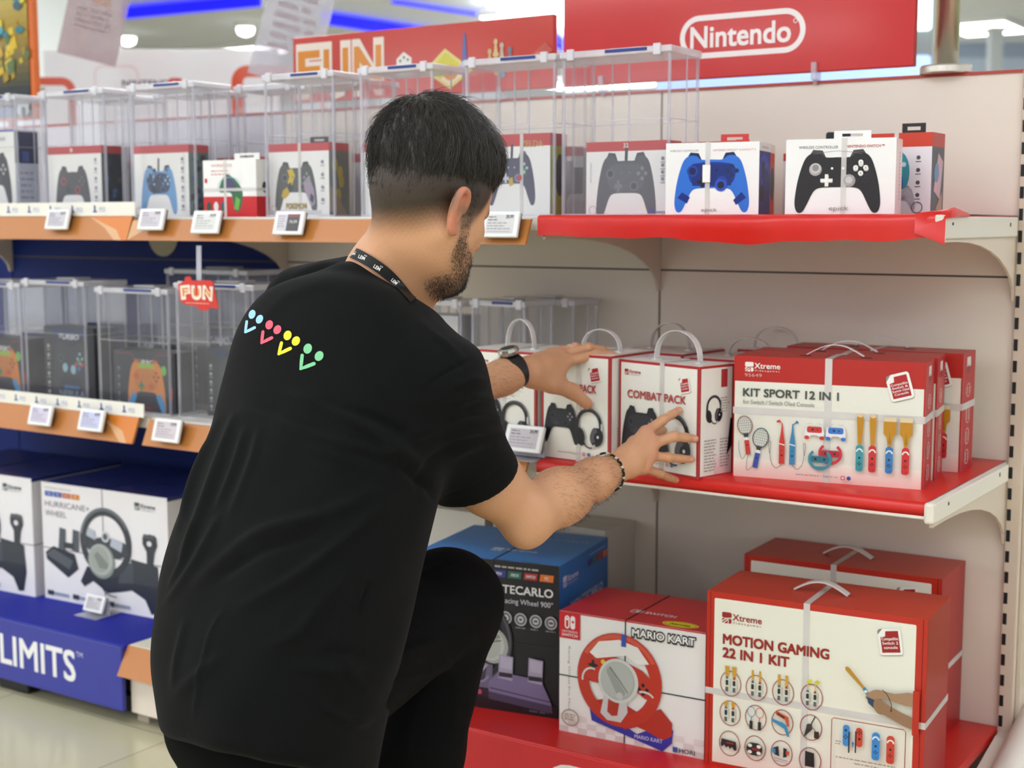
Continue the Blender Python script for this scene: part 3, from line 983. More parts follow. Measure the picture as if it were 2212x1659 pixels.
def grip(A, x, y, L, wd, body, cap='#f3efe8', rot=0, sc=1):
    """a console half-grip, upright"""
    A.at(x, y, sc, rot)
    A.rr(-wd/2, 0, wd/2, L, wd*.35, body); A.poly([(-wd/2, L*.70), (wd/2, L*.70), (wd*.25, L*1.02), (-wd*.25, L*1.02)], body)
    A.ring(0, L*.72, wd*.5, L*.16, wd*.18, cap, 12, 10, 170)
    A.ell(0, L*.52, wd*.16, wd*.16, '#22252b', 10)
    for dx, dy in ((0, .12), (0, -.12), (.14, 0), (-.14, 0)):
        A.ell(dx*wd*1.4, L*.30+dy*wd*1.4, wd*.09, wd*.09, '#22252b', 8)
    A.ell(wd*.1, L*.10, wd*.07, wd*.07, '#22252b', 8)
    A.at()
def racket(A, x, y, s, rot, frame, hand):
    A.at(x, y, s, rot)
    A.ell(0, 34, 15, 19, '#e6e6da', 24); 
    for k in range(-3, 4):
        hgt = 18*math.sqrt(max(0, 1-(k/3.8)**2)); A.line([(k*4, 34-hgt), (k*4, 34+hgt)], .7, '#8d9890')
        wdt = 14*math.sqrt(max(0, 1-(k/3.8)**2)); A.line([(-wdt, 34+k*5), (wdt, 34+k*5)], .7, '#8d9890')
    A.ring(0, 34, 16, 20, 1.8, frame, 26)
    A.poly([(-6, 18), (6, 18), (3, 8), (-3, 8)], '#3c4048'); A.ell(0, 6, 5, 4, '#f2efe8'); A.rr(-5, -26, 5, 4, 2, hand)
    A.ell(0, -6, 1.8, 1.8, '#222222', 8)
    A.curve([(-5, -24), (-14, -34), (-18, -14), (-16, 4)], .9, '#7a8078')
    A.at()

# ------------------------------------------------------------------ the sports kit boxes (middle shelf)
def kit_art(F, S, T):
    R = '#b9271f'; W = F.w
    F.rect(0, 79.5, W, 100, R)
    for k in range(8):
        F.rect(.8, 1+k*1.9, W-1.4, 2.9+k*1.9, lin(np.array([.955, .945-.022*(8-k)*.9, .885-.02*(8-k)*.9])))
    F.rect(0, 0, .8, 100, R); F.rect(W-1.3, 0, W, 100, R)
    xlogo(F, 9, 87.5, 7.0, '#f4ece4', R); F.text('95649', 9, 83.4, 2.9, '#e8b0a8', .0, width=14)
    F.text('KIT SPORT 12 IN 1', 8, 67.5, 6.6, '#4a5148', .034, width=77)
    F.text('for Switch / Switch Oled Console', 8, 61.2, 3.6, '#82887c', .0, width=58)
    compat(F, W-19.5, 80.5, 17, 16, ('Compatible', 'Switch &', 'Switch Oled', 'Console'))
    racket(F, 12, 30, .40, 8, '#a05a50', '#cf3a30'); racket(F, 21, 20, .42, -10, '#4c4f58', '#3a52a8')
    for x, c in ((41, '#cf3a34'), (49.5, '#3a86b4')):
        s = -1 if x < 45 else 1
        F.poly([(x-2.3, 14), (x+2.3, 14), (x+2.3, 32), (x+1.0, 40), (x+.4, 47), (x-.4, 47), (x-1.0, 40), (x-2.3, 32)], c)
        F.poly([(x-.5, 46), (x+.5, 46), (x+.5+s*2.6, 50), (x+s*4.6, 49), (x+s*4.6, 47.4), (x+s*1.2, 47.6)], c)
        F.ell(x, 21, .9, .9, '#222222', 8); F.ell(x, 25, .5, .5, '#222222', 6); F.line([(x-2.3, 30.5), (x+2.3, 29.5)], .8, '#f3efe8')
        F.curve([(x, 14), (x+s*4, 10.5), (x+s*8, 14), (x+s*9.5, 22), (x+s*9, 31), (x+s*10.6, 31), (x+s*10, 22)], .45, '#74796f')
    for x, c in ((67, '#cf3a34'), (84, '#3c78c8')):
        A = F
        A.poly([(x-7, 46), (x+7, 46), (x+8, 40), (x+6, 35.5), (x+2.5, 39), (x-2.5, 39), (x-6, 35.5), (x-8, 40)], '#e9ebee')
        A.rr(x-6, 41, x+6, 46, 1.5, c); A.ell(x-6, 37, 2, 1.6, c); A.ell(x+6, 37, 2, 1.6, c)
        A.ell(x-1.5, 43.6, .9, .9, '#222222', 8); A.ell(x+2.5, 43.6, .6, .6, '#222222', 6); A.line([(x-6, 48), (x-2, 48.6)], .5, '#c9ccd0'); A.line([(x+6, 48), (x+2, 48.6)], .5, '#c9ccd0')
    for x, y, c, c2 in ((80, 25, '#c83a44', '#b32c38'), (72, 20, '#3d8ea0', '#2d7688')):
        F.ring(x, y, 9.5, 9, 2.3, c, 30, 130, 410); F.rr(x-7.5, y-2.6, x+7.5, y+2.6, 2, c2); F.ell(x-3.6, y, 1.1, 1.1, '#222222', 8); F.ell(x+3.5, y, .9, .9, '#222222', 8)
        F.rect(x-5.5, y-7.4, x+5.5, y-5.6, c)
    for i, (x, kind) in enumerate(((103, 0), (113, 0), (126, 1), (138.5, 1))):
        c = '#c38a1f'
        if kind == 0:
            F.poly([(x-1.6, 34), (x+1.6, 34), (x+2.6, 52), (x+2.4, 56.5), (x, 57.8), (x-2.4, 56.5), (x-2.6, 52)], c)
            F.ell(x, 57, 2.2, 1.6, '#e3c79a', 10)
        else:
            F.poly([(x-1.5, 34), (x+1.5, 34), (x+2.4, 41), (x+4.8, 44), (x+4.8, 57), (x-4.8, 57), (x-4.8, 44), (x-2.4, 41)], c)
            F.poly([(x-1, 36), (x+1, 36), (x, 46)], '#a1741a'); F.rect(x-4.8, 53.5, x+4.8, 57, '#e0cfa6')
        grip(F, x, 12.5, 21, 5.8, ('#3f9aa2', '#cf3434', '#3a80bc', '#cf3434')[i])
    F.text('www.xtreme.it / seguici su:', 53, 6.2, 1.9, '#6a6258', .0, width=34)
    F.rr(89, 4.8, 92.4, 8.2, 1, '#c9526a'); F.rr(89.7, 5.5, 91.7, 7.5, .6, '#f3d8d4'); F.ell(95.4, 6.5, 1.7, 1.7, '#3a4f94', 14)
    D = S.w
    S.rect(D*.3, 88, D*.62, 96, '#d9d0c6'); S.lines(D*.34, 89, D*.58, 6, 1.2, .6, '#40352f', 2)
    for y0, y1 in ((62, 74), (40, 58), (22, 36), (5, 18)):
        S.rring(D*.25, y0, D*.70, y1, D*.2, D*.035, '#dc8e86'); S.rect(D*.36, y0+3, D*.42, y1-3, '#e8b6ae'); S.rect(D*.53, y0+3, D*.59, y1-3, '#e8b6ae')
A_, W_, H_, D_, G_ = from_px((1582, 1030), (1993, 1061), (1588, 768), ZM, rear=2026)
K_D = min(D_, .10)
def kit(label, A, ang, group='sports kit boxes on the middle red shelf'):
    t = carton('game_box', label, 'boxed game kit', A, W_, H_, K_D, ang, '#ebe9db', '#b2222a', '#b4251f', group, kit_art)
    strap(t, vert=.505, horiz=.555, wd=.013)
    b = MB('#f0d8d4')
    b.strip([(W_*.36+W_*.30*k/12, K_D*.5, H_+.003+.020*math.sin(math.pi*k/12)) for k in range(13)], (0, 1, 0), .012, .0014)
    b.build('carry_handle', M_HANDLE, t)
    for x in (.35, .67):
        MB().box((W_*x-.010, K_D*.5-.004, H_), (W_*x+.010, K_D*.5+.004, H_+.0007)).build('handle_slot', M_DARK, t)
    return t
ux, uy = np.array([math.cos(G_), math.sin(G_), 0]), np.array([-math.sin(G_), math.cos(G_), 0])
kit('front red and white sports kit box at the right end of the middle shelf', A_, G_)
kit('red sports kit box directly behind the front one, second in line', A_+uy*(K_D+.004)+ux*.006, G_)
A3 = aty(1712, 1010, -.20); A3[2] = ZM
kit('rearmost red sports kit box, set further right against the back panel', np.array([-.395, -.215, ZM]), math.radians(3))

# ------------------------------------------------------------------ headset packs
def combat_art(seed):
    def art(F, S, T):
        R = '#b32f33'; W = F.w
        F.rect(0, 0, 2.6, 100, R); F.rect(W-2.6, 0, W, 100, R); F.rect(0, 97.5, W, 100, R); F.rect(0, 0, W, 2.2, R)
        xlogo(F, 7, 86, 5.0, '#b5393c', '#f1eee2')
        compat(F, W-17, 82, 11.5, 12, ('Compatible', 'Switch 2', 'console'), '#b8262c')
        F.text('COMBAT PACK', 12, 65.5, 7.4, '#b54645', .03, width=W-27)
        pad(F, W*.30, 36, W*.50, '#1c1a22', '#101014', '#33313a', '#8d8b92', '#3a3842', shade='#2b2933', squash=1.3)
        headset(F, W*.71, 35, W*.205)
        F.text('www.xtremevideogames.it', W*.26, 8, 2.4, '#8a8478', .0, width=W*.34)
        F.rr(W*.62, 7, W*.62+3.6, 10.6, 1, '#d59a9c'); F.ell(W*.62+7.5, 8.8, 1.8, 1.8, '#4a639c', 12)
        D = S.w
        S.rect(0, 0, 2.2, 100, R); S.rect(D-2.2, 0, D, 100, R); S.rect(0, 97.8, D, 100, R); S.rect(0, 0, D, 2, R)
        for k in range(6):
            S.rect(D*.45, 2+k*3, D-2.2, 5+k*3, lin(np.array([.94, .80+.02*k, .78+.02*k])))
        S.rect(D*.62, 80, D*.80, 96, '#b5393c')
        headset(S, D*.42, 62, D*.24); S.lines(D*.14, 33, D*.50, 11, 2.7, 1.0, '#a29c90', 3); S.lines(D*.6, 33, D*.9, 10, 2.7, 1.0, '#b59a92', 4)
        S.lines(D*.60, 70, D*.86, 6, 2.4, .9, '#b5aca0', 5)
        S.poly([(D*.80, 18), (D*.93, 26), (D*.96, 50), (D*.90, 52), (D*.86, 40)], '#1e1c22')
        T.rect(T.w*.06, T.h*.45, T.w*.94, T.h*.455, '#d9d2c6'); T.lines(T.w*.12, T.h*.7, T.w*.6, 3, 5, 1.2, '#d8b8b2', 6)
    return art
def combat(label, A, w, h, d, ang, hx0=.26, hx1=.80, hy=.5, hh=.052, straps=True):
    t = carton('headset_pack', label, 'boxed headset set', A, w, h, d, ang, '#f3f1e6', '#f1eee4', '#efece2', 'white and red headset packs on the middle shelf', combat_art(1))
    arch_handle(t, w*hx0, w*hx1, d*hy, hh)
    if straps:
        strap(t, vert=.55, wd=.011)
    # open flap edge of the lid
    b = MB('#cfc6b4'); b.box((w-.004, .012, h), (w+.0005, d-.010, h+.0022)); b.build('lid_flap', M_CARD, t)
    return t
A, W, H, D, G = from_px((1336, 1005), (1508, 1036), (1338, 775), ZM, rear=1586)
c3 = combat('headset pack nearest the red sports kit, with the man\'s right hand spread on it', A, W, H, min(D, .2), G, hh=.060)
A, W2, H2, D, G2 = from_px((1175, 990), (1332, 1010), (1177, 760), ZM)
c2 = combat('headset pack in the middle of the front three, under the man\'s left hand', A-np.array([.006, 0, 0]), W2-.010, H2, .17, G2, hh=.045)
A1 = A+np.array([-.198, .004, 0])
c1 = combat('leftmost headset pack of the front three, behind the small price tag', A1, .183, H2*.99, .17, math.radians(-3), .36, .74, .35, .062)
combat('headset pack in the back row behind the middle one, mostly hidden', np.array([-.80, -.225, ZM]), .185, .205, .17, math.radians(-6), hh=.058, straps=False)
combat('back row headset pack whose handle stands left of the seam', np.array([-.60, -.245, ZM]), .185, .200, .17, math.radians(-3), hh=.040, straps=False)
combat('back row headset pack nearest the rear red sports kit', np.array([-.575, -.06-.0, ZM])+np.array([.0, 0, 0]), .185, .205, .055, 0, .15, .70, hh=.05, straps=False)

# ------------------------------------------------------------------ motion kit boxes (red base shelf)
def motion_art(F, S, T):
    R = '#c0301f'; W = F.w; P = '#efeddb'
    F.rr(4.5, 2, W-6, 96.5, .8, P)
    for k in range(6):
        F.rect(4.5, 2+k*1.6, W-6, 3.6+k*1.6, lin(np.array([.93, .865+.010*k, .80+.010*k])))
    F.line([(2.2, 0), (2.2, 100)], .35, '#7e1a14'); F.line([(W-2.4, 0), (W-2.4, 100)], .4, '#7e1a14')
    D_ = '#9c2a22'
    xlogo(F, 9, 83, 5.6, D_, P)
    F.text('MOTION GAMING', 10, 71.3, 5.7, D_, .040, width=60); F.text('22 IN 1 KIT', 10, 63.6, 5.7, D_, .040, width=38)
    compat(F, 102.5, 85.5, 11.5, 9, ('Compatible', 'Switch 2', 'console'), '#a3231e')
    C = [15, 30, 45.2, 61.3]
    for r, v in enumerate((49, 32, 14.5)):
        for c, u in enumerate(C):
            if (r, c) == (2, 3): v2 = v-1
            else: v2 = v
            F.ring(u, v2, 6.2, 7.3, .45, D_, 36)
    def sticks(u, v, top):
        for i, (dx, c1) in enumerate(((-2.1, '#3a6f86'), (2.1, '#b03a34'))):
            x = u+dx
            if top == 'paddle':
                F.poly([(x-1.3, v+10), (x+1.3, v+10), (x+1, v+5), (x+.5, v+3), (x-.5, v+3), (x-1, v+5)], '#d0a033')
            elif top in ('bat', 'bat2'):
                wd_ = .55 if top == 'bat' else .75
                F.rect(x-wd_, v+2, x+wd_, v+10, '#d0a033')
            elif top == 'golf':
                F.line([(x, v+1), (x, v+9)], .5, '#d9bd2c'); F.ell(x+1.1, v+9, 1.5, 1.0, '#d3d23a', 12, 10)
            else:
                F.poly([(x-1.2, v+6.4), (x, v+7.4), (x+1.2, v+6.4), (x+.5, v+3), (x-.5, v+3)], '#d09a2b')
            F.poly([(x-.8, v+2.6), (x+.8, v+2.6), (x+.5, v+4), (x-.5, v+4)], c1)
            F.rect(x-.9, v-4.6, x+.9, v+2.6, '#e3e0d4'); F.rr(x-.8, v-1.0, x+.8, v+2.0, .5, '#22302f'); F.rect(x-.8, v-4.6, x+.8, v-2, '#5b625e')
            F.line([(x+1.9, v-3), (x+1.9, v+3)], .2, '#6f716a')
    sticks(C[0], 49, 'paddle'); sticks(C[1], 49, 'bat'); sticks(C[2], 49, 'bat2'); sticks(C[3], 49, 'golf'); sticks(C[0], 32, 'pins')
    for dx, c in ((-2.2, '#4c93b5'), (2.6, '#c8635a')):
        F.ring(C[1]+dx, 35.5, 2.4, 3.0, .4, c, 20); F.line([(C[1]+dx, 30), (C[1]+dx, 32.6)], .6, c); F.rr(C[1]+dx-.9, 25.5, C[1]+dx+.9, 30.4, .3, '#23262a')
    u, v = C[2], 32
    F.poly([(u-3.6, v+5.6), (u-2.6, v+6.4), (u+3.8, v+4), (u+4.4, v-1.6), (u+3, v-1), (u+2, v+2), (u-3, v+4.2)], '#c4552f'); F.line([(u-2.4, v+5.2), (u+1.6, v+3.2)], .9, '#2b2220')
    F.poly([(u-6, v+2), (u-5.6, v+.4), (u+1.6, v-3), (u+3.4, v-7.2), (u+4.6, v-6.8), (u+3, v-.8), (u+.6, v+.4)], '#3f8db8')
    u = C[3]
    F.poly([(u-3.6, v-5.8), (u-1.8, v+1.6), (u+1, v+2.2), (u+1.2, v-.4)], '#2d2c2a'); F.line([(u, v+1.4), (u+2.6, v+6.8)], .7, '#2d2c2a'); F.ell(u-.6, v+1, 1.6, 1.5, '#3c3a36', 14)
    F.curve([(u+.8, v+1), (u+2.4, v-.4), (u+3.4, v-2.4)], .4, '#8a3a28'); F.rr(u+2.2, v-5.2, u+5, v-1.2, .6, '#3a2723')
    u, v = C[0], 14.5
    F.poly([(u-4.2, v+2.8), (u+4.2, v+2), (u+4.8, v-2.6), (u+3.4, v-3.2), (u+2, v-1.2), (u+.8, v-2.6), (u-.2, v-1.0), (u-1.4, v-2.2), (u-2.6, v-.6), (u-4, v-2), (u-4.8, v-.6)], '#2a2426'); F.rect(u-1.2, v+.2, u+3, v+1.4, '#8a2c28')
    u = C[1]
    F.rr(u-4.6, v-3.6, u+4.6, v+3.6, 3, '#2a2426')
    for dx, dy in ((-2.6, 1.8), (2.6, 1.8), (-2.6, -1.9), (2.6, -1.9)):
        F.ell(u+dx, v+dy, 1.3, 1.0, P, 12)
    F.rect(u-1.4, v-.6, u+3, v+.8, '#8a2c28')
    u = C[2]
    F.poly([(u-4.4, v+3), (u-1.4, v+4.4), (u-.8, v-1.4), (u-3.8, v-.6)], '#23262b'); F.rect(u-4.9, v, u-3, v+2.6, '#3f8db8')
    F.poly([(u+1.4, v+4), (u+3.4, v+3.4), (u+3.6, v-.8), (u+1.4, v-1.8)], '#23262b'); F.rect(u+3, v, u+4.9, v+2.4, '#c4552f')
    F.line([(u-4, v-2.6), (u+4, v-3.4)], .3, '#a05a50'); F.line([(u-4, v-3.8), (u+4, v-4.6)], .3, '#4c93b5')
    u = C[3]
    F.poly([(u-2.4, v+4.6), (u+2.6, v+4), (u+3, v-4), (u-2.4, v-4)], '#1f1b1d')
    # bat held by two hands, arms leaving at the right
    F.poly([(79.6, 69.2), (80.8, 69.6), (82, 69), (90.6, 59.6), (89.4, 58.6), (79.8, 67.6)], '#bf8f35')
    F.poly([(90.6, 60), (92.8, 56.8), (91.6, 55.4), (89.2, 58.6)], '#3a80ae'); F.ell(91, 57.6, .9, .8, P, 10)
    S1, S2 = '#a98766', '#9a7657'
    F.poly(spline([(W-6, 53.4), (W-6, 60.6), (106, 58.8), (98, 59.6), (94, 58.4), (91.2, 55.4), (91.4, 53.6), (95, 53.2), (99, 55), (104, 54.6)], 3), S1)
    F.poly([(91.6, 55), (95.6, 53.8), (98, 50.6), (96, 48.8), (92.4, 51.6)], '#32435f')
    F.poly(spline([(W-6, 41), (W-6, 47), (110, 49.2), (104, 51.8), (98, 54.6), (95.6, 53.2), (95.4, 49.6), (98, 46.6), (102, 46)], 3), S2)
    F.rect(W-6, 38, W-2.6, 62, R)
    F.curve([(99.6, 60), (102.4, 57.6), (104.6, 52.8), (104.6, 49.6)], .4, '#2b2f36'); F.ell(104.6, 49.4, .5, .7, '#2b2f36', 8)
    # framed panel with four half-grips
    F.line([(73.2, 2.4), (73.2, 39.4), (74.4, 40.3), (111.4, 40.3), (112.6, 39.2), (112.6, 2.4)], .45, D_)
    F.rr(79.4, 25.8, 83, 37.6, 1.6, '#3f8cd0'); F.rect(82.4, 22.4, 83.2, 34, '#23262b'); F.ell(81, 34.6, .7, .8, '#23262b', 10)
    F.rr(86.4, 26.6, 90, 37.2, 1.6, '#cf4430'); F.rect(86, 23, 86.8, 35, '#23262b'); F.ell(88.4, 31, .7, .8, '#23262b', 10)
    for u_, v_ in ((81, 31), (88.4, 34.6)):
        for dx, dy in ((0, .9), (0, -.9), (.8, 0), (-.8, 0)):
            F.ell(u_+dx, v_+dy, .38, .42, '#23262b', 8)
    F.poly([(84.3, 27.6), (85, 29.4), (85.7, 27.6)], '#3f6cb0'); F.rect(84.7, 26, 85.3, 27.6, '#3f6cb0')
    grip(F, 97.2, 21, 15, 4.2, '#3f8cd0'); grip(F, 105, 20.6, 15, 4.2, '#cf4430')
    F.lines(75.6, 27.8, 79, 2, 1.4, .5, '#8d8779', 9); F.lines(76, 19, 110, 1, 1, .6, '#9a9385', 4); F.lines(86, 17, 100, 1, 1, .6, '#9a9385', 8); F.lines(77, 12, 108, 3, 1.7, .6, '#9a9385', 14)
    # hinge of the handle opening
    S.line([(0.8, 0), (0.8, 100)], .4, '#7e1a14')
    for y in (T.h*.5,):
        T.rect(T.w*.335-2.4, y-.6, T.w*.335+1.4, y+.3, '#3a0d0a'); T.rect(T.w*.60-1.2, y-.6, T.w*.60+2.6, y+.3, '#3a0d0a')
def motion(label, A, w, h, d, ang):
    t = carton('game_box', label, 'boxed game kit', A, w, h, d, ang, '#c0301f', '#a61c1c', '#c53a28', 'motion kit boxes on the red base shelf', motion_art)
    strap(t, vert=.47, horiz=.43, wd=.012)
    b = MB('#f0d8d4')
    b.strip([(w*.345+w*.25*k/14, d*.5, h+.002+.020*math.sin(math.pi*k/14)) for k in range(15)], (0, 1, 0), .018, .003)
    b.build('carry_handle', M_HANDLE, t)
    return t
A, W, H, D, G = from_px((1522, 1648), (1992, 1740), (1510, 1273), ZB, rear=2054)
motion('front red motion kit box with a large cream face, lower right corner', A, W, H, D, G)
A2 = aty(1620, 1500, -.20); A2 = np.array([-.487, -.200, ZB])
motion('motion kit box standing behind the front one, against the back panel', A2, W, H, D, math.radians(2))

# ------------------------------------------------------------------ wheel boxes
def wheel_ring(F, cx, cy, rx, ry, wd, col, hi=None):
    F.ring(cx, cy, rx, ry, wd, col, 44)
    if hi:
        F.ring(cx, cy, rx-.8, ry-.8, wd*.35, hi, 30, 20, 160)
def kart_art(F, S, T):
    W = F.w; R = '#c6242b'
    for i in range(15):
        for j in range(3):
            if (i+j) % 2 == 0: F.rect(i*W/15, j*5, (i+1)*W/15, j*5+5, lin(np.array([.90-.02*(2-j), .80+.03*j, .78+.03*j])))
    F.rect(0, 78, 19, 100, '#c9202c'); F.rect(0, 99, W, 100, R)
    F.rring(5, 86, 9.4, 97, 2.6, 1.1, '#f6efea'); F.rr(10.2, 86, 14.4, 97, 2.2, '#f6efea'); F.ell(12.4, 92, 1.1, 1.2, '#c9202c', 10); F.ell(7.2, 94, 1, 1.1, '#f6efea', 10)
    F.text('NINTENDO', 2.6, 83, 1.8, '#f6efea', .0, width=14); F.text('SWITCH', 2.6, 79.8, 2.4, '#f6efea', .02, width=14)
    F.text('MARIO KART', 64, 88, 7.2, '#3b3a38', .10, width=55); F.text('MARIO KART', 65, 88.7, 6.0, '#f6f4ee', .02, width=53)
    wheel_ring(F, 54, 51, 37, 38, 10, '#c23b2b', '#d0523f')
    F.poly([(27, 30), (30, 14), (92, 0), (100, 8), (101, 18), (97, 24), (70, 10)], '#3a3a9a')
    F.poly([(75, 26), (90, 34), (100, 24), (100, 14), (92, 9), (78, 14), (58, 19)], '#b8382c'); F.poly([(28, 30), (50, 36), (70, 28), (86, 22), (60, 12), (32, 20)], '#b53428')
    F.text('MARIO KART', 68, 6.5, 3.2, '#c8c4e6', .02, width=24)
    wheel_ring(F, 54, 51, 37, 38, 10, '#c23b2b')
    F.ring(54, 51, 36, 37, 3.5, '#d25a45', 30, 30, 150)
    F.poly([(22, 68), (34, 66), (50, 70), (74, 62), (88, 50), (88, 36), (76, 40), (66, 46), (30, 46), (19, 52)], '#c23b2b')
    F.poly([(34, 66), (28, 70), (36, 80), (54, 84), (70, 80), (80, 68), (70, 66), (60, 72)], '#ece9e2')
    F.ell(31, 60, 4.6, 1.4, '#26262a'); F.ell(31, 60, 1.4, 4.6, '#26262a')
    for dx, dy in ((0, 3.4), (0, -3.4), (3.4, 0), (-3.4, 0)):
        F.ell(75+dx, 47+dy, 1.6, 1.6, '#26262a', 12)
    F.ell(40, 64, 2, 2, '#d8c23a', 12)
    F.poly([(42, 42), (38, 22), (44, 17), (56, 17), (62, 26), (60, 42)], '#cfcac8'); F.poly([(45, 36), (44, 24), (48, 21), (53, 22), (55, 36)], '#b13a2c')
    F.ring(30, 48, 9, 10, 1.6, '#d8d4d0', 16, 70, 190); F.ring(76, 40, 9, 6, 1.6, '#d8d4d0', 16, 20, 120)
    F.ell(53.5, 50.5, 17.5, 18, '#d3d5cf', 36); F.ell(53, 50.5, 15, 15.6, '#aeb3ab', 36); F.ell(52.4, 51, 14, 14.6, '#b9bdb6', 36)
    F.poly([(44, 60), (47, 61), (60, 42), (58, 37), (53, 38), (43, 57)], '#9fa59d'); F.curve([(46, 61), (54, 52), (62, 42)], .7, '#5b605a'); F.ell(55, 38.5, 3, 3, '#c6c9c3', 14)
    F.poly([(56, 89.2), (60, 88.8), (60, 79), (56, 79)], '#3b57b0')
    F.ring(11, 13, 8, 7, 1, '#a58f6c', 26); F.lines(6, 15, 16, 3, 2, .9, '#a58f6c', 3)
    F.at(9, 72, 1, -90); F.text('Racing Wheel Pro Mini', 0, 0, 2.0, '#8f8a80', .0, width=52); F.at()
    F.rect(101, 1.8, 105, 6, '#3a56a0'); F.text('HORI', 106.5, 2.2, 3.6, '#4a4a4e', .02, width=13)
    T.text('SWITCH', T.w*.50, T.h*.30, 6, '#f0dcd8', .02, width=26); T.rring(T.w*.40, T.h*.28, T.w*.40+5, T.h*.28+9, 2, 1, '#f0dcd8'); T.rr(T.w*.40+5.6, T.h*.28, T.w*.40+10, T.h*.28+9, 2, '#f0dcd8')
    T.ell(T.w*.80, T.h*.12, 15, T.h*.09, '#e8d21e', 30); T.ring(T.w*.80, T.h*.12, 13.4, T.h*.075, .7, '#8a8420', 30); T.text('Novita', T.w*.80, T.h*.09, 4.4, '#4a4a1a', .03, align='C', width=17, slant=.2)
A, W, H, D, G = from_px((1208, 1577), (1508, 1638), (1208, 1318), ZB, d=.2)
mk = carton('wheel_box', 'red and white toy racing wheel box between the black box and the motion kit', 'boxed racing wheel', A, W+.012, H, .215, G, '#efebe6', '#c6242b', '#cc2a30', None, kart_art)
strap(mk, vert=.465, horiz=.47, m=M_TIE, wd=.0022, th=.0016)

CHIPS = ('#3a3f8f', '#2f6a58', '#a8322f', '#d8732f')
def monte_art(F, S, T):
    W = F.w; r = W
    xlogo(F, W-96, 90, 6.4, '#e9e7e4', '#17151a')
    F.lines(W-45, 95.4, W-12, 1, 1, 1.1, '#b9b6b2', 3)
    for i, c in enumerate(CHIPS):
        x = W-47+i*11.2
        F.poly([(x, 89), (x+9.4, 89), (x+10, 93.6), (x+.6, 93.6)], c); F.text(('PS4', 'XBOX', 'SWITCH', 'PC')[i], x+5, 90.3, 2, '#dcdfe6', .02, align='C', width=(4, 6, 6.6, 3)[i], slant=.2)
    F.text('MONTECARLO', W-58, 79, 5.6, '#eceae8', .02, width=54); F.text('Racing Wheel 900°', W-40, 72.4, 3.6, '#d9d4da', .0, width=36)
    for i in range(4):
        x = W-37+i*10.6
        F.ell(x, 62.5, 4.3, 4.3, '#b9b9bd', 24); F.ell(x, 62.5, 3.4, 3.4, '#55555b', 24); F.ell(x, 62.5, 2.2, 2.2, '#c9c9cd', 20); F.ell(x, 62.5, .9+.3*i, .9, '#55555b', 12); F.lines(x-3.6, 56.6, x+3.6, 1, 1, .7, '#8f8d93', i)
    F.ring(W-62, 46, 30, 31, 6, '#2c2930', 40); F.ring(W-62, 46, 29, 30, 1.6, '#57525f', 30, 300, 420)
    F.ell(W-46, 43, 11, 12, '#a9aca6', 30); F.ell(W-47.4, 43.4, 9.6, 10.6, '#c3c6c0', 30); F.ell(W-48.4, 43, 8.2, 9.2, '#b3b7b0', 28)
    F.poly([(W-56, 42), (W-54, 40), (W-45, 47), (W-40, 49), (W-42, 51), (W-47, 49)], '#8d918a'); F.curve([(W-56, 39), (W-47, 45), (W-40, 47)], .8, '#54574f')
    F.poly([(W-56, 32), (W-46, 30), (W-47, 13), (W-62, 12)], '#6f6680'); F.poly([(W-54, 28), (W-50, 30), (W-52, 18), (W-58, 16)], '#3b3544'); F.curve([(W-64, 26), (W-56, 24), (W-50, 30)], 1.6, '#a79fb8'); F.curve([(W-62, 20), (W-54, 18), (W-49, 22)], 1.4, '#9088a4')
    F.rect(0, 0, W, 8, '#1c0f16'); F.rect(W-66, 8, W-46, 14, '#2f1d2a')
    F.poly([(W-49, 18), (W-42, 26), (W-12, 24), (W-5, 10), (W-4, 3), (W-49, 7)], '#7d7196'); F.poly([(W-49, 12), (W-5, 8), (W-4, 3), (W-49, 7)], '#4a4159'); F.line([(W-48, 14.5), (W-5, 10.4)], .7, '#3b3446')
    for x in (W-42, W-21):
        F.poly([(x, 22), (x+10, 21), (x+10.6, 37), (x+.6, 38)], '#a79fb6'); F.rect(x+.4, 23, x+10, 26, '#2c2733'); F.poly([(x+1.4, 29), (x+9.6, 28.4), (x+9.8, 36), (x+1.6, 37)], '#b9b2c6')
    F.rr(W-62, 9.6, W-59.4, 12.4, .7, '#4b4d9a'); F.rr(W-57, 9.4, W-54, 12.4, .8, '#c94f78')
    F.lines(W-20, 2.2, W-3, 1, 1, 1.2, '#5b5358', 6)
    D = S.w
    xlogo(S, D*.07, 84, 6.6, '#c9c6dd', '#2a6cb5'); S.text('MONTECARLO', D*.22, 66, 6, '#c2c0d6', .04, width=D*.66)
    for i, c in enumerate(CHIPS):
        x = D*.55+i*D*.108; S.poly([(x, 88), (x+D*.09, 88), (x+D*.1, 92.6), (x+D*.01, 92.6)], c)
    S.lines(D*.6, 95, D*.95, 1, 1, .9, '#9dbbe0', 4); pad(S, D*.5, 30, D*.6, '#1b4d86')
    T.at(T.w*.42, T.h*.26, 1.3, 0); xlogo(T, 0, 0, 6, '#dfe7f2', '#2d84d3', False); T.at()
    T.text('MONTECARLO', T.w*.50, T.h*.72, 5, '#8fb6e2', .03, width=T.w*.44)
    for i in range(4):
        T.rect(T.w*(.15+.2*i), 0, T.w*(.27+.2*i), .9, '#25211f')
A, W, H, D, G = from_px((1010, 1525), (1207, 1552), (1205, 1223), ZB, d=.3)
B_ = A+np.array([math.cos(G), math.sin(G), 0])*W
G = math.radians(10.0); W = .335
A = B_-np.array([math.cos(G), math.sin(G), 0])*W
H = aty(1205, 1223, B_[1])[2]-ZB
mc = carton('wheel_box', 'black and blue racing wheel box behind the man\'s raised knee', 'boxed racing wheel', A, W, H, .30, G, '#1d1b20', '#2a6cb5', '#2d84d3', None, monte_art)
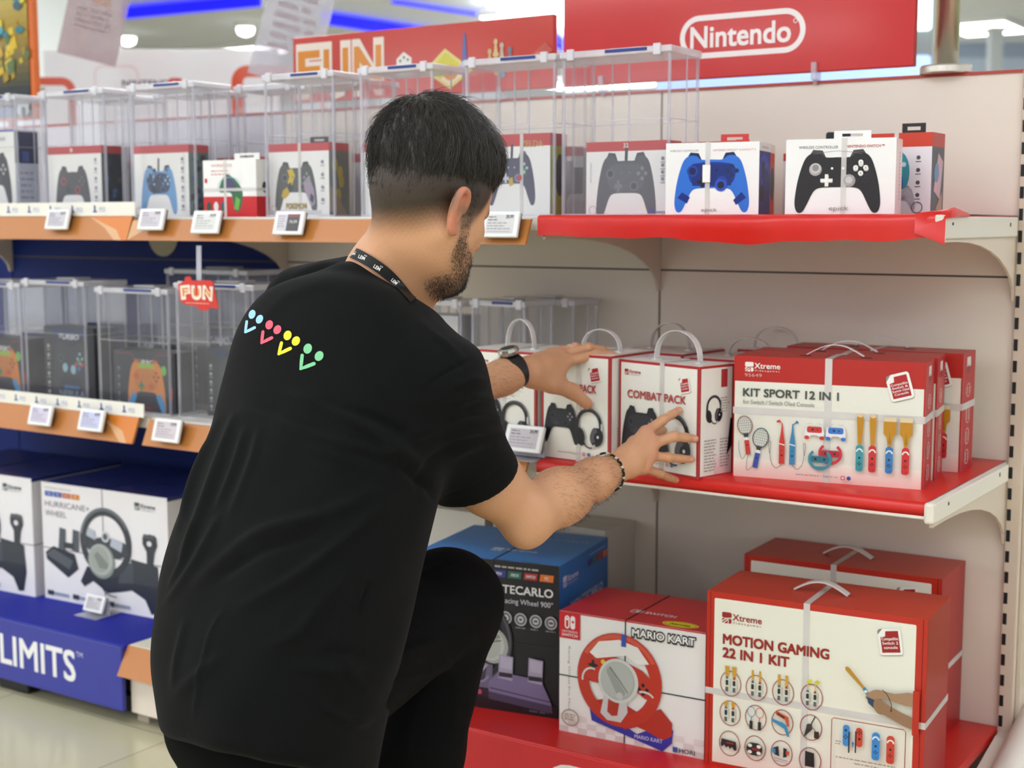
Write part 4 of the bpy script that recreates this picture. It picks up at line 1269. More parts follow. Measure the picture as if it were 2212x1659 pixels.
strap(mc, vert=.55, horiz=.46, m=M_TIE, wd=.0022, th=.0016)
for px_, lab in ((-1.135, 'pale grey plain box standing left behind the black and blue wheel box, nearer the seam'), (-1.47, 'pale grey plain box further left behind the man\'s elbow')):
    carton('plain_box', lab, 'box', (px_-.03, -.148, ZB), .31, .335, .14, 0, '#dcd6cc', '#cfc9bf', '#d9d3ca', None,
           lambda F, S, T: (T.line([(0, T.h*.5), (T.w, T.h*.5)], .5, '#a8a298'), F.lines(8, 88, 50, 2, 5, 1.6, '#a8a298', 2)))

def hurricane_art(F, S, T):
    W = F.w; k = W/137
    for i, c in enumerate(('#3b55a8', '#3b55a8', '#c8603a', '#d88a35')):
        F.rect((4+i*10)*k, 88.2, (13.4+i*10)*k, 92.6, c); F.text(('PS4', 'PS3', 'SWITCH', 'PC')[i], (8.7+i*10)*k, 89.4, 2, '#dfe1ea', .0, align='C', width=(4, 4, 6, 3)[i])
    F.lines(4*k, 95, 36*k, 1, 1, .8, '#a9a6a8', 3)
    F.text('HURRICANE+', 4*k, 79.6, 5, '#5c5a60', .0, width=50*k); F.text('WHEEL', 4*k, 71.6, 5, '#5c5a60', .0, width=24*k)
    xlogo(F, 103*k, 87, 5.6, '#4d5a5a', '#f0ecec')
    D1, D2, D3 = '#3c4046', '#2a2f3c', '#565c62'
    F.poly([(3*k, 40), (12*k, 46), (36*k, 42), (40*k, 30), (28*k, 21), (4*k, 34)], D2); F.poly([(3*k, 38), (12*k, 44), (34*k, 36), (30*k, 28)], D3)
    for x in (18, 33):
        F.poly([(x*k, 45), ((x+8)*k, 44), ((x+9)*k, 62), ((x+2)*k, 63)], D3)
    F.rect(24*k, 46, 36*k, 51, D1)
    F.poly([(42*k, 20), (50*k, 34), (70*k, 30), (100*k, 44), (126*k, 40), (128*k, 20), (124*k, 4), (118*k, 3), (112*k, 14), (98*k, 20), (86*k, 17), (72*k, 14), (56*k, 22), (46*k, 16)], D2)
    F.poly([(98*k, 46), (126*k, 43), (127*k, 26), (100*k, 26)], D1); F.poly([(86*k, 36), (100*k, 44), (100*k, 26), (84*k, 24)], '#4a5058')
    F.ring(71*k, 56, 28*k, 29, 6.4, D1, 44); F.ring(71*k, 56, 27.4*k, 28.4, 2, '#6e747a', 30, 30, 170)
    F.poly([(46*k, 62), (58*k, 58), (70*k, 61), (92*k, 58), (96*k, 48), (84*k, 44), (60*k, 44), (46*k, 52)], '#43484e')
    F.poly([(50*k, 60), (60*k, 57), (60*k, 64), (53*k, 67)], '#b9bfc9'); F.poly([(76*k, 54), (88*k, 50), (90*k, 58), (78*k, 61)], '#b9bfc9'); F.ell(71*k, 61, 4.4*k, 4.6, '#cfd2d4', 18); F.ell(71*k, 61, 2.6*k, 2.8, '#565c62', 14)
    F.ell(66*k, 40, 14.6*k, 14.6, '#8d938c', 32); F.ell(65*k, 41, 13*k, 13, '#b4b9b1', 32); F.ell(64*k, 41.4, 10.8*k, 11, '#a4aaa1', 30); F.poly([(58*k, 44), (62*k, 48), (74*k, 38), (72*k, 34), (64*k, 34)], '#878d84')
    F.poly([(115*k, 42), (121*k, 42), (123*k, 54), (126*k, 60), (125*k, 67), (119*k, 69), (111*k, 66), (111*k, 60), (115*k, 54)], D1); F.ell(118*k, 61, 2.6*k, 2.2, '#e9e5e5', 12); F.rect(112*k, 65, 124*k, 68.4, '#55595e')
    F.curve([(60*k, 26), (70*k, 14), (82*k, 12)], .9, D2)
    for x in (4, 33, 72):
        F.rect(x*k, 3.6, (x+7)*k, 7.6, '#3a3f4c'); F.rect((x+8)*k, 4, (x+24)*k, 6.6, '#9aa2b8')
    D = S.w
    S.rect(0, 97, D, 100, '#1d2a66'); xlogo(S, D*.2, 86, 6, '#4d5a5a', '#e2dddb'); S.rect(D*.1, 4, D*.9, 16, '#3a3f4c')
    T.text('HURRICANE+ WHEEL', T.w*.12, T.h*.14, 4.4, '#5a66a0', .02, width=T.w*.52); T.rect(T.w*.6, T.h*.42, T.w*.80, T.h*.46, '#0c1230'); T.lines(T.w*.62, T.h*.06, T.w*.94, 1, 1, 1.4, '#a8553c', 5)
A, W, H, D, G = from_px((98, 1290), (368, 1343), (92, 1040), ZB, d=.3)
hu = carton('wheel_box', 'white racing wheel box with dark blue lid, half hidden by the man\'s back', 'boxed racing wheel', A, W, H, .33, G, '#f0ecec', '#e2dddb', '#202d78', 'white racing wheel boxes on the blue base shelf', hurricane_art)
strap(hu, vert=.5, horiz=.44, m=M_TIE, wd=.0016, th=.0012)
A, W_2, H_2, D, G2 = from_px((0, 1270), (77, 1290), (0, 1022), ZB, d=.3)
B_ = A+np.array([math.cos(G2), math.sin(G2), 0])*W_2
A = B_-np.array([math.cos(G), math.sin(G), 0])*W
hu = carton('wheel_box', 'white racing wheel box with dark blue lid at the left border', 'boxed racing wheel', A, W, H_2, .33, G, '#f0ecec', '#e2dddb', '#202d78', 'white racing wheel boxes on the blue base shelf', hurricane_art)
strap(hu, vert=.5, horiz=.44, m=M_TIE, wd=.0016, th=.0012)

# ------------------------------------------------------------------ controller boxes on the top shelf
def ctrl(label, xl, xr, y, zt_px, d, rear=None, front='#f3f1ee', side='#3c3f45', band='#c23a3c', art=None, sart=None, tab=None, bandh=11, dx=0, ang=None, ybot=460, group=None, top=None):
    A = aty(xl, ybot, y); B = aty(xr, ybot, y if ang is None else y+ang)
    A[2] = B[2] = ZT
    v = (B-A)[:2]; G = math.atan2(v[1], v[0]); w = float(np.linalg.norm(v))
    h = aty(xl, zt_px, A[1])[2]-ZT
    def arts(F, S, T):
        if band:
            F.rect(0, 100-bandh, F.w, 100, band); S.rect(0, 100-bandh, S.w, 100, band)
        if art: art(F)
        if sart: sart(S)
    t = carton('controller_box', label, 'boxed game controller', A, w, h, d, G, front, side, top or (band or front), group or 'controller boxes on the top shelf', arts)
    if tab:
        x0, x1, yy, hh, c = tab
        hang_tab(t, w*x0, w*x1, d*yy, hh, c)
    return t
def icons(F, x, col='#8d8a92', n=6, y0=80, dy=13):
    for k in range(n):
        F.ell(x, y0-k*dy, 2.6, 2.6, col, 10); F.rect(x-3.4, y0-k*dy-5.4, x+3.4, y0-k*dy-4.4, col)
def a_dark(F):
    pad(F, F.w*.46, 40, F.w*.66, '#4a4a4c', '#3b3b3e', '#b0434a', '#6a6a6e', '#3b3b3e', squash=1.25); icons(F, F.w*.9); F.ell(F.w*.46, 88.5+6, 3, 3, '#eec4c0', 10)
def a_camo(F):
    R = random.Random(3)
    acc = []
    for k in range(26):
        x, y = R.uniform(-.62, .62), R.uniform(-.12, .48); s = R.uniform(.05, .13)
        acc.append(([(x, y), (x+s, y+s*.6), (x+s*.6, y+s*1.3), (x-s*.5, y+s)], R.choice(['#232a3a', '#3b5a86', '#8fa9cc', '#1b2230', '#5b7fb0'])))
    pad(F, F.w*.45, 40, F.w*.66, '#6ba0d2', '#2b3040', '#3f5c86', '#9dc0e0', '#2b3040', cable='#3b3b40', accents=acc, shade='#2f3d56', squash=1.3); icons(F, F.w*.9); F.ring(9, 9, 6, 6, .8, '#b8ae9a')
def a_yellow(F):
    acc = [([(-.40, .46), (-.16, .50), (-.02, .30), (-.18, .02), (-.40, .1), (-.30, .28)], '#d2b32a'), ([(-.62, -.12), (-.40, -.02), (-.3, -.22), (-.52, -.36), (-.70, -.3)], '#c9a624'),
           ([(.30, .05), (.62, .30), (.86, -.1), (.92, -.5), (.72, -.6), (.5, -.25)], '#a493a8'), ([(.7, -.2), (.86, -.3), (.82, -.5), (.66, -.4)], '#3c3a44')]
    pad(F, F.w*.45, 42, F.w*.70, '#4f5450', '#33363a', '#6a6d6a', '#8f938f', '#33363a', accents=acc, squash=1.25)
    F.rect(2, 4, 96, 9, '#d9d6da'); F.text('POKEMON', F.w*.46, 11, 8, '#a98d35', .04, align='C', width=F.w*.34); F.rect(F.w*.36, 2, F.w*.60, 7, '#4a78b8'); icons(F, F.w*.9, n=4, y0=74, dy=17); F.ring(9, 10, 5.6, 5.6, .8, '#b8ae9a')
def a_purple(F):
    F.text('ZELDA', F.w*.72, 84, 8, '#b59a4a', .02, align='C', width=F.w*.34)
    pad(F, F.w*.40, 48, F.w*.74, '#4b4a60', '#6b6c80', '#8a8ba0', '#b9bdc6', '#c9c9d2', cable='#3d3d4c', accents=[([(-.14, -.05), (.04, .0), (.08, -.2), (-.08, -.26)], '#c9a83a'), ([(.40, .22), (.62, .26), (.6, .06), (.42, .06)], '#2f9a5a')], squash=1.3)
    F.ell(F.w*.53, 47, 3.4, 4, '#c23a4a', 12)
def a_grey(F):
    pad(F, F.w*.50, 42, F.w*.74, '#55565c', '#43444a', '#6d6e74', '#83848a', '#787980', cable='#3a3a40', shade='#5f6066', squash=1.35)
    F.text('32', F.w*.5, 91.6, 6, '#eec9c4', .04, align='C'); icons(F, F.w*.95, n=4, y0=76, dy=9); F.ring(11, 8, 6, 6, .8, '#b9a98c')
    F.at(7, 72, 1, -90); F.text('Official Licensed', 0, 0, 2.6, '#8d8a8a', .0, width=26); F.at(); F.rect(F.w-26, 4, F.w-20, 10, '#4b4aa0'); F.text('powera', F.w-18, 4, 4, '#5b5ba8', .02)
def a_blue(F):
    W = F.w
    F.text('WIRELESS CONTROLLER', 6, 88, 2.8, '#6a675f', .0, width=W*.31); F.text('NINTENDO SWITCH™ & SWITCH™ 2', W*.51, 88, 2.8, '#c2564c', .0, width=W*.45)
    pad(F, W*.50, 48, W*.80, '#2b6fd0', '#14204e', '#1c3ea0', '#182a50', '#12182e', shade='#15308c', accents=[([(-.55, .40), (.55, .40), (.52, -.12), (-.52, -.12)], '#122a78'), ([(-.80, -.28), (-.58, -.40), (-.66, -.56), (-.92, -.42)], '#0f2a80'), ([(.80, -.28), (.58, -.48), (.66, -.60), (.92, -.42)], '#0f2a80')], squash=1.05)
    F.ell(W*.60, 42, 8.6, 8.6, '#2a4fc0', 20); F.ell(W*.60, 42, 5, 5, '#191d36', 18)
    F.text('epick', W*.48, 6, 5, '#8a867c', .0, align='C', width=W*.17); F.rect(0, 0, W, 1.6, '#c0302a')
def a_black(F):
    W = F.w
    F.text('WIRELESS CONTROLLER', W*.12, 87.5, 3.6, '#6a675f', .015, width=W*.36); F.text('FOR', W*.515, 87.8, 2, '#c2564c', .0); F.text('NINTENDO SWITCH™', W*.555, 88, 3.6, '#c2453c', .015, width=W*.34)
    R = random.Random(2)
    pad(F, W*.48, 47, W*.78, '#211d20', '#4a4648', '#b6b1b2', '#efece8', '#efece8', shade=None, squash=1.0)
    for a in range(4):
        for b in range(5):
            F.ring(W*(.60+.045*a+.022*(b % 2)), 64-b*4.6, 3, 3, .25, '#4a4448', 6)
    F.ell(W*.28, 61.5, 7, 7, '#c9c5c4', 22); F.ell(W*.28, 62.4, 4.4, 4.4, '#8f8a8b', 20)
    F.ell(W*.585, 45.6, 7, 7, '#a9a4a4', 22); F.ell(W*.585, 46.4, 4.4, 4.4, '#c9c5c4', 20)
    F.rect(W*.3825-2.2, 38, W*.3825+2.2, 54, '#efece8'); F.rect(W*.3825-8, 43.8, W*.3825+8, 48.2, '#efece8')
    for dx, dy, ch in ((0, 7, 'X'), (0, -7, 'B'), (6.4, 0, 'A'), (-6.4, 0, 'Y')):
        F.ell(W*.69+dx, 62+dy, 3.3, 3.3, '#f4f2ee', 16); F.text(ch, W*.69+dx, 60.6+dy, 2.8, '#6a6668', .0, align='C')
    F.line(spline([(W*.26, 80), (W*.48, 84), (W*.70, 80)], 5, False), .5, '#6f696c')
    F.text('epick', W*.50, 7, 6, '#8a867c', .0, align='C', width=W*.18); F.rect(0, 0, W, 2, '#c0302a')
def a_left(F):
    pad(F, F.w*.5, 45, F.w*.8, '#2d2f36', squash=1.4); F.text('DUALSENSE', F.w*.3, 88, 4, '#6a6d78', .0, width=F.w*.5); F.rect(0, 98, F.w, 100, '#2b49a8'); F.rect(F.w-14, 4, F.w-6, 12, '#6a7cc0')
def s_blue(S):
    R = random.Random(8)
    for k in range(16):
        x, y = R.uniform(0, S.w*.8), R.uniform(2, 80); s = R.uniform(4, 12)
        S.poly([(x, y), (min(S.w, x+s), y+s*.4), (min(S.w, x+s*.8), y+s), (x, y+s*.8)], R.choice(['#2d3c5c', '#1f2530', '#44608c', '#55484a', '#232833']))
def s_left(S):
    S.rect(0, 62, S.w, 98, '#1d2a52'); S.rect(S.w*.3, 64, S.w*.6, 76, '#33509a'); S.lines(S.w*.2, 50, S.w*.8, 6, 7, 2, '#9aa0b8', 4)
def s_yel(S):
    for x, y in ((.3, 70), (.55, 60), (.45, 30), (.6, 48)):
        S.ell(S.w*x, y, 6, 9, '#b39a2c', 10)
    S.poly([(0, 8), (S.w*.6, 2), (S.w*.9, 2), (S.w*.4, 30), (0, 44)], '#9a8468')
def s_pad(S):
    S.rect(0, 88, S.w, 100, '#f0efe8'); S.text('WIRELESS', S.w*.2, 92, 3, '#c2564c', .0, width=S.w*.6); S.ell(S.w*.45, 62, S.w*.42, 22, '#2b56b8', 20); S.ell(S.w*.6, 40, S.w*.3, 26, '#152f80', 20); S.ell(S.w*.3, 30, S.w*.2, 12, '#10131f', 14); S.rect(S.w*.2, 50, S.w*.5, 74, '#16285c')
ctrl('white and navy controller box inside the leftmost clear case', -52, 37, -.46, 284, .075, side='#d5d8e6', band=None, art=a_left, sart=s_left, top='#2b49a8')
ctrl('controller box with plain charcoal pad and red band, second clear case from left', 108, 222, -.45, 318, .068, side='#2d3440', art=a_dark, sart=s_blue)
ctrl('controller box with blue camouflage pad and cable, third clear case from left', 293, 410, -.44, 316, .068, side='#55706e', art=a_camo, sart=s_blue)
def a_small(F):
    F.rect(0, 0, F.w, 36, '#c9242a'); F.text('WIRELESS', 20, 88, 5, '#c94a48', .0, width=F.w*.4); F.lines(20, 80, F.w*.6, 2, 6, 2, '#c98a86', 2)
    F.poly(spline([(F.w*.30, 45), (F.w*.42, 74), (F.w*.60, 66), (F.w*.74, 46), (F.w*.72, 20), (F.w*.64, 8), (F.w*.56, 24), (F.w*.52, 42)], 4), '#3c6a4c'); F.poly(spline([(F.w*.40, 48), (F.w*.47, 70), (F.w*.58, 60), (F.w*.62, 48)], 4), '#50486c')
    F.poly([(F.w*.58, 14), (F.w*.66, 12), (F.w*.7, 30), (F.w*.62, 36)], '#6fb04a'); F.ring(F.w*.5, 52, F.w*.22, 18, 1.2, '#7db4c8', 24, 20, 200)
    for k in range(3): F.ell(F.w*(.10+.14*k), 18, 6, 9, ('#2f4a36', '#e9e0dc', '#2f5a66')[k], 14)
    F.rect(4, 60, 10, 68, '#c9242a'); F.rect(4, 46, 12, 50, '#d9d2c8')
t = ctrl('small white and red controller box standing in front of the cases', 441, 555, -.490, 347, .055, side='#efece4', band=None, art=a_small, tab=(.45, .92, .5, .016, '#f1efe8'), group='controller boxes on the top shelf', sart=lambda S: (S.rect(0, 0, S.w, 36, '#c9242a'), S.ell(S.w*.5, 52, 6, 10, '#33383a', 12)), ybot=466)
strap(t, vert=.42, horiz=.48, wd=.007)
t = ctrl('controller box with yellow and lilac splashes on a grey pad, fourth clear case', 583, 712, -.45, 312, .07, side='#6a6a62', art=a_yellow, sart=s_yel, tab=(.5, .80, .6, .016, '#2b2626'), top='#b8383a')
strap(t, vert=.52, wd=.008)
ctrl('red banded controller box in the clear case mostly behind the man\'s head', 790, 925, -.45, 312, .07, art=a_dark, sart=s_blue)
t = ctrl('controller box with purple pad and gold title, clear case right of the man\'s face', 1052, 1188, -.455, 292, .065, side='#a9a82c', art=a_purple, sart=lambda S: (S.ell(S.w*.6, 50, S.w*.3, 26, '#3b3a2c', 16), S.rect(S.w*.7, 0, S.w, 88, '#5b5a55')), bandh=15, tab=None)
strap(t, vert=.56, wd=.008)
ctrl('controller box with grey wired pad in the rightmost clear case', 1266, 1440, -.455, 308, .06, side='#cfc7c4', art=a_grey, bandh=13, group=None)
t = ctrl('wide white controller box showing a translucent blue pad', 1437, 1638, -.495, 310, .085, side='#213c86', band=None, art=a_blue, sart=s_pad, ang=.03, tab=(.50, .80, .7, .018, '#d2403c'), top='#d9605a', ybot=466)
strap(t, vert=.455, wd=.009)
b = MB('#f6f4f0'); w_ = t['_dims'][0]; b.box((w_*.455-.009, -.004, .062), (w_*.455+.006, -.0005, .095), ch=.001); b.build('strap_seal', M_CARD, t)
ctrl('red edged controller box squeezed behind the blue pad box', 1560, 1655, -.385, 311, .085, side='#c8452f', band=None, front='#c8452f', ang=.02, ybot=466, tab=(.2, .5, .5, .01, '#c8453c'), sart=lambda S: (S.rect(0, 88, S.w, 100, '#e9dccd'), S.ell(S.w*.7, 45, S.w*.3, 24, '#26262c', 14)))
t = ctrl('widest white controller box with a black pad and white buttons', 1695, 1932, -.495, 302, .075, side='#f0d9d4', band=None, art=a_black, ang=.035, tab=(.40, .74, .55, .016, '#f4f2ec'), top='#f0eee6', ybot=467, sart=lambda S: (S.lines(S.w*.55, 80, S.w*.7, 14, 4.6, 3, '#a8908c', 3), S.rect(0, 0, S.w, 2, '#c0302a')))
strap(t, vert=.535, wd=.009)
t = ctrl('controller box with red top band at the right end, behind the black pad box', 1868, 2009, -.335, 290, .075, side='#4a4a50', front='#ebe6ea', band='#cf4028', bandh=17, ang=0.0, ybot=466, tab=(.42, .78, .6, .020, '#26201f'),
         art=lambda F: (F.ell(F.w*.50, 52, 14, 26, '#3f9aa6', 20), F.ell(F.w*.46, 40, 10, 14, '#4a70b4', 16), F.ell(F.w*.58, 62, 3, 3, '#d9e6ea', 10), icons(F, F.w*.80, '#55565c', 4, 70, 15),
                        pad(F, F.w*.52, 22, F.w*.5, '#b5b2ba', '#8d8a92', '#a5a2aa'), F.ring(F.w*.80, 10, 7, 7, 1, '#55565c')),
         sart=lambda S: (S.rect(0, 83, S.w, 100, '#b8362c'), S.poly([(S.w*.2, 30), (S.w*.7, 20), (S.w*.9, 66), (S.w*.5, 76)], '#c9a0a8'), S.poly([(S.w*.4, 8), (S.w*.9, 4), (S.w*.9, 30)], '#b58a78'), S.ell(S.w*.4, 52, S.w*.2, 12, '#6a86b0', 12)))
strap(t, vert=.46, wd=.008)
t = carton('controller_box', 'controller box whose dark tab shows above the black pad box, far back', 'boxed game controller', (-.435, -.16, ZT), .17, .128, .06, 0, '#d8d2cc', '#c8452f', '#c23a3c', 'controller boxes on the top shelf', lambda F, S, T: F.rect(0, 88, F.w, 100, '#c23a3c'))
hang_tab(t, .079, .131, .03, .042, '#20262e', False)
for i, (x, lab) in enumerate(((-2.26, 'second row controller box with red top behind the charcoal pad box'), (-1.93, 'second row controller box with red top behind the camouflage pad box'), (-1.74, 'second row controller box with red top behind the small white and red box'), (-1.48, 'second row controller box behind the yellow splashed pad box'), (-.93, 'second row controller box behind the purple pad box'), (-.68, 'second row controller box behind the grey wired pad box'))):
    carton('controller_box', lab, 'boxed game controller', (x, -.28, ZT), .165, .150, .07, 0, '#e9e4e2', '#4b5058', '#b8383a', 'second row controller boxes on the top shelf', lambda F, S, T: (F.rect(0, 86, F.w, 100, '#c23a3c'), S.rect(0, 86, S.w, 100, '#c23a3c'), pad(F, F.w*.5, 42, F.w*.7, '#3c3c42', squash=1.4)))

# ------------------------------------------------------------------ dark controller boxes on the middle left shelf
def a_neon(F):
    W = F.w
    F.poly([(W*.30, 84), (W*.68, 84), (W*.60, 74), (W*.38, 74)], '#2a2226'); F.text('TURBO', W*.5, 78, 8, '#c9c4c0', .04, align='C', width=W*.32, slant=.2)
    F.line([(4, 96), (W*.3, 95), (W*.36, 84)], 1, '#a8404c'); F.line([(W-4, 96), (W*.7, 95), (W*.64, 84)], 1, '#a8404c')
    pad(F, W*.53, 44, W*.62, '#d0803c', '#b05e35', '#c8602c', '#8a4a28', '#3d7a4c', shade='#c0763a', accents=[([(-.45, .46), (.45, .46), (.36, .60), (-.36, .60)], '#8fb04a'), ([(-.98, -.5), (-.7, -.2), (-.5, -.3), (-.7, -.6), (-.9, -.86)], '#4a98cc'), ([(.98, -.5), (.7, -.2), (.5, -.3), (.7, -.6), (.9, -.86)], '#4a98cc')], squash=1.35)
    F.ell(W*.82, 70, 6.6, 8, '#6fae55', 18); icons(F, 12, '#7d7f86', 5, 70, 14); F.rect(W*.92, 24, W*.96, 44, '#b3483c'); F.text('REBEL', W*.5, 4, 5, '#a03a4a', .02, align='C', width=W*.3)
def a_night(F):
    W = F.w
    F.poly([(W*.1, 98), (W*.9, 98), (W*.7, 80), (W*.3, 80)], '#22345a'); F.text('TURBO', W*.5, 84, 7, '#c3c2c4', .04, align='C', width=W*.4, slant=.2)
    pad(F, W*.52, 46, W*.72, '#3c3e44', '#2c2e34', '#55585f', '#9ab0c0', '#2c2e34', squash=1.6)
    for x, y, c in ((.70, 56, '#4a9a5a'), (.76, 52, '#b8484a'), (.64, 52, '#b84a6a'), (.70, 47, '#3a6ab0')):
        F.ell(W*x, y, 3, 3, c, 10)
    F.ell(W*.42, 47, 5, 6, '#8fb4c4', 14); F.ell(W*.58, 45, 5, 6, '#8fb4c4', 14); icons(F, 9, '#a9a8a6', 6, 74, 12); F.text('NEBULA', W*.55, 10, 8, '#8d9cae', .02, align='C', width=W*.5); F.rect(W*.4, 20, W*.7, 24, '#3a6a9a')
def dark_box(label, A, w, h, d, art):
    return carton('controller_box', label, 'boxed game controller', A, w, h, d, 0, '#33343c', '#1d1e22', '#25262b', 'dark controller boxes on the middle left shelf', lambda F, S, T: (art(F), S.ell(S.w*.5, 50, S.w*.3, 24, '#2e2f36', 14)))
dark_box('dark controller box with bright orange and blue pad, middle left shelf', (-2.155, -.44, ZM), .225, .155, .07, a_neon)
dark_box('tall dark controller box with grey pad and coloured buttons, middle left shelf', (-2.43, -.44, ZM), .20, .205, .075, a_night)
dark_box('dark controller box with green dot, cut by the left border', (-2.72, -.44, ZM), .22, .165, .075, a_neon)
dark_box('dark controller box in the case behind the red hanging tag', (-1.86, -.40, ZM), .20, .17, .075, a_night)
dark_box('dark box half hidden behind the tall dark controller box', (-2.32, -.27, ZM), .2, .17, .08, a_night)
dark_box('dark box in the second row behind the orange pad box', (-2.07, -.25, ZM), .2, .2, .08, a_night)

# ------------------------------------------------------------------ clear security cases
def case(label, A, w, h, d, group, rz=0, lidblue=True):
    t = thing('security_case', label, 'security case', A, rz, group)
    b = MB('#f2f2f7')
    e = .0025
    for q in ([(0,0,0),(w,0,0),(w,0,h),(0,0,h)], [(w,0,0),(w,d,0),(w,d,h),(w,0,h)], [(w,d,0),(0,d,0),(0,d,h),(w,d,h)], [(0,d,0),(0,0,0),(0,0,h),(0,d,h)]):
        b.add(q, [(0, 1, 2, 3)])
    b.build('clear_walls', M_CLEAR, t)
    b = MB('#ece9f4')
    for x in (0, w):
        for y in (0, d):
            b.box((x-e*(x > 0)*2, y-e*(y > 0)*2, 0), (x+e*2*(x == 0), y+e*2*(y == 0), h))
    for z in (.0, h*.58):
        th = .004 if z == 0 else .0012
        b.box((0, -.0006, z), (w, .001, z+th)); b.box((w-.001, 0, z), (w+.0006, d, z+th)); b.box((0, d-.001, z), (w, d+.0006, z+th)); b.box((-.0006, 0, z), (.001, d, z+th))
    for f in (.18, .34):
        b.box((w*f, d-.0015, 0), (w*f+.004, d+.0005, h))
    b.box((w-.001, d*.55, 0), (w+.0006, d*.55+.004, h))
    b.build('corner_frame', M_EDGE, t)
    b = MB('#f4f2f8')
    b.box((-.004, -.005, h-.010), (w+.004, d+.004, h+.004), ch=.003)
    for f in (.06, .86):
        b.box((w*f, -.009, h-.014), (w*f+.016, -.002, h+.008), ch=.002)
    b.box((w*.35, d*.3, h+.004), (w*.65, d*.7, h+.010), ch=.003)
    b.build('lid', M_LID, t)
    if lidblue:
        b = MB('#2b3a80'); b.box((w*.42, -.0065, h-.004), (w*.80, -.004, h+.002))
        b.build('lock_strip', M_CARD, t)
    return t
GT = 'clear security cases on the top shelf'
names = ['leftmost clear case on the top shelf, cut by the left border', 'clear case around the plain charcoal pad box', 'clear case around the blue camouflage pad box', 'clear case around the yellow splashed pad box, left of the man\'s head', 'clear case on the top shelf mostly behind the man\'s head', 'clear case around the purple pad box, right of the man\'s face', 'rightmost clear case on the top shelf, around the grey wired pad box']
for (xl, xr, d), nm in zip(((-70, 42, .10), (94, 232, .10), (286, 425, .12), (575, 724, .12), (780, 936, .12), (1006, 1198, .125), (1213, 1444, .125)), names):
    A = aty(xl, 465, -.475); B = aty(xr, 465, -.475); A[2] = ZT+.0005
    case(nm, A, B[0]-A[0], .318, d, GT)
for x, nm in ((-2.42, 'second row clear case behind the charcoal pad case'), (-2.12, 'second row clear case between the first two case pairs'), (-1.83, 'second row clear case above the small white and red box'), (-1.62, 'second row clear case behind the yellow splashed pad case')):
    case(nm, (x, -.31, ZT+.0005), .20, .318, .13, 'second row of clear cases on the top shelf', lidblue=False)
GM = 'clear security cases on the middle left shelf'
case('clear case around the green dot box, cut by the left border', (-2.735, -.47, ZM+.0005), .25, .315, .14, GM)
case('clear case around the tall dark controller box', (-2.472, -.47, ZM+.0005), .245, .325, .14, GM)
case('clear case around the dark box with the orange pad', (-2.18, -.47, ZM+.0005), .262, .312, .14, GM)
case('clear case behind the red hanging tag', (-1.89, -.47, ZM+.0005), .26, .330, .15, GM)
case('taller clear case in the back, its lid above the orange pad case', (-2.19, -.22, ZM+.0005), .30, .352, .14, GM, lidblue=False)
GW = 'pale clear cases between the man and the headset packs'
case('clear white lidded case under the man\'s chin', (-1.30, -.30, ZM+.0005), .15, .30, .12, GW, lidblue=False)
case('clear case between the chin case and the seam, holding a dark box', (-1.135, -.28, ZM+.0005), .145, .302, .12, GW)
case('rear clear case closest to the leftmost headset pack', (-1.15, -.135, ZM+.0005), .20, .30, .11, GW, lidblue=False)
b = carton('plain_box', 'white flat box inside the clear case under the man\'s chin', 'box', (-1.285, -.29, ZM+.003), .12, .265, .09, 0, '#d8d6d8', '#cbc9cc', '#e3e1e0')
b = carton('plain_box', 'small dark box inside the clear case left of the leftmost headset pack', 'box', (-1.125, -.27, ZM+.003), .12, .12, .09, 0, '#3a3a44', '#2c2c34', '#4a4a54', None, lambda F, S, T: F.rect(10, 60, F.w-10, 70, '#a3444a'))

# ------------------------------------------------------------------ price tags
M_TAG = print_mat('tag_plastic', .3, .5, 0)
def price_tag(label, px, py, y, wpx, price='29,99', dark=False, tilt=-16, tint='#cfcad0', group='electronic price tags on the rails', w=None):
    P = aty(px, py, y)
    dd = depth_of(P)
    w = w or wpx*dd/FPX/math.cos(YAW)
    h = w*.62
    t = thing('price_tag', label, 'price tag', P, rot=(math.radians(tilt), 0, 0), group=group)
    b = MB('#f3f3f0'); b.box((-w/2, -.004, -h/2), (w/2, .005, h/2), ch=.0025); b.box((-w/2+.002, .005, -h/2+.002), (w/2-.002, .009, h/2-.002), '#2a2c2e')
    b.build('casing', M_TAG, t)
    b = MB(tint); sw, sh = w*.76, h*.72
    b.box((-sw/2, -.0046, -sh/2), (sw/2, -.0038, sh/2))
    A = Art(b, (-sw/2, -.0047, -sh/2), (1, 0, 0), (0, 0, 1), sw/100)
    H = sh/sw*100
    if dark:
        A.rect(45, 0, 100, H, '#3a3638'); A.rect(45, H*.82, 100, H, '#7d3338'); A.text(price, 72, H*.45, 12, '#d9d4d4', .0, align='C', width=36); A.lines(4, H*.86, 40, 5, 9, 3, '#8d868c', 3)
    else:
        A.text(price, 96, H*.80, 11, '#4a464c', .03, align='R', width=26); A.lines(6, H*.84, 50, 2, 9, 3.4, '#77727a', 2); A.lines(6, H*.52, 92, 3, 9, 3.2, '#a19ca4', 5); A.rect(6, 4, 90, 6, '#b5b0b8')
    b.build('screen', M_TAG, t)
    b = MB('#dfe3e6'); b.box((-w*.3, .009, -h*.1), (w*.3, .020, h*.45), ch=.002); b.build('clip', M_EDGE, t)
    return t
price_tag('price tag on the upper rail under the charcoal pad box', 125, 474, -.556, 60, '69,99')
price_tag('price tag on the upper rail just right of the orange strip joint', 328, 474, -.556, 64, '39,99')
price_tag('price tag with blank pale screen below the small white and red box', 446, 480, -.556, 68, '34,99', tint='#dcdcd6')
price_tag('price tag with half black screen under the yellow splashed pad box', 625, 482, -.556, 70, '74,99', dark=True)
